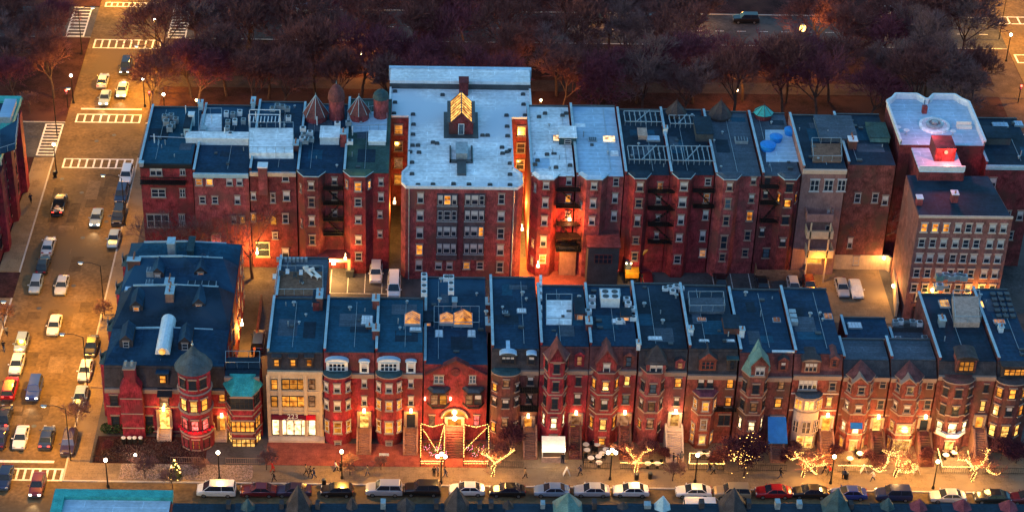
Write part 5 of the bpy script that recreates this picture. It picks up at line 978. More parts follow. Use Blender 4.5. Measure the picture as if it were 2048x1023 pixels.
for (x, y, zz, wt, lab) in ((16.5, 35.8, 4.2, 900, 'orange lamp over the lit yard right of the apartment block'), (-12, 36.5, 4.6, 500, 'yellow lamp over the marked parking lot'), (14.35, 44.5, 5.0, 4200, 'orange lamp in the narrow passage right of the apartment block'), (14.4, 53, 5.0, 1800, 'second orange lamp deep in the passage right of the apartment block'), (-5.0, 50, 6.0, 900, 'orange lamp in the light well left of the apartment block'), (-25.3, 39.5, 3.4, 1300, 'yellow lamp above the pale wall at the head of the side alley'), (-26.0, 20, 4.2, 1100, 'yellow lamp on the side of the corner mansion above the alley')):
    o = thing('alley_lamp', (x, y, zz), lab, 'lamp'); b = MB(); b.cbox(x, y, zz, .35, .35, .3); b.tube((x, y, zz+.3), (x, y+.8, zz+.5), .05, n=4); b.build('lamp', 'globe_warm', o); point_light((x, y-.6, zz-.1), wt, (1, .40, .06), .25, o)
# ---------------------------------------------------------------- vehicles (built along +X = forward, origin on the ground)
def loft(b, secs, m=0):      # secs: list of (x, [(y, z) ...]) same count, closed cross sections
    n = len(secs[0][1]); vs = [(x, y, z) for x, pr in secs for y, z in pr]
    fs = [(k*n+i, k*n+(i+1) % n, (k+1)*n+(i+1) % n, (k+1)*n+i) for k in range(len(secs)-1) for i in range(n)]
    fs += [tuple(range(n-1, -1, -1)), tuple((len(secs)-1)*n+i for i in range(n))]
    b.add(vs, fs, m)
def hullsec(w, z0, z1): return [(-w*.92, z0), (-w, z0+.12), (-w, z0+(z1-z0)*.62), (-w*.93, z1-.03), (-w*.7, z1+.02), (w*.7, z1+.02), (w*.93, z1-.03), (w, z0+(z1-z0)*.62), (w, z0+.12), (w*.92, z0)][::-1]
CT_ = {  # length, width, hull stations (x/L, z top, width factor), cabin: x back-bottom, back-top, front-top, front-bottom, roof height
 'sedan': (4.7, 1.84, [(-.5, .62, .80), (-.485, .86, .90), (-.40, .98, .98), (-.2, 1.0, 1), (.15, .98, 1), (.22, .96, 1), (.40, .84, .97), (.485, .70, .86), (.5, .5, .76)], (-.36, -.22, .06, .24), 1.44),
 'hatch': (4.2, 1.78, [(-.5, .66, .84), (-.48, .98, .92), (-.40, 1.02, .98), (-.2, 1.0, 1), (.18, .98, 1), (.26, .96, 1), (.42, .84, .95), (.49, .68, .84), (.5, .5, .76)], (-.47, -.38, .08, .27), 1.50),
 'suv': (4.8, 1.95, [(-.5, .8, .88), (-.49, 1.12, .95), (-.4, 1.14, 1), (-.2, 1.14, 1), (.2, 1.12, 1), (.26, 1.1, 1), (.42, 1.02, .97), (.49, .9, .88), (.5, .6, .82)], (-.475, -.42, .10, .24), 1.78),
 'minivan': (5.1, 1.98, [(-.5, .8, .88), (-.49, 1.10, .95), (-.4, 1.12, 1), (-.2, 1.12, 1), (.2, 1.1, 1), (.3, 1.06, 1), (.44, .92, .94), (.49, .8, .84), (.5, .6, .78)], (-.48, -.44, .16, .34), 1.80),
 'van': (5.4, 2.0, [(-.5, .9, .94), (-.495, 1.3, .97), (-.4, 1.32, 1), (-.2, 1.32, 1), (.2, 1.3, 1), (.33, 1.25, 1), (.45, 1.1, .95), (.495, .95, .86), (.5, .6, .8)], (-.49, -.475, .24, .36), 2.15),
 'pickup': (5.6, 2.0, [(-.5, .7, .92), (-.495, 1.05, .97), (-.4, 1.08, 1), (-.2, 1.08, 1), (.2, 1.12, 1), (.26, 1.12, 1), (.42, 1.06, .98), (.49, .95, .9), (.5, .6, .84)], (-.06, -.03, .13, .24), 1.82),
}
CP = {}
def car_proto(ty):
    L, Wd, st, (bb, bt, ft, fb), rh = CT_[ty]; w = Wd/2
    root = bpy.data.objects.new('parked_car', None); C.objects.link(root); root.empty_display_size = .3
    b = MB(); loft(b, [(x*L, hullsec(w*f, .24, z)) for x, z, f in st])
    zb = 1.0 if ty in ('sedan', 'hatch') else (1.12 if ty != 'van' else 1.3); rw = w*.70; bw = w*.90; t = .07
    b.add([(bt*L, -rw, rh), (ft*L, -rw, rh), (ft*L, rw, rh), (bt*L, rw, rh), (bt*L-.08, -rw-.04, rh-t), (ft*L+.08, -rw-.04, rh-t), (ft*L+.08, rw+.04, rh-t), (bt*L-.08, rw+.04, rh-t)],
          [(0, 1, 2, 3), (4, 5, 1, 0), (5, 6, 2, 1), (6, 7, 3, 2), (7, 4, 0, 3), (7, 6, 5, 4)])
    for s in (-1, 1):
        b.tube((bb*L, s*bw, zb-.05), (bt*L, s*rw, rh-.03), .05, n=4); b.tube((fb*L, s*bw, zb-.08), (ft*L, s*rw, rh-.03), .045, n=4)
        xm = (bt+ft)/2*L; b.tube((xm, s*(bw-.005), zb-.05), (xm, s*(rw+.02), rh-.05), .045, n=4)
        b.cbox(fb*L-.25, s*(w+.09), zb-.02, .12, .2, .15)
    if ty == 'pickup':   # open bed
        b.box(-.47*L, -.09*L, -w*.8, w*.8, 1.085, 1.12, 1)
        for s in (-1, 1): b.box(-.49*L, -.07*L, s*w*.9-.07, s*w*.9+.07, 1.08, 1.32)
        b.box(-.495*L, -.478*L, -w*.9, w*.9, 1.0, 1.32)
    o = b.build('body', ['paint_white', 'rubber'], root)
    md = o.modifiers.new('s', 'BEVEL'); md.width = .02; md.limit_method = 'ANGLE'
    b = MB(); g = .012
    v = [(bb*L, -bw, zb-.03), (fb*L, -bw, zb-.05), (fb*L, bw, zb-.05), (bb*L, bw, zb-.03), (bt*L-.04, -rw-.02, rh-t+.01), (ft*L+.04, -rw-.02, rh-t+.01), (ft*L+.04, rw+.02, rh-t+.01), (bt*L-.04, rw+.02, rh-t+.01)]
    b.add(v, [(0, 1, 5, 4), (1, 2, 6, 5), (2, 3, 7, 6), (3, 0, 4, 7)]); b.build('window', 'glass_dark', root)
    tyre = MB(); tyre.T = Matrix.Rotation(R(90), 4, 'X'); tyre.lathe(0, 0, [(.26, -.11), (.33, -.08), (.33, .08), (.26, .11)], 14); tm = tyre.mesh('tyre', ['rubber'])
    rim = MB(); rim.T = tyre.T; rim.lathe(0, 0, [(.05, -.118), (.21, -.118), (.21, .118), (.05, .118)], 10); rm = rim.mesh('rim', ['rim'])
    for x in (-.30*L, .31*L):
        for s in (-1, 1): wh = place('wheel', tm, root, (x, s*(w-.10), .33)); place('rim', rm, wh, (0, 0, 0))
    for nm, x, m, z in (('headlight', .492*L, 'headlight_off', .64), ('taillight', -.492*L, 'taillight_off', .78)):
        for s in (-1, 1):
            b = MB(); b.cbox(x-(.02 if x > 0 else -.02), s*w*.62, z-.02 if ty in ('sedan', 'hatch') else z+.08, .12, .34, .16); b.build(nm, m, root)
    b = MB()
    for s in (1, -1): b.box(s*.495*L-.06, s*.495*L+.06, -w*.8, w*.8, .3, .5)
    b.build('bumper', 'metal_dark', root)
    return root
def own_mat(o, m):
    if o.material_slots[0].link != 'OBJECT': o.material_slots[0].link = 'OBJECT'
    o.material_slots[0].material = M[m]
USED = set()
def car(px, py, ty, paint, label, d, lights='', group='cars along the cross street', cat=None, name=None, zc=.55, ang=0):
    if ty not in CP: CP[ty] = car_proto(ty)
    o = CP[ty] if ty not in USED else copy_tree(CP[ty]); USED.add(ty)
    P = G(px, py, zc); o.location = (P.x, P.y, -.12 if group != 'cars in the alley' else -.01); o.rotation_euler = (0, 0, R({'n': 90, 's': -90, 'e': 0, 'w': 180}[d]+ang))
    nm = name or {'suv': 'parked_suv', 'minivan': 'minivan', 'van': 'delivery_van', 'pickup': 'pickup_truck'}.get(ty, 'parked_car' if not lights else 'moving_car')
    o.name = nm; tag(o, label, cat or {'minivan': 'minivan', 'van': 'van', 'pickup': 'pickup truck'}.get(ty, 'car'), group)
    for c in o.children:
        n = c.name.split('.')[0]
        if n == 'body': own_mat(c, paint)
        if n == 'headlight' : own_mat(c, 'headlight' if 'h' in lights else 'headlight_off')
        if n == 'taillight': own_mat(c, 'taillight' if 't' in lights else 'taillight_off')
    if 'h' in lights:
        f = Vector((math.cos(o.rotation_euler.z), math.sin(o.rotation_euler.z), 0)); q = Vector((P.x, P.y, .55))+f*2.75
        point_light(q, 160, (1, .72, .38), .15, name='headlight_beam', spot=80, aim=q+f*5-Vector((0, 0, .8)))
    return o
S = 'cars along the cross street'
for a in [
 (206, 160, 'sedan', 'paint_silver', 'silver sedan braking, left of the white one, queued before the upper crossing', 'n', 't'),
 (210, 194, 'sedan', 'paint_bluegrey', 'blue-grey sedan waiting closest to the stop line at the upper crossing', 's', 'h'),
 (252, 132, 'suv', 'paint_black', 'black sport utility vehicle with headlights on behind the white sedan in the queue', 's', 'h'),
 (245, 178, 'sedan', 'paint_white', 'white sedan in the right lane of the queue before the upper crossing', 's', 'h'),
 (253, 350, 'suv', 'paint_white', 'white car with roof window parked first below the middle crossing', 's', ''),
 (243, 388, 'suv', 'paint_navy', 'dark navy car parked right behind the white one at the kerb', 's', ''),
 (237, 430, 'suv', 'paint_black', 'black car parked between the navy car and the pale blue sedan', 's', ''),
 (228, 475, 'sedan', 'paint_bluegrey', 'pale blue-grey sedan last of the kerbside row beside the corner brick house', 's', ''),
 (193, 433, 'sedan', 'paint_bluegrey', 'pale blue sedan driving with headlights on in the middle of the street', 's', 'h'),
 (119, 408, 'pickup', 'paint_black', 'black pickup truck with a loaded open bed parked by the corner building', 'n', 't'),
 (97, 490, 'sedan', 'paint_silver', 'silver sedan parked at the left kerb behind a dark car', 'n', ''),
 (86, 528, 'sedan', 'paint_black', 'dark car tucked between the two silver cars at the left kerb', 'n', ''),
 (72, 567, 'hatch', 'paint_bluegrey', 'silver-blue car parked at the left kerb level with the moving silver sedan', 's', ''),
 (124, 568, 'sedan', 'paint_silver', 'silver sedan driving down the street beside the parked silver-blue car', 's', ''),
 (109, 648, 'sedan', 'paint_white', 'white sedan with dark sunroof alone in the middle of the street', 's', ''),
 (43, 684, 'hatch', 'paint_bluegrey', 'small blue-grey hatchback parked above the white sedan at the left kerb', 's', ''),
 (34, 725, 'sedan', 'paint_white', 'white sedan parked above the red car at the left kerb', 's', ''),
 (20, 775, 'suv', 'paint_red', 'bright red car at the left edge beneath the white sedan', 'n', 't'),
 (69, 776, 'suv', 'paint_blue', 'blue sport utility vehicle with its lights glowing beside the red car', 's', 'h'),
 (183, 690, 'sedan', 'paint_black', 'black sedan parked by the corner mansion, topmost of the kerbside row', 's', ''),
 (171, 738, 'sedan', 'paint_white', 'cream white sedan parked by the corner mansion below the black sedan', 's', ''),
 (161, 791, 'sedan', 'paint_bluegrey', 'grey-blue sedan parked under the golden-lit small tree', 's', ''),
 (9, 830, 'sedan', 'paint_black', 'black car cut off by the left edge below the red car', 'n', 't'),
 (1, 872, 'sedan', 'paint_purple', 'dark purple car almost wholly cut off at the left edge', 'n', ''),
 (42, 872, 'sedan', 'paint_white', 'white sedan waiting at the lower crossing beside a navy one', 's', ''),
 (94, 872, 'sedan', 'paint_navy', 'navy sedan with red tail lights waiting at the lower crossing', 'n', 't'),
 (138, 884, 'suv', 'paint_purple', 'dark plum car parked at the kerb nearest the lower corner', 's', ''),
 (10, 952, 'sedan', 'paint_navy', 'dark blue car over the left end of the lower crossing', 's', ''),
 (75, 966, 'sedan', 'paint_maroon', 'maroon sedan with headlights driving over the lower crossing', 's', 'h')]:
    car(*a, group=S)
S = 'cars parked along the shopping street'
for a in [
 (433, 977, 'minivan', 'paint_white', 'large white minivan first in the kerbside row of the shopping street', 'w'),
 (517, 978, 'sedan', 'paint_maroon', 'dark maroon sedan parked between the white minivan and a grey sedan', 'w'),
 (587, 978, 'sedan', 'paint_purple', 'dark grey sedan parked behind the big pointed turret', 'w'),
 (674, 978, 'hatch', 'paint_black', 'black hatchback parked below the glowing lamp and small tree', 'w'),
 (768, 976, 'suv', 'paint_silver', 'silver estate car with a blue roof reflection parked below the gabled house', 'w'),
 (845, 976, 'suv', 'paint_black', 'black sport utility vehicle parked between the silver estate and white sedan', 'w'),
 (934, 976, 'sedan', 'paint_white', 'white sedan with sunroof parked beside the light-wrapped tree by the gabled house', 'w'),
 (1015, 978, 'sedan', 'paint_black', 'black sedan parked below the first light-wrapped tree', 'w'),
 (1104, 978, 'sedan', 'paint_bluegrey', 'pale blue-grey sedan parked in front of the glowing shop', 'w'),
 (1184, 978, 'sedan', 'paint_silver', 'pale gold-silver sedan parked in front of the cafe tables', 'w'),
 (1262, 978, 'sedan', 'paint_white', 'white sedan parked under the second light-wrapped tree', 'w'),
 (1387, 980, 'sedan', 'paint_white', 'white sedan with two dark roof panels left of the gold car', 'w'),
 (1464, 982, 'suv', 'paint_gold', 'gold estate car half hidden by the tall dark cone', 'w'),
 (1547, 981, 'sedan', 'paint_red', 'bright red sedan parked under the dark red-leaved tree', 'w'),
 (1620, 981, 'sedan', 'paint_black', 'black sedan parked between the red car and the blue coupe', 'w'),
 (1698, 984, 'sedan', 'paint_blue', 'deep blue coupe parked before the banded brick houses', 'w'),
 (1787, 986, 'suv', 'paint_navy', 'dark navy off-road car parked below the hoop-lit tree', 'w'),
 (1896, 990, 'sedan', 'paint_silver', 'silver saloon parked below the last light-wrapped tree', 'w'),
 (1984, 991, 'sedan', 'paint_black', 'black sedan parked beside the maroon car at the far right', 'w'),
 (2055, 993, 'sedan', 'paint_maroon', 'maroon car cut off by the right edge', 'w')]:
    car(*a, group=S)
P = (1410, 1004); car(*P, 'van', 'paint_white', 'white van in the driving lane, only its roof seen above the rooftops', 'e', group=S, zc=1.6)
car(1938, 1018, 'van', 'paint_white', 'second white van whose pale roof barely shows at the lower right', 'e', group=S, zc=1.6)
S = 'cars in the alley'
for a in [
 (752, 546, 'suv', 'paint_white', 'white car parked nose out in the marked lot by the apartment block', 's', ''),
 (788, 574, 'van', 'paint_white', 'long white van parked beside the apartment block', 's', ''),
 (1294, 563, 'suv', 'paint_maroon', 'dark red car with lit tail lights beside the yellow digger', 'n', 't'),
 (1440, 560, 'sedan', 'paint_black', 'dark car in the first bay of the shadowy parking lot', 'n', ''),
 (1524, 567, 'sedan', 'paint_black', 'black car in the shadowy lot left of the silver car', 'n', ''),
 (1587, 572, 'hatch', 'paint_silver', 'small silver car peeping over the roof between two dark cars', 's', ''),
 (1618, 569, 'hatch', 'paint_maroon', 'dark car just right of the small silver car', 's', ''),
 (1684, 574, 'sedan', 'paint_silver', 'silver sedan in the lit courtyard by the tan wall', 's', ''),
 (517, 682, 'suv', 'paint_navy', 'dark car in the side alley by the tan shop building', 'n', '')]:
    car(*a, group=S)
c = car(1712, 577, 'sedan', 'canvas_white', 'car under a pale fabric cover beside the silver sedan', 's', group=S)
for ch in c.children:
    if ch.name.split('.')[0] == 'window': own_mat(ch, 'canvas_white')
S = 'cars on the avenue'
for a in [(607, 18, 'suv', 'paint_bluegrey', 'pale car on the far avenue through a gap in the left trees', 'w'), (1184, 36, 'sedan', 'paint_silver', 'silver car on the far avenue, left of the two dark ones', 'w'),
 (1306, 34, 'sedan', 'paint_black', 'dark car on the far avenue between the silver car and the other dark one', 'w'), (1492, 37, 'suv', 'paint_black', 'black car in the open gap on the far avenue left of the bright street light', 'w'), (1770, 20, 'sedan', 'paint_white', 'white car on the far avenue near the right-hand street', 'w')]:
    car(*a, group=S)
# load in the pickup
P = G(119, 412, 1.3); o = thing('tool_pile', P, 'pale sacks and boards heaped in the bed of the black pickup', 'load'); b = MB()
for i in range(9): b.cbox(P.x+random.uniform(-.55, .55), P.y+random.uniform(-1.2, .2), P.z-.15, random.uniform(.3, .6), random.uniform(.3, .9), random.uniform(.15, .5), i % 2)
b.build('sacks', ['metal_grey', 'wood_pale'], o)
# yellow digger
P = G(1262, 556, 0); D = thing('excavator', P, 'yellow excavator with a raised curved arm in the alley', 'excavator'); x, y = P.x, P.y
for s in (-1, 1):
    b = MB(); b.T = Matrix.Translation((x+s*.85, y, .4)) @ Matrix.Rotation(R(90), 4, 'Y'); pl = [(-.4, -1.1), (-.2, -1.45), (.2, -1.45), (.4, -1.1), (.4, 1.1), (.2, 1.45), (-.2, 1.45), (-.4, 1.1)]; b.prism(pl, -.22, .22); b.build('track', 'rubber', D)
b = MB(); b.prism([(x-1, y-1.2), (x+1, y-1.2), (x+1.1, y+.9), (x+.5, y+1.4), (x-.5, y+1.4), (x-1.1, y+.9)], .85, 1.8); b.build('engine_body', 'yellow_paint', D)
b = MB(); b.prism([(x-1, y-.3), (x-.1, y-.3), (x-.1, y+1.2), (x-1, y+1.2)], 1.8, 2.9, ins=[(x-.95, y-.2), (x-.15, y-.2), (x-.15, y+.9), (x-.95, y+.9)]); b.build('cab', 'glass_sky', D)
b = MB(); pts = [(x+.4, y+.8, 1.7), (x+1.5, y+1.6, 3.4), (x+2.8, y+2.2, 4.3), (x+3.9, y+2.6, 4.0)]
for p, q in zip(pts, pts[1:]): b.tube(p, q, .3, .24, 6)
b.build('boom', 'yellow_paint', D); b = MB(); b.tube(pts[-1], (x+4.4, y+2.8, 2.4), .2, .15); b.build('dipper_arm', 'yellow_paint', D); b = MB(); b.prism([(x+4.0, y+2.4), (x+4.9, y+2.4), (x+4.9, y+3.1), (x+4.0, y+3.1)], 1.7, 2.4, ins=[(x+4.2, y+2.5), (x+4.7, y+2.5), (x+4.7, y+3.0), (x+4.2, y+3.0)]); b.build('bucket', 'metal_dark', D)
P = W(1255, 528, P.y); point_light((x-.6, y-2.6, 3), 170, (1, .5, .12), .2, D); b = MB(); b.cbox(x-.9, y-.4, 2.9, .2, .2, .15); b.cbox(x-.2, y-.4, 2.9, .2, .2, .15); b.build('work_light', 'globe_warm', D)
P = G(1217, 562, 0); o = thing('patio_umbrella', P, 'closed-in white and red striped parasol standing in the alley yard', 'parasol'); b = MB(); b.tube(P, P+Vector((0, 0, 2.4)), .05); b.build('pole', 'metal_white', o)
b = MB(); n = 8
for i in range(n): a, c = 2*math.pi*i/n, 2*math.pi*(i+1)/n; b.add([(P.x+1.4*math.cos(a), P.y+1.4*math.sin(a), 2.0), (P.x+1.4*math.cos(c), P.y+1.4*math.sin(c), 2.0), (P.x, P.y, 2.6)], [(0, 1, 2)], i % 2)
b.build('canopy', ['canvas_white', 'canvas_red'], o)
# ---------------------------------------------------------------- trees
def tree_mesh(seed, Ht=13, spread=.62, levels=5, tw='twig', rad=.24, leafy=None, dens=1., tmin=.030):
    rd = random.Random(seed); tr, cr_ = MB(), MB()
    def grow(p, d, L, r, lv):
        q = p; nseg = 2 if lv < 3 else 1
        for i in range(nseg):
            d2 = (d+Vector((rd.uniform(-.16, .16), rd.uniform(-.16, .16), rd.uniform(-.02, .10)))).normalized(); e = q+d2*L/nseg; r2 = r*(.82 if nseg == 2 else .6)
            (tr if lv <= 1 else cr_).tube(q, e, r, r2, 6 if lv == 0 else 5 if lv == 1 else 3, cap=False); q, d, r = e, d2, r2
        if lv >= levels:
            return
        k = {0: 6, 1: 6, 2: 5, 3: 5, 4: 4}[lv]; k = max(2, int(k*dens+.3)); a0 = rd.uniform(0, 6.28)
        for i in range(k):
            a = a0+6.283*i/k+rd.uniform(-.4, .4); t = rd.uniform(.45, 1.15)*spread*(1.15 if lv == 0 else 1.); o = d.orthogonal().normalized(); o = Matrix.Rotation(a, 3, d) @ o
            nd = (d*math.cos(t)+o*math.sin(t)+Vector((0, 0, .12))).normalized(); back = rd.uniform(0, .45) if lv else rd.uniform(0, .3)
            grow(p.lerp(q, 1-back), nd, L*rd.uniform(.55, .78) if lv else L*rd.uniform(.65, .95), max(r*.62, tmin), lv+1)
    grow(Vector((0, 0, 0)), Vector((0, 0, 1)), Ht*.30, rad, 0)
    if leafy:
        vs = [Vector(v) for v in cr_.v]; lf = MB()
        for i in range(leafy):
            p = rd.choice(vs)+Vector((rd.gauss(0, .25), rd.gauss(0, .25), rd.gauss(0, .25))); a = Vector((rd.gauss(0, 1), rd.gauss(0, 1), rd.gauss(0, 1))).normalized()*.11; c = a.orthogonal().normalized()*.09; c.rotate(Matrix.Rotation(rd.uniform(0, 6), 3, a.normalized()))
            lf.face([p-a, p+c, p+a, p-c])
        return tr.mesh('trunk', ['bark']), cr_.mesh('crown', [tw]), lf.mesh('leaves', ['leaf_red'])
    return tr.mesh('trunk', ['bark']), cr_.mesh('crown', [tw])
TV = [tree_mesh(s, 14, sp, 5, tw) for s, sp, tw in ((1, .62, 'twig'), (2, .7, 'twig_purple'), (3, .58, 'twig_grey'), (4, .75, 'twig'), (5, .66, 'twig_purple'), (6, .6, 'twig'))]
TB = [tree_mesh(s, 14, .62, 5, 'twig_grey', .26, dens=.78, tmin=.022) for s in (41, 42)]
TS = [tree_mesh(s, 6, .75, 4, 'twig_grey', .10) for s in (11, 12)]
def tree(x, y, v, label, group='bare trees in the park', sc=1., rz=None, name='bare_tree', z=0):
    o = thing(name, (x, y, z), label, 'tree', group, rz if rz is not None else random.uniform(0, 6.28), world=False); o.scale = (sc, sc, sc*random.uniform(.92, 1.08) if sc > .9 else sc)
    for nm, me in zip(('trunk', 'crown', 'leaves'), v): place(nm, me, o, (0, 0, 0))
    return o
ORD = 'first second third fourth fifth sixth seventh eighth ninth tenth eleventh twelfth thirteenth fourteenth fifteenth sixteenth seventeenth eighteenth nineteenth twentieth'.split()
rt = random.Random(31)
rows = [(87.5, 'in the park row nearest the houses', -45.0, 7.4, 19), (93.6, 'in the second park row before the path', -42, 7.9, 18), (103.6, 'in the park row beyond the path', -45, 7.3, 19), (109.8, 'in the park row along the far avenue', -41, 8.0, 18), (131.0, 'on the pavement beyond the far avenue', -44, 8.2, 17)]
for y, lab, x0, dx, n in rows:
    for i in range(n):
        x = x0+i*dx+rt.uniform(-1.5, 1.5)
        if y > 100 and (51 < x < 67) : continue         # the gap with the black car
        side = 'from the cross street'
        tree(x, y+rt.uniform(-1.3, 1.3), TV[rt.randrange(6)], f'bare tree, {ORD[i]} {lab}, {side}', sc=rt.uniform(.95, 1.25) if y < 105 else rt.uniform(1.1, 1.4))
for i, (x, y, s, l) in enumerate(((-64, 92, .95, 'bare tree nearest the traffic light in the left part of the park'), (-70, 88.5, .8, 'bare tree behind the green copper cornice'), (-72, 96, 1.05, 'large bare tree in the left part of the park, behind the nearest pair'), (-66.5, 101, 1., 'bare tree by the path left of the cross street'), (-79, 92, 1., 'bare tree at the left edge of the park, lower one'), (-80, 101, 1.05, 'bare tree at the left edge of the park, middle one'), (-73, 108, 1., 'bare tree left of the cross street near the far avenue'), (-65.5, 109, .85, 'bare tree overhanging the kerb left of the upper crossing'), (-82, 111, 1., 'bare tree at the upper left edge of the park'), (-71, 132, 1., 'bare tree beyond the far avenue in the upper left corner'), (-83, 131, 1., 'bare tree at the very top left of the view'))):
    tree(x, y, TV[i % 6], l, sc=s)
for (px, py, s, v, l) in ((505, 556, .95, 2, 'large bare tree behind the tan shop building, before the far row'), (372, 545, .95, 2, 'large bare tree before the corner house of the far row'), (436, 540, .9, 2, 'bare tree between the two large ones behind the corner mansion'), (318, 535, .8, 2, 'bare tree at the back of the corner mansion nearest the cross street'), (1752, 520, .95, 3, 'dense bare tree beside the tall brick building wall'), (1700, 512, .85, 0, 'bare tree in front of the tan stucco rear house'), (1778, 480, .8, 3, 'bare tree squeezed behind the tall brick building'), (1722, 500, 1.1, 1, 'tallest bare tree before the dark brick rear house')):
    P = G(px, py, 0); tree(P.x, P.y, TB[v % 2], l, 'bare trees in the back yards', sc=s)
for (px, py, s, l) in ((153, 850, .9, 'small bare tree with golden glow at the kerb by the corner mansion'), (205, 640, .7, 'thin bare street tree beside the mansion at the kerb'), (8, 655, 1., 'bare street tree at the left kerb near the small hatchback'), (60, 205+20, .9, 'thin bare tree beside the copper cornice'), (398, 948, .6, 'small bare tree on the verge above the white minivan'), (533, 938, .7, 'thin bare tree by the pavement left of the brick forecourt'), (290, 955, .8, 'low bare tree on the leafy verge by the corner mansion'), (345, 975, .7, 'low bare tree on the verge beside the small lit Christmas tree'), (1345, 960, .7, 'thin bare tree on the pavement right of the white sedan'), (700, 948, .7, 'small bare tree glowing next to the lamp on the brick forecourt'), (762, 938, .5, 'small dark bare tree over the sloping sign in the forecourt')):
    P = G(px, py, 0); tree(P.x, P.y, TS[int(px) % 2], l, 'small street trees', sc=s, name='street_tree')
TL = tree_mesh(21, 8.5, .8, 4, 'twig', .16, leafy=9000)
P = G(1488, 952, 0); tree(P.x, P.y, TL, 'dark red-leaved tree hung with fairy lights before the blue canopy', 'small street trees', name='leafy_tree'); LT = P
P = G(1030, 905, 0); TE = tree_mesh(22, 6.0, .6, 4, 'twig', .12, leafy=6000); o = tree(P.x, P.y, TE, 'dark evergreen in the front garden of the dark mansard house', 'small street trees', name='evergreen_tree', sc=.8)
TH_ = tree_mesh(23, 6.5, .85, 4, 'twig', .12, leafy=5000)
for px, py, s, l in ((2000, 920, .75, 'broad dark bush in the garden at the far right, left one'), (2032, 925, .7, 'broad dark bush in the garden at the far right, right one'), (1300, 915, .6, 'dark shrub in the garden of the pointed dormer house'), (1430, 930, .5, 'shrub beside the glowing terrace in front of the oriel house'), (215, 900, .35, 'small dark hedge bush at the corner mansion'), (1243, 915, .45, 'bush at the foot of the stairs left of the Y-forked tree'), (1330, 920, .4, 'bush left of the white lit stair'), (1570, 925, .5, 'bush right of the red-leaved tree'), (1590, 905, .4, 'bush below the broad lit bow window'), (1672, 915, .45, 'bush right of the bow window house stair'), (1735, 925, .4, 'bush left of the hoop-lit tree'), (1850, 920, .45, 'bush between the pinkish signboard and the outlined terrace'), (1140, 905, .35, 'bush right of the glowing shop canopy'), (1000, 915, .45, 'bush under the left branch of the one-branched lit tree')):
    P = G(px, py, 0); tree(P.x, P.y, TH_, l, 'garden bushes', sc=s, name='garden_bush')
# ---------------------------------------------------------------- fairy-lit trees: forked trunk wrapped in lights
def lights_along(b, pts, step=.22, r=.055, wrap=0., m=0):
    for p, q in zip(pts, pts[1:]):
        p, q = Vector(p), Vector(q); L = (q-p).length; n = max(1, int(L/step)); d = (q-p).normalized() if L else Vector((0, 0, 1)); o = d.orthogonal().normalized()
        for i in range(n):
            c = p.lerp(q, i/n)
            if wrap: v = Matrix.Rotation(i*2.2+p.x, 3, d) @ o; c = c+v*wrap
            c = c+Vector((random.gauss(0, .02), random.gauss(0, .02), random.gauss(0, .02)))
            b.add([c+Vector((r, 0, 0)), c-Vector((r, 0, 0)), c+Vector((0, r, 0)), c-Vector((0, r, 0)), c+Vector((0, 0, r)), c-Vector((0, 0, r))], [(0, 2, 4), (2, 1, 4), (1, 3, 4), (3, 0, 4), (2, 0, 5), (1, 2, 5), (3, 1, 5), (0, 3, 5)], m)
def lit_tree(px, py, paths, label, pw=430):
    base = G(px, py, 0); Y = base.y; o = thing('street_tree', base, label, 'tree', 'light-wrapped street trees')
    L = thing('fairy_lights', base, 'warm bulbs on the '+label.replace('bare ', '').replace('light-wrapped ', ''), 'fairy lights', 'fairy lights on the street trees')
    t = MB(); fb = MB(); tw = MB(); rd = random.Random(px)
    for k, pth in enumerate(paths):
        pts = [base if (a, c) == (px, py) else W(a, c, Y+rd.uniform(-.25, .25)*(k > 0)) for a, c in pth]
        for i, (p, q) in enumerate(zip(pts, pts[1:])):
            r = .20 if k == 0 else .06; t.tube(p, q, r*(1-.15*i), r*(.85-.15*i), 6); lights_along(fb, [p, q], .085, .062, wrap=r+.03)
            if k:
                for j in range(4): c = p.lerp(q, rd.uniform(.1, 1)); e = c+Vector((rd.gauss(0, .55), rd.gauss(0, .4), rd.uniform(.2, 1.0))); t.tube(c, e, .03, .015, 4); lights_along(fb, [c, e], .15, .045, wrap=.04)
            for j in range(13 if k else 4):
                c = p.lerp(q, rd.random()); e = c+Vector((rd.gauss(0, 1.), rd.gauss(0, .8), rd.uniform(.4, 2.2))); tw.tube(c, e, .035, .015, 3, cap=False)
                for s_ in range(4): f = c.lerp(e, rd.uniform(.3, 1)); tw.tube(f, f+Vector((rd.gauss(0, .5), rd.gauss(0, .5), rd.uniform(.1, .8))), .02, .012, 3, cap=False)
    t.build('trunk', 'bark', o); tw.build('crown', 'twig', o); fb.build('bulbs', 'bulb', L)
    point_light((base.x, Y-.9, 3.0), pw, (1, .50, .12), .5, L)
lit_tree(985, 950, [((985, 950), (986, 932), (990, 925)), ((990, 925), (1008, 913), (1030, 897)), ((990, 925), (978, 912), (966, 900)), ((978, 912), (962, 905))], 'bare light-wrapped tree with one long right branch, before the dark mansard house')
lit_tree(1272, 952, [((1272, 952), (1273, 925)), ((1273, 922), (1262, 908), (1252, 893)), ((1274, 922), (1286, 904), (1303, 898)), ((1273, 926), (1258, 924))], 'bare light-wrapped tree forked like a Y, before the pointed dormer house')
lit_tree(1606, 952, [((1606, 952), (1608, 930), (1610, 922)), ((1610, 922), (1596, 912), (1590, 902)), ((1610, 922), (1630, 918), (1650, 908)), ((1610, 925), (1634, 948)), ((1596, 912), (1582, 918)), ((1612, 926), (1640, 930), (1656, 926))], 'bare light-wrapped tree with many low arms, left of the banded houses')
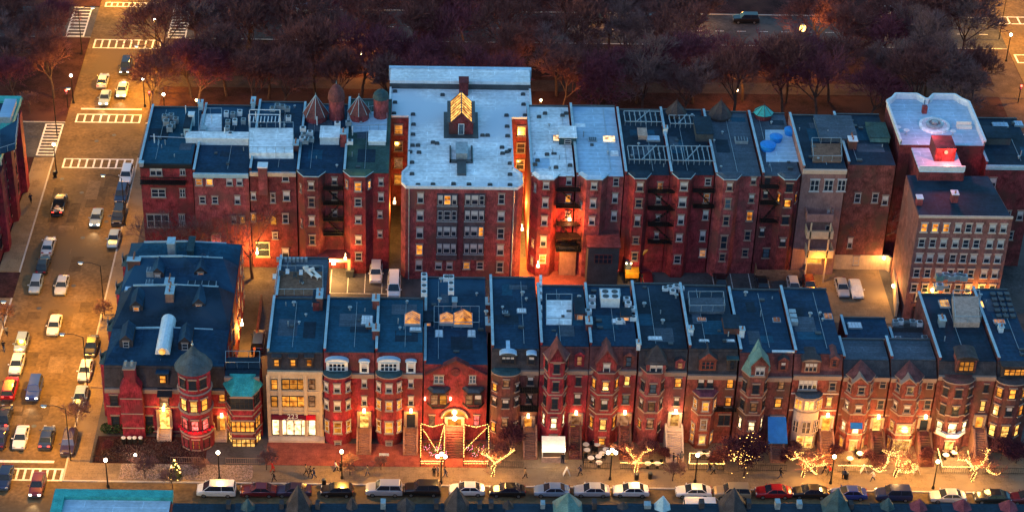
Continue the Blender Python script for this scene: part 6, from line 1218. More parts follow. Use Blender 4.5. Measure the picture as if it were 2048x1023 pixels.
lit_tree(1790, 952, [((1790, 952), (1795, 930), (1797, 915), (1793, 905)), ((1795, 940), (1815, 944), (1828, 938), (1824, 925), (1816, 917), (1808, 925), (1798, 940)), ((1793, 905), (1780, 903), (1774, 925), (1760, 942), (1745, 935))], 'bare tree with looped garlands before the second banded house')
lit_tree(1944, 960, [((1944, 960), (1950, 940)), ((1950, 938), (1962, 928), (1972, 915), (1976, 898)), ((1950, 940), (1942, 928), (1932, 918), (1914, 918)), ((1972, 934), (1984, 945), (1996, 948))], 'bare light-wrapped tree with a tall right branch, nearest the right edge')
b = MB(); o = thing('fairy_lights', LT, 'scattered fairy lights in the dark red-leaved tree', 'fairy lights', 'fairy lights on the street trees')
rd = random.Random(5); lv = [Vector(v) for v in TL[1].vertices[0:0]] or [v.co.copy() for v in TL[1].vertices]
for i in range(150): p = LT+rd.choice(lv)*.95+Vector((rd.gauss(0, .2), -.3, 0)); lights_along(b, [p, p+Vector((.2, 0, .1))], .3, .055)
b.build('bulbs', 'bulb', o)
# lit Christmas tree by the corner
P = G(351, 955, 0); o = thing('christmas_tree', P, 'little conical tree covered in yellow lights on the corner verge', 'tree'); b = MB(); b.tube(P, P+Vector((0, 0, .5)), .08); b.build('trunk', 'bark', o); b = MB(); b.lathe(P.x, P.y, [(.9, .4), (.55, 1.2), (.65, 1.25), (.3, 2.2), (.38, 2.25), (.03, 3.2)], 9); b.build('crown', 'evergreen', o)
b = MB()
for i in range(70): t = rd.random(); a = i*2.4; r = .95*(1-t)+.05; c = Vector((P.x+r*math.cos(a), P.y+r*math.sin(a), .5+t*2.7)); lights_along(b, [c, c+Vector((.05, 0, 0))], .2, .07)
b.build('bulbs', 'bulb', o); point_light((P.x, P.y-1.2, 1.6), 60, (1, .5, .1), .3, o)
# string-lit fences of the gabled house
for xa, xb, lab in ((841, 888, 'left'), (927, 977, 'right')):
    A, B_ = G(xa, 931, 0), G(xb, 931, 0); o = thing('iron_fence', ((A.x+B_.x)/2, A.y, 0), f'iron fence round the {lab} yard of the gabled house', 'fence', 'yard fences of the gabled house'); b = MB()
    yb = -1.2; 
    for p, q in (((A.x, A.y), (B_.x, A.y)), ((A.x, A.y), (A.x, yb)), ((B_.x, A.y), (B_.x, yb))):
        for z in (.15, 1.0): b.tube((*p, z), (*q, z), .035, n=4)
        L = math.dist(p, q); n = int(L/.25)
        for i in range(n+1): t = i/n; x, y = p[0]+(q[0]-p[0])*t, p[1]+(q[1]-p[1])*t; b.tube((x, y, .0), (x, y, 1.1), .018, n=3, cap=False)
    b.build('railing', 'iron', o); 
    for x in (A.x, B_.x):
        for y in (A.y, yb): b = MB(); b.tube((x, y, 0), (x, y, 3.6 if y == yb else 1.6), .05, n=5); b.build('post', 'iron', o)
    s = thing('string_lights', ((A.x+B_.x)/2, A.y, 1), f'zigzag strings of bulbs over the {lab} yard of the gabled house', 'string lights', 'string lights on the gabled house'); b = MB(); xm = (A.x+B_.x)/2
    lights_along(b, [(A.x, A.y, .9), (B_.x, A.y, .9)], .14, .075); lights_along(b, [(A.x, A.y, .5), (B_.x, A.y, .5)], .2, .06)
    lights_along(b, [(A.x, A.y, 1.6), (A.x, yb, 3.6)], .24, .06); lights_along(b, [(B_.x, A.y, 1.6), (B_.x, yb, 3.6)], .24, .06); lights_along(b, [(A.x, yb, 3.6), (xm, yb, 3.1), (B_.x, yb, 3.7)], .2, .06)
    lights_along(b, [(A.x+.3, yb-.5, 3.0), (B_.x-.9, A.y+1.5, 1.3), (B_.x, yb, 3.4)] if lab == 'left' else [(B_.x-.3, yb-.4, 3.3), (A.x, A.y+1.8, 1.2)], .22, .06)
    b.build('bulbs', 'bulb', s); point_light((xm, A.y+1.2, 1.9), 170, (1, .45, .10), .4, s)
    for i in range(4):
        x = A.x+.8+i*.75; t = thing('potted_shrub', (x, -2.6-(i % 2)*1.2, 0), f'{"round low round-cut clipped tall".split()[i]} pink-lit shrub, {ORD[i]} in the {lab} yard of the gabled house', 'plant', 'yard shrubs of the gabled house'); b = MB(); b.lathe(x, -2.6-(i % 2)*1.2, [(.15, 0), (.2, .35)], 8); b.build('pot', 'stone_brown', t)
        b = MB(); y = -2.6-(i % 2)*1.2
        for j in range(60): a, c = rd.uniform(0, 6.28), rd.uniform(-1, 1); r = .42*math.sqrt(1-c*c*.6); p = Vector((x+r*math.cos(a), y+r*math.sin(a), .85+.5*c)); n = Vector((rd.gauss(0, 1), rd.gauss(0, 1), rd.gauss(0, 1))).normalized()*.12; m_ = n.orthogonal().normalized()*.1; b.face([p-n, p+m_, p+n, p-m_])
        b.build('foliage', 'evergreen', t); b = MB()
        for j in range(9): a = j*2.4; lights_along(b, [(x+.4*math.cos(a), y-.45*abs(math.sin(a)), .5+j*.09), (x+.4*math.cos(a)+.1, y-.45, .5+j*.09)], .3, .05)
        b.build('bulbs', 'bulb_pink', t)
# ---------------------------------------------------------------- lamps
def globe_lamp(x, y, label, h=4.2, twin=False, w=620, col=(1, .46, .06), z=0, three=False, gm='globe_white', gr=.24):
    o = thing('street_lamp', (x, y, z), label, 'street lamp', 'globe lamps on black posts'); b = MB(); b.lathe(x, y, [(.22, z), (.2, z+.25), (.1, z+.5), (.075, z+h-.2), (.12, z+h)], 8)
    offs = [0] if not twin else [-.45, .45]
    if three: offs = [-.5, 0, .5]
    if len(offs) > 1: b.tube((x-.5, y, z+h-.1), (x+.5, y, z+h-.1), .05, n=5)
    b.build('pole', 'iron', o)
    for i, dx in enumerate(offs):
        b = MB(); zz = z+h+.28+(.45 if three and dx == 0 else 0); b.ball((x+dx, y, zz), gr, n=10, k=7); b.build('globe', gm, o)
        if three and dx == 0: b = MB(); b.tube((x, y, z+h), (x, y, zz-.2), .05); b.build('stem', 'iron', o)
    point_light((x, y, z+h+.3), w*1.15, col, .27, o); return o
def gl(px, py, label, **k): P = G(px, py, 0); return globe_lamp(P.x, P.y, label, **k)
gl(216, 972, 'globe lamp on a black post at the hedge of the corner mansion'); gl(439, 957, 'globe lamp on a black post above the white minivan', w=520); gl(684, 955, 'bright globe lamp on the brick forecourt edge beside the small tree', w=1100)
gl(882, 965, 'bright triple globe lamp between the string-lit yards', w=900, three=True); gl(1220, 957, 'triple globe lamp by the cafe tables with one bright globe', three=True, w=620); gl(1661, 965, 'globe lamp left of the white signboard and hoop-lit tree', w=1150); gl(1866, 975, 'globe lamp beside the outlined glowing terrace', w=1150)
gl(1390, 962, 'globe lamp at the corner of the glowing oriel house terrace', w=600)
gl(113, 345, 'white globe lamp on the corner pavement beside the ladder crossing', w=1500, h=5); gl(290, 212, 'white globe lamp at the corner of the far brick row', w=1500, h=5); gl(147, 205, 'globe lamp by the traffic light on the park corner', w=1000, h=5); gl(313, 92, 'globe lamp by the upper crossing under a park tree', w=1500, h=5); gl(2012, 122, 'globe lamp beside the right-hand street crossing', w=1700, h=5)
gl(330, 235, 'small globe lamp behind the corner roof by the park', w=500)
# tall road lamps with an arm
def road_lamp(x, y, dx, label, h=9, w=2600, z=0., col=(1, .43, .022), dy=0.):
    o = thing('road_lamp', (x, y, z), label, 'street light', 'tall road lights'); b = MB(); b.tube((x, y, z), (x, y, z+h-.4), .09, .06, 8); b.tube((x, y, z+h-.4), (x+dx*.5, y+dy*.5, z+h+.15), .045, .04); b.tube((x+dx*.5, y+dy*.5, z+h+.15), (x+dx, y+dy, z+h+.1), .05, .05); b.build('pole', 'iron', o)
    b = MB(); b.cbox(x+dx, y+dy, z+h, .75 if dx else .3, .3 if dx else .75, .16); b.build('lamp_head', 'metal_grey', o); b = MB(); b.cbox(x+dx, y+dy, z+h-.06, .45, .24, .05); b.build('lens', 'globe_warm', o)
    point_light((x+dx, y+dy, z+h-.25), w*1.12, col, .25, o, spot=150, aim=(x+dx*1.3, y+dy*1.3, 0)); return o
for y, l, w_ in ((28, 'tall road light leaning over the cross street by the corner mansion', 4800), (10.5, 'tall road light at the kerb beside the black parked sedan', 4800), (52, 'tall road light at the kerb behind the pale blue-grey parked sedan', 2200), (-5.5, 'tall road light at the corner nearest the lower crossing', 3800), (94, 'tall road light by the park above the middle crossing', 5600)):
    road_lamp(SX1+.6, y, -2.8, l, w=w_)
road_lamp(SX0-.6, 131, 2.8, 'tall road light at the top of the cross street', w=7500); road_lamp(SX0-.6, 18, 2.6, 'tall road light at the left kerb near the small hatchback', w=3400); road_lamp(SX0-.6, 108, 2.6, 'tall road light at the park kerb left of the upper crossing', w=3200); road_lamp(SX0-.6, 79, 2.6, 'tall road light left of the middle crossing on the avenue corner', w=1900)
P = G(1595, 128, 0); road_lamp(P.x, P.y, 0, 'single bright orange lamp shining among the park trees', h=8, w=2200, dy=-.6); q = W(1595, 54, P.y-.6); o = bpy.data.objects[-1] if False else None
t = thing('park_lamp_glow', (P.x, P.y-.7, 7.8), 'oversized orange ball added for the star glow of the bright park light', 'lamp'); b = MB(); b.ball((P.x, P.y-.7, 7.5), .62, n=10, k=7); b.build('globe', 'bulb', t); point_light((P.x, P.y-1.5, 7.2), 2800, (1, .42, .06), .3, t)  # oversized emissive ball added to imitate the star glow around the lamp
road_lamp(103.2, 96, 3, 'tall road light on the right-hand street near the park', w=5200); road_lamp(103.2, 118, 3, 'tall road light on the right-hand street between its crossings', w=5200); road_lamp(103.2, 134, 3, 'tall road light at the top right corner', w=4000)
# park lamps glimpsed between trees
for i, (px, py, w_, l) in enumerate(((702, 45, 260, 'small amber lamp seen through the left park trees'), (722, 112, 380, 'faint amber lamp low in the left park trees'), (1207, 10, 260, 'amber lamp at the top of the park above the silver car'), (1398, 12, 260, 'amber lamp at the top of the park above the two dark cars'), (1755, 20, 220, 'small white lamp at the top of the park near the right street'), (1080, 205, 420, 'amber lamp behind the roofs right of the apartment block'), (395, 205, 380, 'yellow lamp behind the corner roof beside the park'), (955, 95, 260, 'faint lamp in the park above the apartment block'), (1470, 185, 240, 'faint lamp among the trees above the blue tub roof'))):
    P = G(px, py+35, 0); globe_lamp(P.x, P.y, l, h=3.6, w=w_*2.4, col=(1, .40, .09), gm='globe_warm', gr=.2)
# traffic lights
for px, py, l in ((136, 215, 'traffic light showing red on the park corner'), (301, 218, 'traffic light showing red behind the corner globe lamp'), (2036, 205, 'traffic light beside the right-hand street')):
    P = G(px, py, 0); o = thing('traffic_light', P, l, 'traffic light', 'traffic lights'); b = MB(); b.tube(P, P+Vector((0, 0, 3.4)), .08); b.build('pole', 'iron', o); b = MB(); b.cbox(P.x, P.y, 2.6, .36, .3, 1.1); b.build('housing', 'trim_black', o)
    for j, (m, z) in enumerate((('lamp_red', 3.42), ('metal_dark', 3.1), ('metal_dark', 2.8))): b = MB(); b.ball((P.x, P.y-.17, z), .14 if j else .2); b.build('signal', m, o)
    point_light((P.x, P.y-.8, 3.2), 60, (1, .05, .08), .15, o)
# ---------------------------------------------------------------- rooftop equipment
RZ = {}
def ac(px, py, z, label, w=.9, d=.9, hh=.8, m='metal_white', fans=1, grp='rooftop cooling units'):
    P = G(px, py, z+.1); o = thing('air_conditioner', P, label, 'air conditioner', grp); b = MB(); b.cbox(P.x, P.y, P.z+.1, w, d, hh)
    for sx in (-1, 1):
        for sy in (-1, 1): b.cbox(P.x+sx*(w/2-.08), P.y+sy*(d/2-.08), P.z, .08, .08, .12)
    b.build('casing', m, o)
    n = fans; 
    for i in range(n):
        for j in range(2 if n > 1 else 1):
            x = P.x-w/2+w*(i+.5)/n; y = P.y+(0 if n == 1 else (-d/4 if j == 0 else d/4)); r = min(w/n, d/(2 if n > 1 else 1))*.40; b = MB(); b.lathe(x, y, [(r, P.z+.1+hh), (r, P.z+.14+hh), (r*.8, P.z+.15+hh)], 12); b.build('fan_grille', 'metal_dark', o)
    return o
def vent(px, py, z, label, k=0, grp='roof vents'):
    P = G(px, py, z+.1); b = MB()
    if k == 0: b.lathe(0, 0, [(.13, 0), (.13, .45), (.3, .5), (.3, .62), (.05, .75)], 8)
    elif k == 1: b.tube((0, 0, 0), (0, 0, 1.5), .09, n=6)
    else: b.cbox(0, 0, 0, .7, .45, .3); b.cbox(0, 0, .3, .5, .3, .12)
    o = b.build('roof_vent' if k != 1 else 'vent_pipe', ('metal_grey', 'metal_white', 'metal_dark')[k]); o.location = P; return tag(o, label, 'vent', grp)
z1, z2, zf, za = 16.9, 17.8, 14.2, 17.2
for i, (x, y, w) in enumerate(((330, 240, .8), (343, 238, .8), (352, 246, .8), (333, 250, .9), (346, 255, .8), (340, 262, .9))): ac(x, y, 16.9, ['square grey unit, farthest left of the cluster on the corner roof', 'grey unit at the back of the cluster on the corner roof', 'grey unit on the right of the cluster on the corner roof', 'grey unit on the near left of the cluster on the corner roof', 'grey unit in the middle of the cluster on the corner roof', 'grey unit closest to the viewer in the cluster on the corner roof'][i], w, w, .8, 'metal_grey')
for i, (x, y) in enumerate(((453, 232), (466, 234), (480, 230), (487, 247), (470, 248), (455, 262), (461, 274), (456, 250))): ac(x, y, 17.0, f'{["small white", "small white", "square pale", "round-topped pale", "dull grey", "narrow pale", "wide white", "dark"][i]} unit on the roof right of the sunken terrace, {["back left", "back middle", "back right", "right side", "centre", "near left", "nearest", "left side"][i]} one', .7, .9, .7, ('metal_white', 'metal_grey')[i % 2])
for i, (x, y) in enumerate(((545, 222), (555, 216), (565, 218), (575, 222), (577, 240))): ac(x, y, 17.2, f'{["dark", "small grey", "grey", "pale", "white flat"][i]} unit on the roof with the pergola, {["far left", "second from the left", "middle", "rightmost of the back group", "standing alone nearest"][i]}', .8, .8, .6, ('metal_grey', 'metal_white')[i == 4])
for i, (x, y) in enumerate(((606, 262), (609, 274), (620, 270), (611, 287), (605, 282), (622, 283), (675, 252), (697, 250), (700, 288))): ac(x, y, 17.5, f'{["white", "grey", "white", "wide white", "small grey", "grey", "green-tinged", "pale", "white"][i]} unit on the roofs before the pink pyramids, {["back left", "second row left", "second row right", "nearest left", "left edge", "near right", "beside the greenhouse", "by the brick chimney", "in front of the pale deck"][i]}', .9, .7, .6, ('metal_white', 'metal_grey')[i % 2])
for x, y, l in ((309, 285, 'tall white pipe on the corner roof'), (372, 228, 'white pipe beside the stairhouse on the corner roof'), (424, 247, 'white pipe standing in the sunken terrace'), (450, 272, 'white pipe right of the sunken terrace'), (512, 240, 'white pipe with cross arm by the pergola'), (622, 235, 'white pipe in front of the left pink pyramid'), (634, 250, 'white pipe between pink pyramid and greenhouse'), (705, 270, 'white pipe by the pale deck under the right pink pyramid')): vent(x, y, 17.2, l, 1)
# vents round the edge of the big pale roof
zt_ = ap.children[0] and 16.3
zt_ = W(922, 378, 38.4).z
cols_ = {'left edge': [(790, 184), (790, 206), (788, 228), (826, 230), (827, 250), (826, 270), (825, 292), (824, 326), (824, 349)], 'right edge': [(1046, 190), (1047, 210), (1050, 232), (1013, 232), (1014, 254), (1015, 273), (1020, 302), (1020, 328), (1020, 350), (1020, 371)], 'front edge': [(866, 370), (907, 369), (938, 370), (980, 371), (836, 371)]}
for e, l in cols_.items():
    for i, (x, y) in enumerate(l): vent(x, y, zt_, f'small dark vent, {ORD[i]} along the {e} of the big pale roof', 2)
for i, (x, y) in enumerate(((866, 286), (874, 288), (965, 272), (975, 272), (885, 191), (820, 305), (836, 292), (838, 306), (1004, 296), (1005, 308), (1014, 305))): vent(x, y, zt_, f'dark vent on the big pale roof, {["left of a close pair below the penthouse", "right of a close pair below the penthouse", "left of a pair right of the penthouse", "right of a pair right of the penthouse", "beside the glass roof", "left near the edge", "upper of two at the left", "lower of two at the left", "upper of three at the right", "lower of three at the right", "outermost of three at the right"][i]}', 2)
for i, (x, y) in enumerate(((1078, 235), (1090, 228), (1125, 232), (1132, 228), (1070, 330), (1112, 336), (1140, 332), (1075, 322), (1094, 310))): vent(x, y, 17.1, f'dark vent, {ORD[i]} on the pale ribbed roof right of the apartment block', 2)
# near row roofs
for i, (x, y) in enumerate(((848, 556), (848, 566), (848, 578), (848, 590), (892, 560), (902, 560), (902, 573), (902, 586))): ac(x, y, 14.7, f'small pale unit, {ORD[i % 4]} from the back in the {"left" if i < 4 else "right"} column on the gabled house roof', .8, .9, .6, 'metal_white')
vent(879, 603, 14.7, 'white mushroom vent inside the railing on the gabled house roof', 0); vent(882, 563, 14.7, 'white round vent at the back of the gabled house roof', 0); vent(972, 628, 14.7, 'small white vent at the right of the gabled house roof', 0)
ac(1219, 606, 15.1, 'large cooling unit with four round fans on the red house roof', 2.5, 2.2, 1.5, 'metal_white', 2)
for i, (x, y) in enumerate(((1184, 600), (1184, 614), (1176, 627), (1253, 603), (1256, 612), (1263, 622), (1266, 640), (1238, 646))): ac(x, y, 15.1, f'{["upper left white", "lower left white", "small pale", "upper right white", "second right white", "narrow pale", "tall pale", "flat pale"][i]} unit around the four-fan cooler', .9, .7, .6, 'metal_white')
for i, (x, y, l) in enumerate(((1288, 612, 'white mushroom vent on the dark roof right of the cooler'), (1325, 646, 'small white vent in the middle of the dark roof'), (1158, 598, 'small vent behind the bulkhead right of the pale deck'), (1491, 590, 'white vent on the roof above the verdigris pyramid'), (1352, 595, 'round vent near the back edge of the dark roof'), (1045, 590, 'small vent on the brown mansard house roof'), (1620, 632, 'low vent on the roof of the bow window house'), (588, 610, 'tiny vent on the tan shop building roof'), (700, 620, 'small vent on the crimson house roof'))): vent(x, y, 15.0 if x > 800 else 14.0, l, 0)
for i, (x, y) in enumerate(((1790, 650), (1800, 648), (1812, 652), (1824, 650), (1838, 652), (1850, 655), (1795, 684), (1802, 694), (1835, 690), (1848, 682))): ac(x, y, 11.6, f'{["blue-grey", "pale", "dark", "boxy grey", "tall dark", "wide pale", "slim white", "low white", "round dark", "pale square"][i]} unit on the lowest grey rear roof, {["back row far left", "back row second", "back row third", "back row fourth", "back row fifth", "back row far right", "left side upper", "left side lower", "front middle", "front right"][i]}', .8, .8, .7, ('metal_grey', 'metal_white', 'metal_dark')[i % 3])
for i, (x, y) in enumerate(((1878, 560), (1890, 557), (1902, 560), (1914, 558), (1926, 560), (1878, 578))): ac(x, y, 14.3, f'{["green-tinted", "pale", "dull", "rounded", "wide", "single"][i]} unit behind the wooden roof box on the tall right house, {["far left", "second", "third", "fourth", "far right", "nearest"][i]}', 1., .8, .8, 'copper_pale' if i == 0 else 'metal_grey')
for i, (x, y) in enumerate(((1340, 580), (1352, 578), (1362, 582), (1330, 582), (1345, 588))): ac(x, y, 14.6, f'{["pale blue", "white", "grey", "small", "low"][i]} unit, {ORD[i]} of the jumble on the near row roofs above the alley', .8, .7, .6, 'metal_white')
# roof terrace furniture
for i, (x, y, l) in enumerate(((1795, 262, 'left'), (1812, 268, 'right'), (1905, 270, 'lone right'))):
    P = G(x, y, 19.7); o = thing('terrace_table', P, f'round {l} table on the pink-lit roof terrace', 'table', 'tables on the roof terrace'); b = MB(); b.lathe(P.x, P.y, [(.45, P.z+.72), (.45, P.z+.76)], 12); b.build('tabletop', 'metal_white', o); b = MB(); b.tube(P, P+Vector((0, 0, .72)), .05); b.lathe(P.x, P.y, [(.25, P.z), (.2, P.z+.04)], 8); b.build('pedestal', 'metal_grey', o)
P = G(1848, 225, 19.7); o = thing('terrace_planter', P, 'tall planter post near the back parapet of the roof terrace', 'planter'); b = MB(); b.cbox(P.x, P.y, P.z, .7, .7, 1.2); b.build('planter', 'brick_rose', o)
P = G(1928, 255, 19.7); o = thing('garden_sofa', P, 'white sofa at the right side of the pink-lit roof terrace', 'sofa'); b = MB(); b.cbox(P.x, P.y, P.z, 2.2, .8, .4); b.build('seat', 'canvas_white', o); b = MB(); b.cbox(P.x, P.y+.45, P.z, 2.2, .2, .8); b.build('backrest', 'canvas_white', o)
for i, (x, y) in enumerate(((601-0, 0),)): pass
# terrace on the rear wing behind the tan building
for i, (x, y, l) in enumerate(((620, 548, 'upper'), (632, 552, 'lower'))):
    P = G(x, y, RW.Z+.3); b = MB(); b.T = Matrix.Rotation(R(35), 4, 'Z'); b.box(-.35, .35, -.9, .9, .3, .4); b.box(-.35, .35, .9, 1.3, .4, .75)
    for sx in (-.3, .3):
        for sy in (-.8, .8): b.box(sx-.04, sx+.04, sy-.04, sy+.04, 0, .3)
    o = b.build('sun_lounger', 'canvas_white'); o.location = P; tag(o, f'{l} white lounger on the reddish rear roof terrace', 'lounger', 'loungers on the rear terrace')
for i, (x, y) in enumerate(((562, 553), (575, 550), (590, 556), (602, 552), (603, 566), (549, 560))):
    P = G(x, y, RW.Z+.3); o = thing('terrace_chair', P, f'{["grey", "dark", "pale", "white", "wooden", "tall pale"][i]} chair on the reddish rear roof terrace, {ORD[i]} from the left wall', 'chair', 'chairs on the rear terrace'); b = MB(); b.cbox(P.x, P.y, P.z+.42, .5, .5, .06); b.build('seat', 'metal_white' if i % 2 else 'metal_dark', o); b = MB(); b.cbox(P.x, P.y+.24, P.z+.45, .5, .05, .5); b.build('backrest', 'metal_white' if i % 2 else 'metal_dark', o)
    for sx in (-.2, .2):
        for sy in (-.2, .2): b = MB(); b.cbox(P.x+sx, P.y+sy, P.z, .05, .05, .42); b.build('leg', 'metal_dark', o)
# ---------------------------------------------------------------- cafe furniture
TP = None
def cafe_table(px, py, label, z=0., cloth='canvas_white'):
    P = G(px, py, z+.75); x, y = P.x, P.y; o = thing('cafe_table', (x, y, z), label, 'table', 'cafe tables in the front gardens'); b = MB(); b.lathe(x, y, [(.42, z+.72), (.45, z+.74), (.45, z+.77)], 14); b.build('tabletop', cloth, o)
    b = MB(); b.lathe(x, y, [(.24, z), (.22, z+.04), (.04, z+.08), (.04, z+.72)], 8); b.build('pedestal', 'iron', o); return o
for px, py, l in ((1172, 887, 'round white cafe table, upper left of the group beneath the red house'), (1194, 887, 'round white cafe table, upper right of the group beneath the red house'), (1174, 898, 'round white cafe table, second on the left beneath the red house'), (1204, 905, 'large bright cafe table with plates in the middle beneath the red house'), (1197, 911, 'small cafe table just below the bright middle one'), (1182, 914, 'candle-lit cafe table at the lower left beneath the red house'), (1198, 923, 'white cafe table nearest the pavement beneath the red house'), (1212, 897, 'small cafe table right of the bright middle one'),
    (1296, 925, 'cafe table under the Y-forked lit tree'), (1315, 925, 'cafe table beside the white lit stair'), (1400, 905, 'cafe table on the glowing oriel house terrace, left'), (1418, 908, 'cafe table on the glowing oriel house terrace, middle'), (1435, 905, 'cafe table on the glowing oriel house terrace, right'), (1892, 908, 'cafe table inside the outlined terrace, left'), (1908, 903, 'cafe table inside the outlined terrace, right'), (1720, 905, 'cafe table below the blue-blind bay'), (1700, 915, 'cafe table near the pavement below the blue-blind bay'), (1100, 885, 'cafe table beside the glowing shop awning')): cafe_table(px, py, l)
for i, (px, py) in enumerate(((1183, 892), (1166, 892), (1205, 890), (1186, 903), (1215, 909), (1192, 905), (1207, 918), (1188, 921), (1171, 918), (1407, 912), (1428, 913), (1900, 912), (1885, 915), (1712, 909), (1303, 930), (1322, 929))):
    P = G(px, py, 0); o = thing('cafe_chair', P, f'dark cafe chair, {ORD[i]} from the left among those by the front garden tables' if False else f'dark metal chair beside {["the upper left cafe table", "the left fence of the cafe yard", "the upper right cafe table", "the second left cafe table", "the right side of the cafe yard", "the small middle table", "the pale table nearest the pavement, right side", "the pale table nearest the pavement, left side", "the candle-lit table", "the left table of the oriel house terrace", "the right table of the oriel house terrace", "the right table in the outlined terrace", "the left table in the outlined terrace", "the table below the blue-blind bay", "the table under the Y-forked tree", "the table by the white lit stair"][i]}', 'chair', 'cafe chairs in the front gardens')
    b = MB(); b.cbox(P.x, P.y, .43, .42, .42, .04); b.build('seat', 'iron', o); b = MB(); b.cbox(P.x, P.y+.2, .47, .42, .04, .42); b.build('backrest', 'iron', o)
    for sx in (-.18, .18):
        for sy in (-.18, .18): b = MB(); b.cbox(P.x+sx, P.y+sy, 0, .04, .04, .43); b.build('leg', 'iron', o)
# glowing shop awning tent, terraces, fences
A, B_ = G(1083, 925, 0), G(1130, 925, 0); o = thing('shop_canopy', ((A.x+B_.x)/2, A.y, 0), 'glowing cream canopy over the shop entrance of the crimson turret house', 'canopy'); b = MB(); b.add([(A.x, A.y+.3, 1.6), (B_.x, A.y+.3, 1.6), (B_.x, -2.6, 2.8), (A.x, -2.6, 2.8), (A.x, A.y+.3, 1.7), (B_.x, A.y+.3, 1.7), (B_.x, -2.6, 2.9), (A.x, -2.6, 2.9)], [(3, 2, 1, 0), (4, 5, 6, 7), (0, 1, 5, 4), (0, 4, 7, 3), (1, 2, 6, 5)]); b.build('fabric', 'canvas_white', o)
for x in (A.x+.1, B_.x-.1): b = MB(); b.tube((x, A.y+.35, 0), (x, A.y+.35, 1.6), .05); b.build('post', 'metal_white', o)
for x in (A.x+.3, B_.x-.3): b = MB(); b.ball((x, A.y+.1, 2.3), .2); b.build('lamp', 'globe_white', o); point_light((x, A.y-.0, 2.6), 30, (1, .65, .3), .2, o)
b = MB(); b.box(A.x, B_.x, A.y+.1, A.y+.22, 0, .9); b.build('planter', 'wood_pale', o)
def low_fence(pts, label, lights=False, m='iron', h=1.0, grp='low fences of the front gardens'):
    o = thing('garden_fence', (pts[0][0], pts[0][1], 0), label, 'fence', grp); b = MB()
    for p, q in zip(pts, pts[1:]):
        for z in (.12, h): b.tube((*p, z), (*q, z), .03, n=4)
        n = max(1, int(math.dist(p, q)/.28))
        for i in range(n+1): t = i/n; b.tube((p[0]+(q[0]-p[0])*t, p[1]+(q[1]-p[1])*t, 0), (p[0]+(q[0]-p[0])*t, p[1]+(q[1]-p[1])*t, h+.08), .018, n=3, cap=False)
    b.build('railing', m, o)
    if lights:
        s = thing('string_lights', (pts[0][0], pts[0][1], h), label.replace('fence', 'string of bulbs along the fence', 1) if False else 'bulbs strung along the '+label, 'string lights', 'string lights of the front gardens'); b = MB()
        for p, q in zip(pts, pts[1:]): lights_along(b, [(*p, h+.1), (*q, h+.1)], .15, .065)
        b.build('bulbs', 'bulb', s)
def gx(px, py=930): return G(px, py, 0).x
yF = -5.75
low_fence([(gx(985), -1), (gx(985), yF), (gx(1046), yF)], 'iron fence before the dark mansard house'); low_fence([(gx(1166), -2), (gx(1166), yF), (gx(1222), yF), (gx(1228), -2)], 'iron fence round the cafe tables of the red house')
low_fence([(gx(1240), yF), (gx(1325), yF)], 'iron fence before the pointed dormer house', True); low_fence([(gx(1380), -3.6), (gx(1442), -3.6), (gx(1446), yF), (gx(1376), yF), (gx(1380), -3.6)], 'fence round the glowing terrace of the oriel house', True)
low_fence([(gx(1480), yF), (gx(1570), yF)], 'iron fence under the red-leaved tree'); low_fence([(gx(1672), yF), (gx(1742), yF)], 'iron fence below the blue-blind bay', True); low_fence([(gx(1868, 890), -1.9), (gx(1878), yF), (gx(1934), yF), (gx(1926, 890), -2.2)], 'fence outlining the terrace of the tall right house', True)
low_fence([(gx(1960), yF), (gx(2060), yF)], 'iron fence round the dark garden at the far right'); low_fence([(-43.6, -1.5), (-43.8, yF), (-34.2, yF)], 'iron fence round the corner mansion garden'); low_fence([(-33.5, yF), (-29.6, yF)], 'iron fence in front of the conical turret', m='trim_stone'); low_fence([(-26.2, yF), (-21.6, yF-.0)], 'pale kerb fence below the copper bay', m='trim_stone')
# dark garden seats with covers by the corner mansion
for i, (px, py) in enumerate(((247, 876), (259, 876), (269, 876), (281, 876))):
    P = G(px, py, .8); o = thing('garden_ornament', (P.x, P.y, 0), f'small pale cushion on a dark stand, {ORD[i]} of four by the mansion wall', 'garden ornament', 'garden ornaments by the mansion'); b = MB(); b.cbox(P.x, P.y, 0, .5, .5, .9); b.build('stand', 'iron', o); b = MB(); b.lathe(P.x, P.y, [(.28, .9), (.32, 1.05), (.1, 1.15)], 8); b.build('cushion', 'canvas_white', o)
for i, px in enumerate((212, 225, 240, 262, 284, 298)):
    P = G(px, 868, 0); me = None; x, y = P.x, P.y+.4; t = thing('clipped_bush', (x, y, 0), f'dark clipped bush, {ORD[i]} from the street along the mansion wall', 'plant', 'bushes by the mansion'); b = MB()
    for j in range(150): a, c = rd.uniform(0, 6.28), rd.uniform(-.7, 1); r = .75*math.sqrt(1-c*c*.7)*rd.uniform(.7, 1); p = Vector((x+r*math.cos(a), y+r*math.sin(a)*.8, .75+.7*c)); n_ = Vector((rd.gauss(0, 1), rd.gauss(0, 1), rd.gauss(0, 1))).normalized()*.16; m_ = n_.orthogonal().normalized()*.14; b.face([p-n_, p+m_, p+n_, p-m_])
    b.build('foliage', 'evergreen', t); b = MB(); b.tube((x, y, 0), (x, y, .5), .06); b.build('stem', 'bark', t)
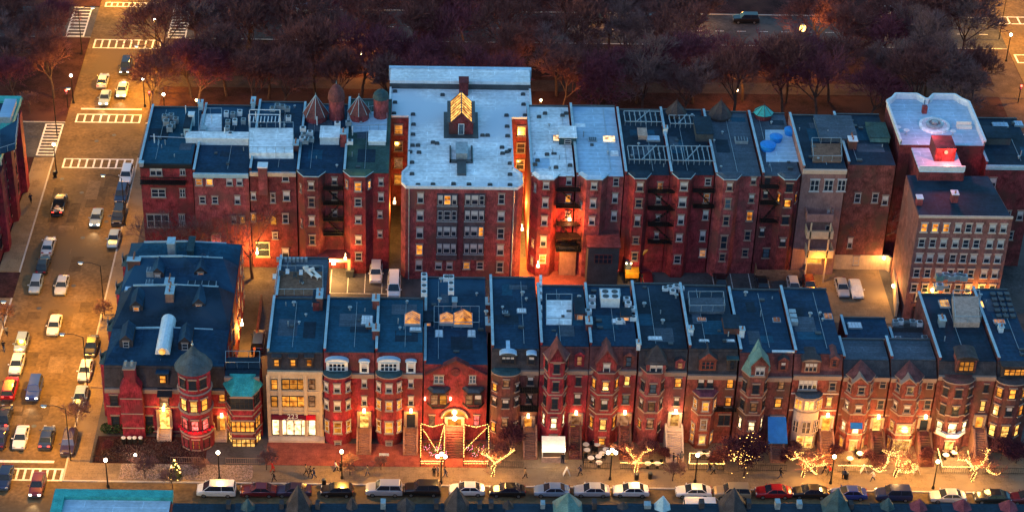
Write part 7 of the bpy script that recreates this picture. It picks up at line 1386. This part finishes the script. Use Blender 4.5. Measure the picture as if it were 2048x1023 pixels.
# signboards, bins, planters
for px, py, l in ((1133, 948, 'white folding signboard on the pavement before the glowing shop'), (1727, 943, 'pale folding signboard right of the globe lamp'), (1833, 945, 'pinkish folding signboard left of the outlined terrace')):
    P = G(px, py, 0); o = thing('signboard', P, l, 'signboard', 'folding signboards'); 
    for s in (-1, 1): b = MB(); b.add([(P.x+s*.42, P.y-.3, 0), (P.x+s*.42, P.y+.3, 0), (P.x, P.y+.3, 1.15), (P.x, P.y-.3, 1.15), (P.x+s*.47, P.y-.3, 0), (P.x+s*.47, P.y+.3, 0), (P.x+s*.05, P.y+.3, 1.2), (P.x+s*.05, P.y-.3, 1.2)], [(0, 1, 2, 3), (7, 6, 5, 4), (0, 3, 7, 4), (1, 5, 6, 2), (2, 6, 7, 3)]); b.build('board', 'canvas_white', o)
for px, py, l, m in ((1273, 957, 'dark tree grille box under the Y-forked tree', 'iron'), (1300, 955, 'black litter bin right of the Y-forked tree', 'iron'), (648, 968, 'dark litter bin near the black hatchback', 'iron'), (1692, 955, 'dark post bin above the blue coupe', 'iron'), (110, 352, 'dark bin at the corner under the white globe lamp', 'iron')):
    P = G(px, py, 0); o = thing('litter_bin', P, l, 'bin', 'bins on the pavement'); b = MB(); b.lathe(P.x, P.y, [(.26, 0), (.3, .85), (.3, .9)], 10); b.build('body', m, o); b = MB(); b.lathe(P.x, P.y, [(.31, .9), (.25, 1.02), (.1, 1.08)], 10); b.build('lid', 'metal_dark', o)
P = G(768, 912, 1.5); o = thing('hanging_signboard', (P.x, P.y, 0), 'white nameboard on a post in the brick forecourt', 'sign'); b = MB(); b.tube((P.x, P.y, 0), (P.x, P.y, 2), .06); b.build('post', 'iron', o); b = MB(); b.cbox(P.x, P.y-.05, 1.7, 1.3, .08, .4); b.build('board', 'metal_white', o)
b = MB(); b.T = Matrix.Translation((gx(305, 922), -4.9, 0)); b.cbox(0, 0, 0, .1, .1, .5); o = b.build('garden_light', 'iron'); tag(o, 'short post of the small garden light by the mansion hedge', 'lamp'); b = MB(); b.ball((gx(270, 922), -4.9, .62), .18); gg = b.build('garden_globe', 'globe_white'); tag(gg, 'small white garden globe at the lawn edge of the mansion', 'lamp'); point_light((gx(270, 922), -5.3, .8), 60, (1, .7, .4), .15)
for i, (px, py, l) in enumerate(((640-0, 0, ''),)): pass
for px, py, m, l in ((1172, 545, 'plastic_green', 'green wheeled bin by the lit yard wall'), (1200, 520, 'metal_dark', 'dark wheeled bin before the black shed'), (1450, 545, 'metal_dark', 'dark skip at the back of the shadowy lot'), (700, 552, 'metal_dark', 'dark bin by the garage porch'), (480, 575, 'plastic_green', 'green bin in the side alley')):
    P = G(px, py, 0); o = thing('wheeled_bin', P, l, 'bin', 'bins in the alley'); b = MB(); b.prism([(P.x-.5, P.y-.4), (P.x+.5, P.y-.4), (P.x+.5, P.y+.4), (P.x-.5, P.y+.4)], .1, 1.1, ins=[(P.x-.6, P.y-.45), (P.x+.6, P.y-.45), (P.x+.6, P.y+.45), (P.x-.6, P.y+.45)]); b.build('body', m, o); b = MB(); b.cbox(P.x, P.y, 1.1, 1.25, .95, .1); b.build('lid', m, o)
# ---------------------------------------------------------------- people
def person_mesh(pose):
    me = bpy.data.meshes.new('person'); a = .32 if pose == 'walk' else .06
    J = {'pel': (0, 0, .95), 'wa': (0, 0, 1.1), 'ch': (0, 0, 1.35), 'ne': (0, 0, 1.5), 'hd': (.01, 0, 1.62), 'tp': (.0, 0, 1.73),
         'hl': (0, .1, .9), 'kl': (a*.6, .11, .5), 'al': (a*.9-.05, .11, .08), 'tl': (a*.9+.12, .12, .04), 'hr': (0, -.1, .9), 'kr': (-a*.2, -.11, .5), 'ar': (-a*1.1, -.11, .12), 'tr': (-a*1.1+.13, -.12, .04),
         'sl': (0, .2, 1.43), 'el': (-a*.6, .27, 1.15), 'wl': (-a*.3+.05, .27, .92), 'sr': (0, -.2, 1.43), 'er': (a*.6, -.27, 1.15), 'wr': (a+.05, -.25, .95)}
    if pose == 'talk': J['er'] = (.1, -.27, 1.18); J['wr'] = (.3, -.2, 1.3)
    Rr = dict(pel=.15, wa=.14, ch=.165, ne=.065, hd=.10, tp=.08, hl=.11, kl=.075, al=.05, tl=.045, hr=.11, kr=.075, ar=.05, tr=.045, sl=.075, el=.055, wl=.04, sr=.075, er=.055, wr=.04)
    E_ = 'pel-wa wa-ch ch-ne ne-hd hd-tp pel-hl hl-kl kl-al al-tl pel-hr hr-kr kr-ar ar-tr ch-sl sl-el el-wl ch-sr sr-er er-wr'.split()
    for s in 'lr':      # palm and five fingers
        w = Vector(J['w'+s]); e = Vector(J['e'+s]); d = (w-e).normalized(); J['p'+s] = tuple(w+d*.07); Rr['p'+s] = .035; E_.append(f'w{s}-p{s}')
        for k in range(5):
            n = f'f{s}{k}'; off = Vector((.0+(k-2)*.014, 0, 0)) if k else Vector((.035, 0, .03)); J[n] = tuple(w+d*(.15 if k else .09)+off); Rr[n] = .009; E_.append(f'p{s}-{n}')
    ks = list(J); me.from_pydata([J[k] for k in ks], [tuple(ks.index(x) for x in e.split('-')) for e in E_], []); me.update()
    o = bpy.data.objects.new('tmp', me); C.objects.link(o); m = o.modifiers.new('s', 'SKIN'); m.use_smooth_shade = True
    for i, k in enumerate(ks): v = me.skin_vertices[0].data[i]; v.radius = (Rr[k], Rr[k]*(1.25 if k in ('ch', 'wa', 'pel') else 1)); v.use_root = (k == 'pel')
    o.modifiers.new('d', 'SUBSURF').levels = 1
    dg = bpy.context.evaluated_depsgraph_get(); out = bpy.data.meshes.new_from_object(o.evaluated_get(dg)); bpy.data.objects.remove(o)
    for x in ('cloth_black', 'cloth_denim', 'skin', 'rubber'): out.materials.append(M[x])
    for p in out.polygons:
        c = p.center; p.material_index = 2 if c.z > 1.5 or (abs(c.y) > .2 and c.z < .96 and c.z > .7) else 3 if c.z < .1 else 1 if c.z < .86 else 0
    return out
PM = {k: person_mesh(k) for k in ('walk', 'talk', 'stand')}
hb = MB(); hb.ball((0, 0, 1.72), .118, n=10, k=6, sz=.95); HM = hb.mesh('hair', ['hair'], smooth=True)
fb_ = MB(); fb_.ball((.105, .035, 1.64), .012, n=5, k=3); fb_.ball((.105, -.035, 1.64), .012, n=5, k=3); FM = fb_.mesh('eyes', ['hair'])
def person(px, py, pose, coat, trousers, rz, label, sc=1.):
    P = G(px, py, 0); o = thing('person', P, label, 'person', 'people on the pavement', R(rz), world=False); o.scale = (sc,)*3
    c = place('body', PM[pose], o, (0, 0, 0)); 
    for i, m in enumerate((coat, trousers)): c.material_slots[i].link = 'OBJECT'; c.material_slots[i].material = M[m]
    place('hair', HM, o, (-.02, 0, -.01)); return o
for a in [(545, 942, 'walk', 'cloth_red', 'cloth_red', 0, 'person in a long red coat walking past the brick forecourt'), (548, 962, 'walk', 'cloth_black', 'cloth_black', 180, 'person in dark clothes walking just below the red-coated one'), (612, 948, 'walk', 'cloth_tan', 'cloth_black', 0, 'person in a pale jacket just left of the dark couple'),
 (621, 952, 'walk', 'cloth_black', 'cloth_black', 180, 'person in black, left of a close couple on the pavement'), (628, 955, 'walk', 'cloth_navy', 'cloth_denim', 180, 'person in navy, right of a close couple on the pavement'), (672, 941, 'walk', 'cloth_white', 'cloth_black', 0, 'person in a white top beside the bright globe lamp'), (681, 941, 'talk', 'cloth_black', 'cloth_black', 180, 'person in black facing the one in white by the lamp'),
 (868, 952, 'stand', 'cloth_black', 'cloth_black', 90, 'person in black, left of the group under the triple lamp'), (876, 950, 'talk', 'cloth_grey', 'cloth_black', 200, 'person in grey, middle of the group under the triple lamp'), (890, 953, 'walk', 'cloth_navy', 'cloth_denim', 0, 'person in navy, right of the group under the triple lamp'),
 (1125, 925, 'stand', 'cloth_black', 'cloth_black', 90, 'person in black standing beside the glowing shop canopy'), (1346, 925, 'talk', 'cloth_black', 'cloth_black', 0, 'person in black at the foot of the white lit stair, left one'), (1354, 928, 'talk', 'cloth_navy', 'cloth_black', 180, 'person in navy at the foot of the white lit stair, right one'), (1362, 922, 'stand', 'cloth_grey', 'cloth_denim', 90, 'person in grey half on the white lit stair'),
 (1418, 942, 'walk', 'cloth_black', 'cloth_denim', 0, 'person in a dark coat by the glowing terrace fence'), (1426, 947, 'walk', 'cloth_grey', 'cloth_black', 0, 'person in a grey coat just behind the dark coat by the terrace'), (1648, 945, 'walk', 'cloth_black', 'cloth_black', 180, 'person in black left of the globe lamp near the banded houses'), (1658, 948, 'walk', 'cloth_maroon' if 'cloth_maroon' in M else 'cloth_red', 'cloth_black', 180, 'person in a red jacket beside the globe lamp near the banded houses'),
 (1686, 957, 'stand', 'cloth_navy', 'cloth_black', 90, 'person in navy waiting at the kerb above the blue coupe'), (1762, 918, 'talk', 'cloth_black', 'cloth_black', 90, 'person on the brick stair foot of the blue-blind house'), (1902, 900, 'talk', 'cloth_black', 'cloth_black', 0, 'person in black inside the outlined terrace, left one'), (1910, 910, 'talk', 'cloth_tan', 'cloth_black', 180, 'person in tan inside the outlined terrace, right one'),
 (1186, 897, 'stand', 'cloth_black', 'cloth_black', 0, 'waiter in black among the cafe tables'), (1418, 918, 'stand', 'cloth_white', 'cloth_black', 0, 'person in white among the glowing terrace tables'), (8, 700, 'walk', 'cloth_black', 'cloth_denim', 90, 'person in black on the left pavement near the hatchback'), (14, 670, 'walk', 'cloth_grey', 'cloth_black', 90, 'person in grey on the left pavement under the bare tree'), (62, 405, 'walk', 'cloth_navy', 'cloth_black', 90, 'person in navy walking beside the brick corner building'), (735, 950, 'walk', 'cloth_grey', 'cloth_denim', 180, 'person in grey walking below the white nameboard'), (1050, 955, 'walk', 'cloth_tan', 'cloth_black', 0, 'person in tan walking right of the one-branched lit tree'), (1160, 950, 'walk', 'cloth_navy', 'cloth_black', 180, 'person in navy between the folding signboard and the triple globe lamp'), (1560, 955, 'walk', 'cloth_black', 'cloth_denim', 0, 'person in black right of the red-leaved tree'), (1745, 960, 'walk', 'cloth_white', 'cloth_denim', 180, 'person in white by the kerb left of the hoop-lit tree')]: person(*a)
# leaf litter and low planting on the corner verge
P = G(300, 960, 0); b = MB()
for i in range(5200):
    x, y = rd.uniform(-43, -22.5), rd.uniform(-9.2, -6.1)
    if -33 < x < -26 or x > -40:
        p = Vector((x, y, rd.uniform(.01, .12))); n_ = Vector((rd.gauss(0, 1), rd.gauss(0, 1), rd.gauss(0, .4))).normalized()*.08; m_ = n_.orthogonal().normalized()*.07; b.face([p-n_, p+m_, p+n_, p-m_])
o = b.build('leaf_litter', 'wood_pale'); tag(o, 'pale fallen leaves on the corner verge', 'leaves', kind='stuff')
b = MB()
for i in range(2600):
    x, y = rd.uniform(-43, -29.2), rd.uniform(-5.7, -1)
    p = Vector((x, y, rd.uniform(.02, .35))); n_ = Vector((rd.gauss(0, 1), rd.gauss(0, 1), rd.gauss(0, 1))).normalized()*.1; m_ = n_.orthogonal().normalized()*.08; b.face([p-n_, p+m_, p+n_, p-m_])
o = b.build('ground_cover', 'shrub'); tag(o, 'brown ground cover in the corner mansion garden', 'plants', kind='stuff')
# clean helper data
for o in list(bpy.data.objects):
    if '_o' in o: del o['_o']
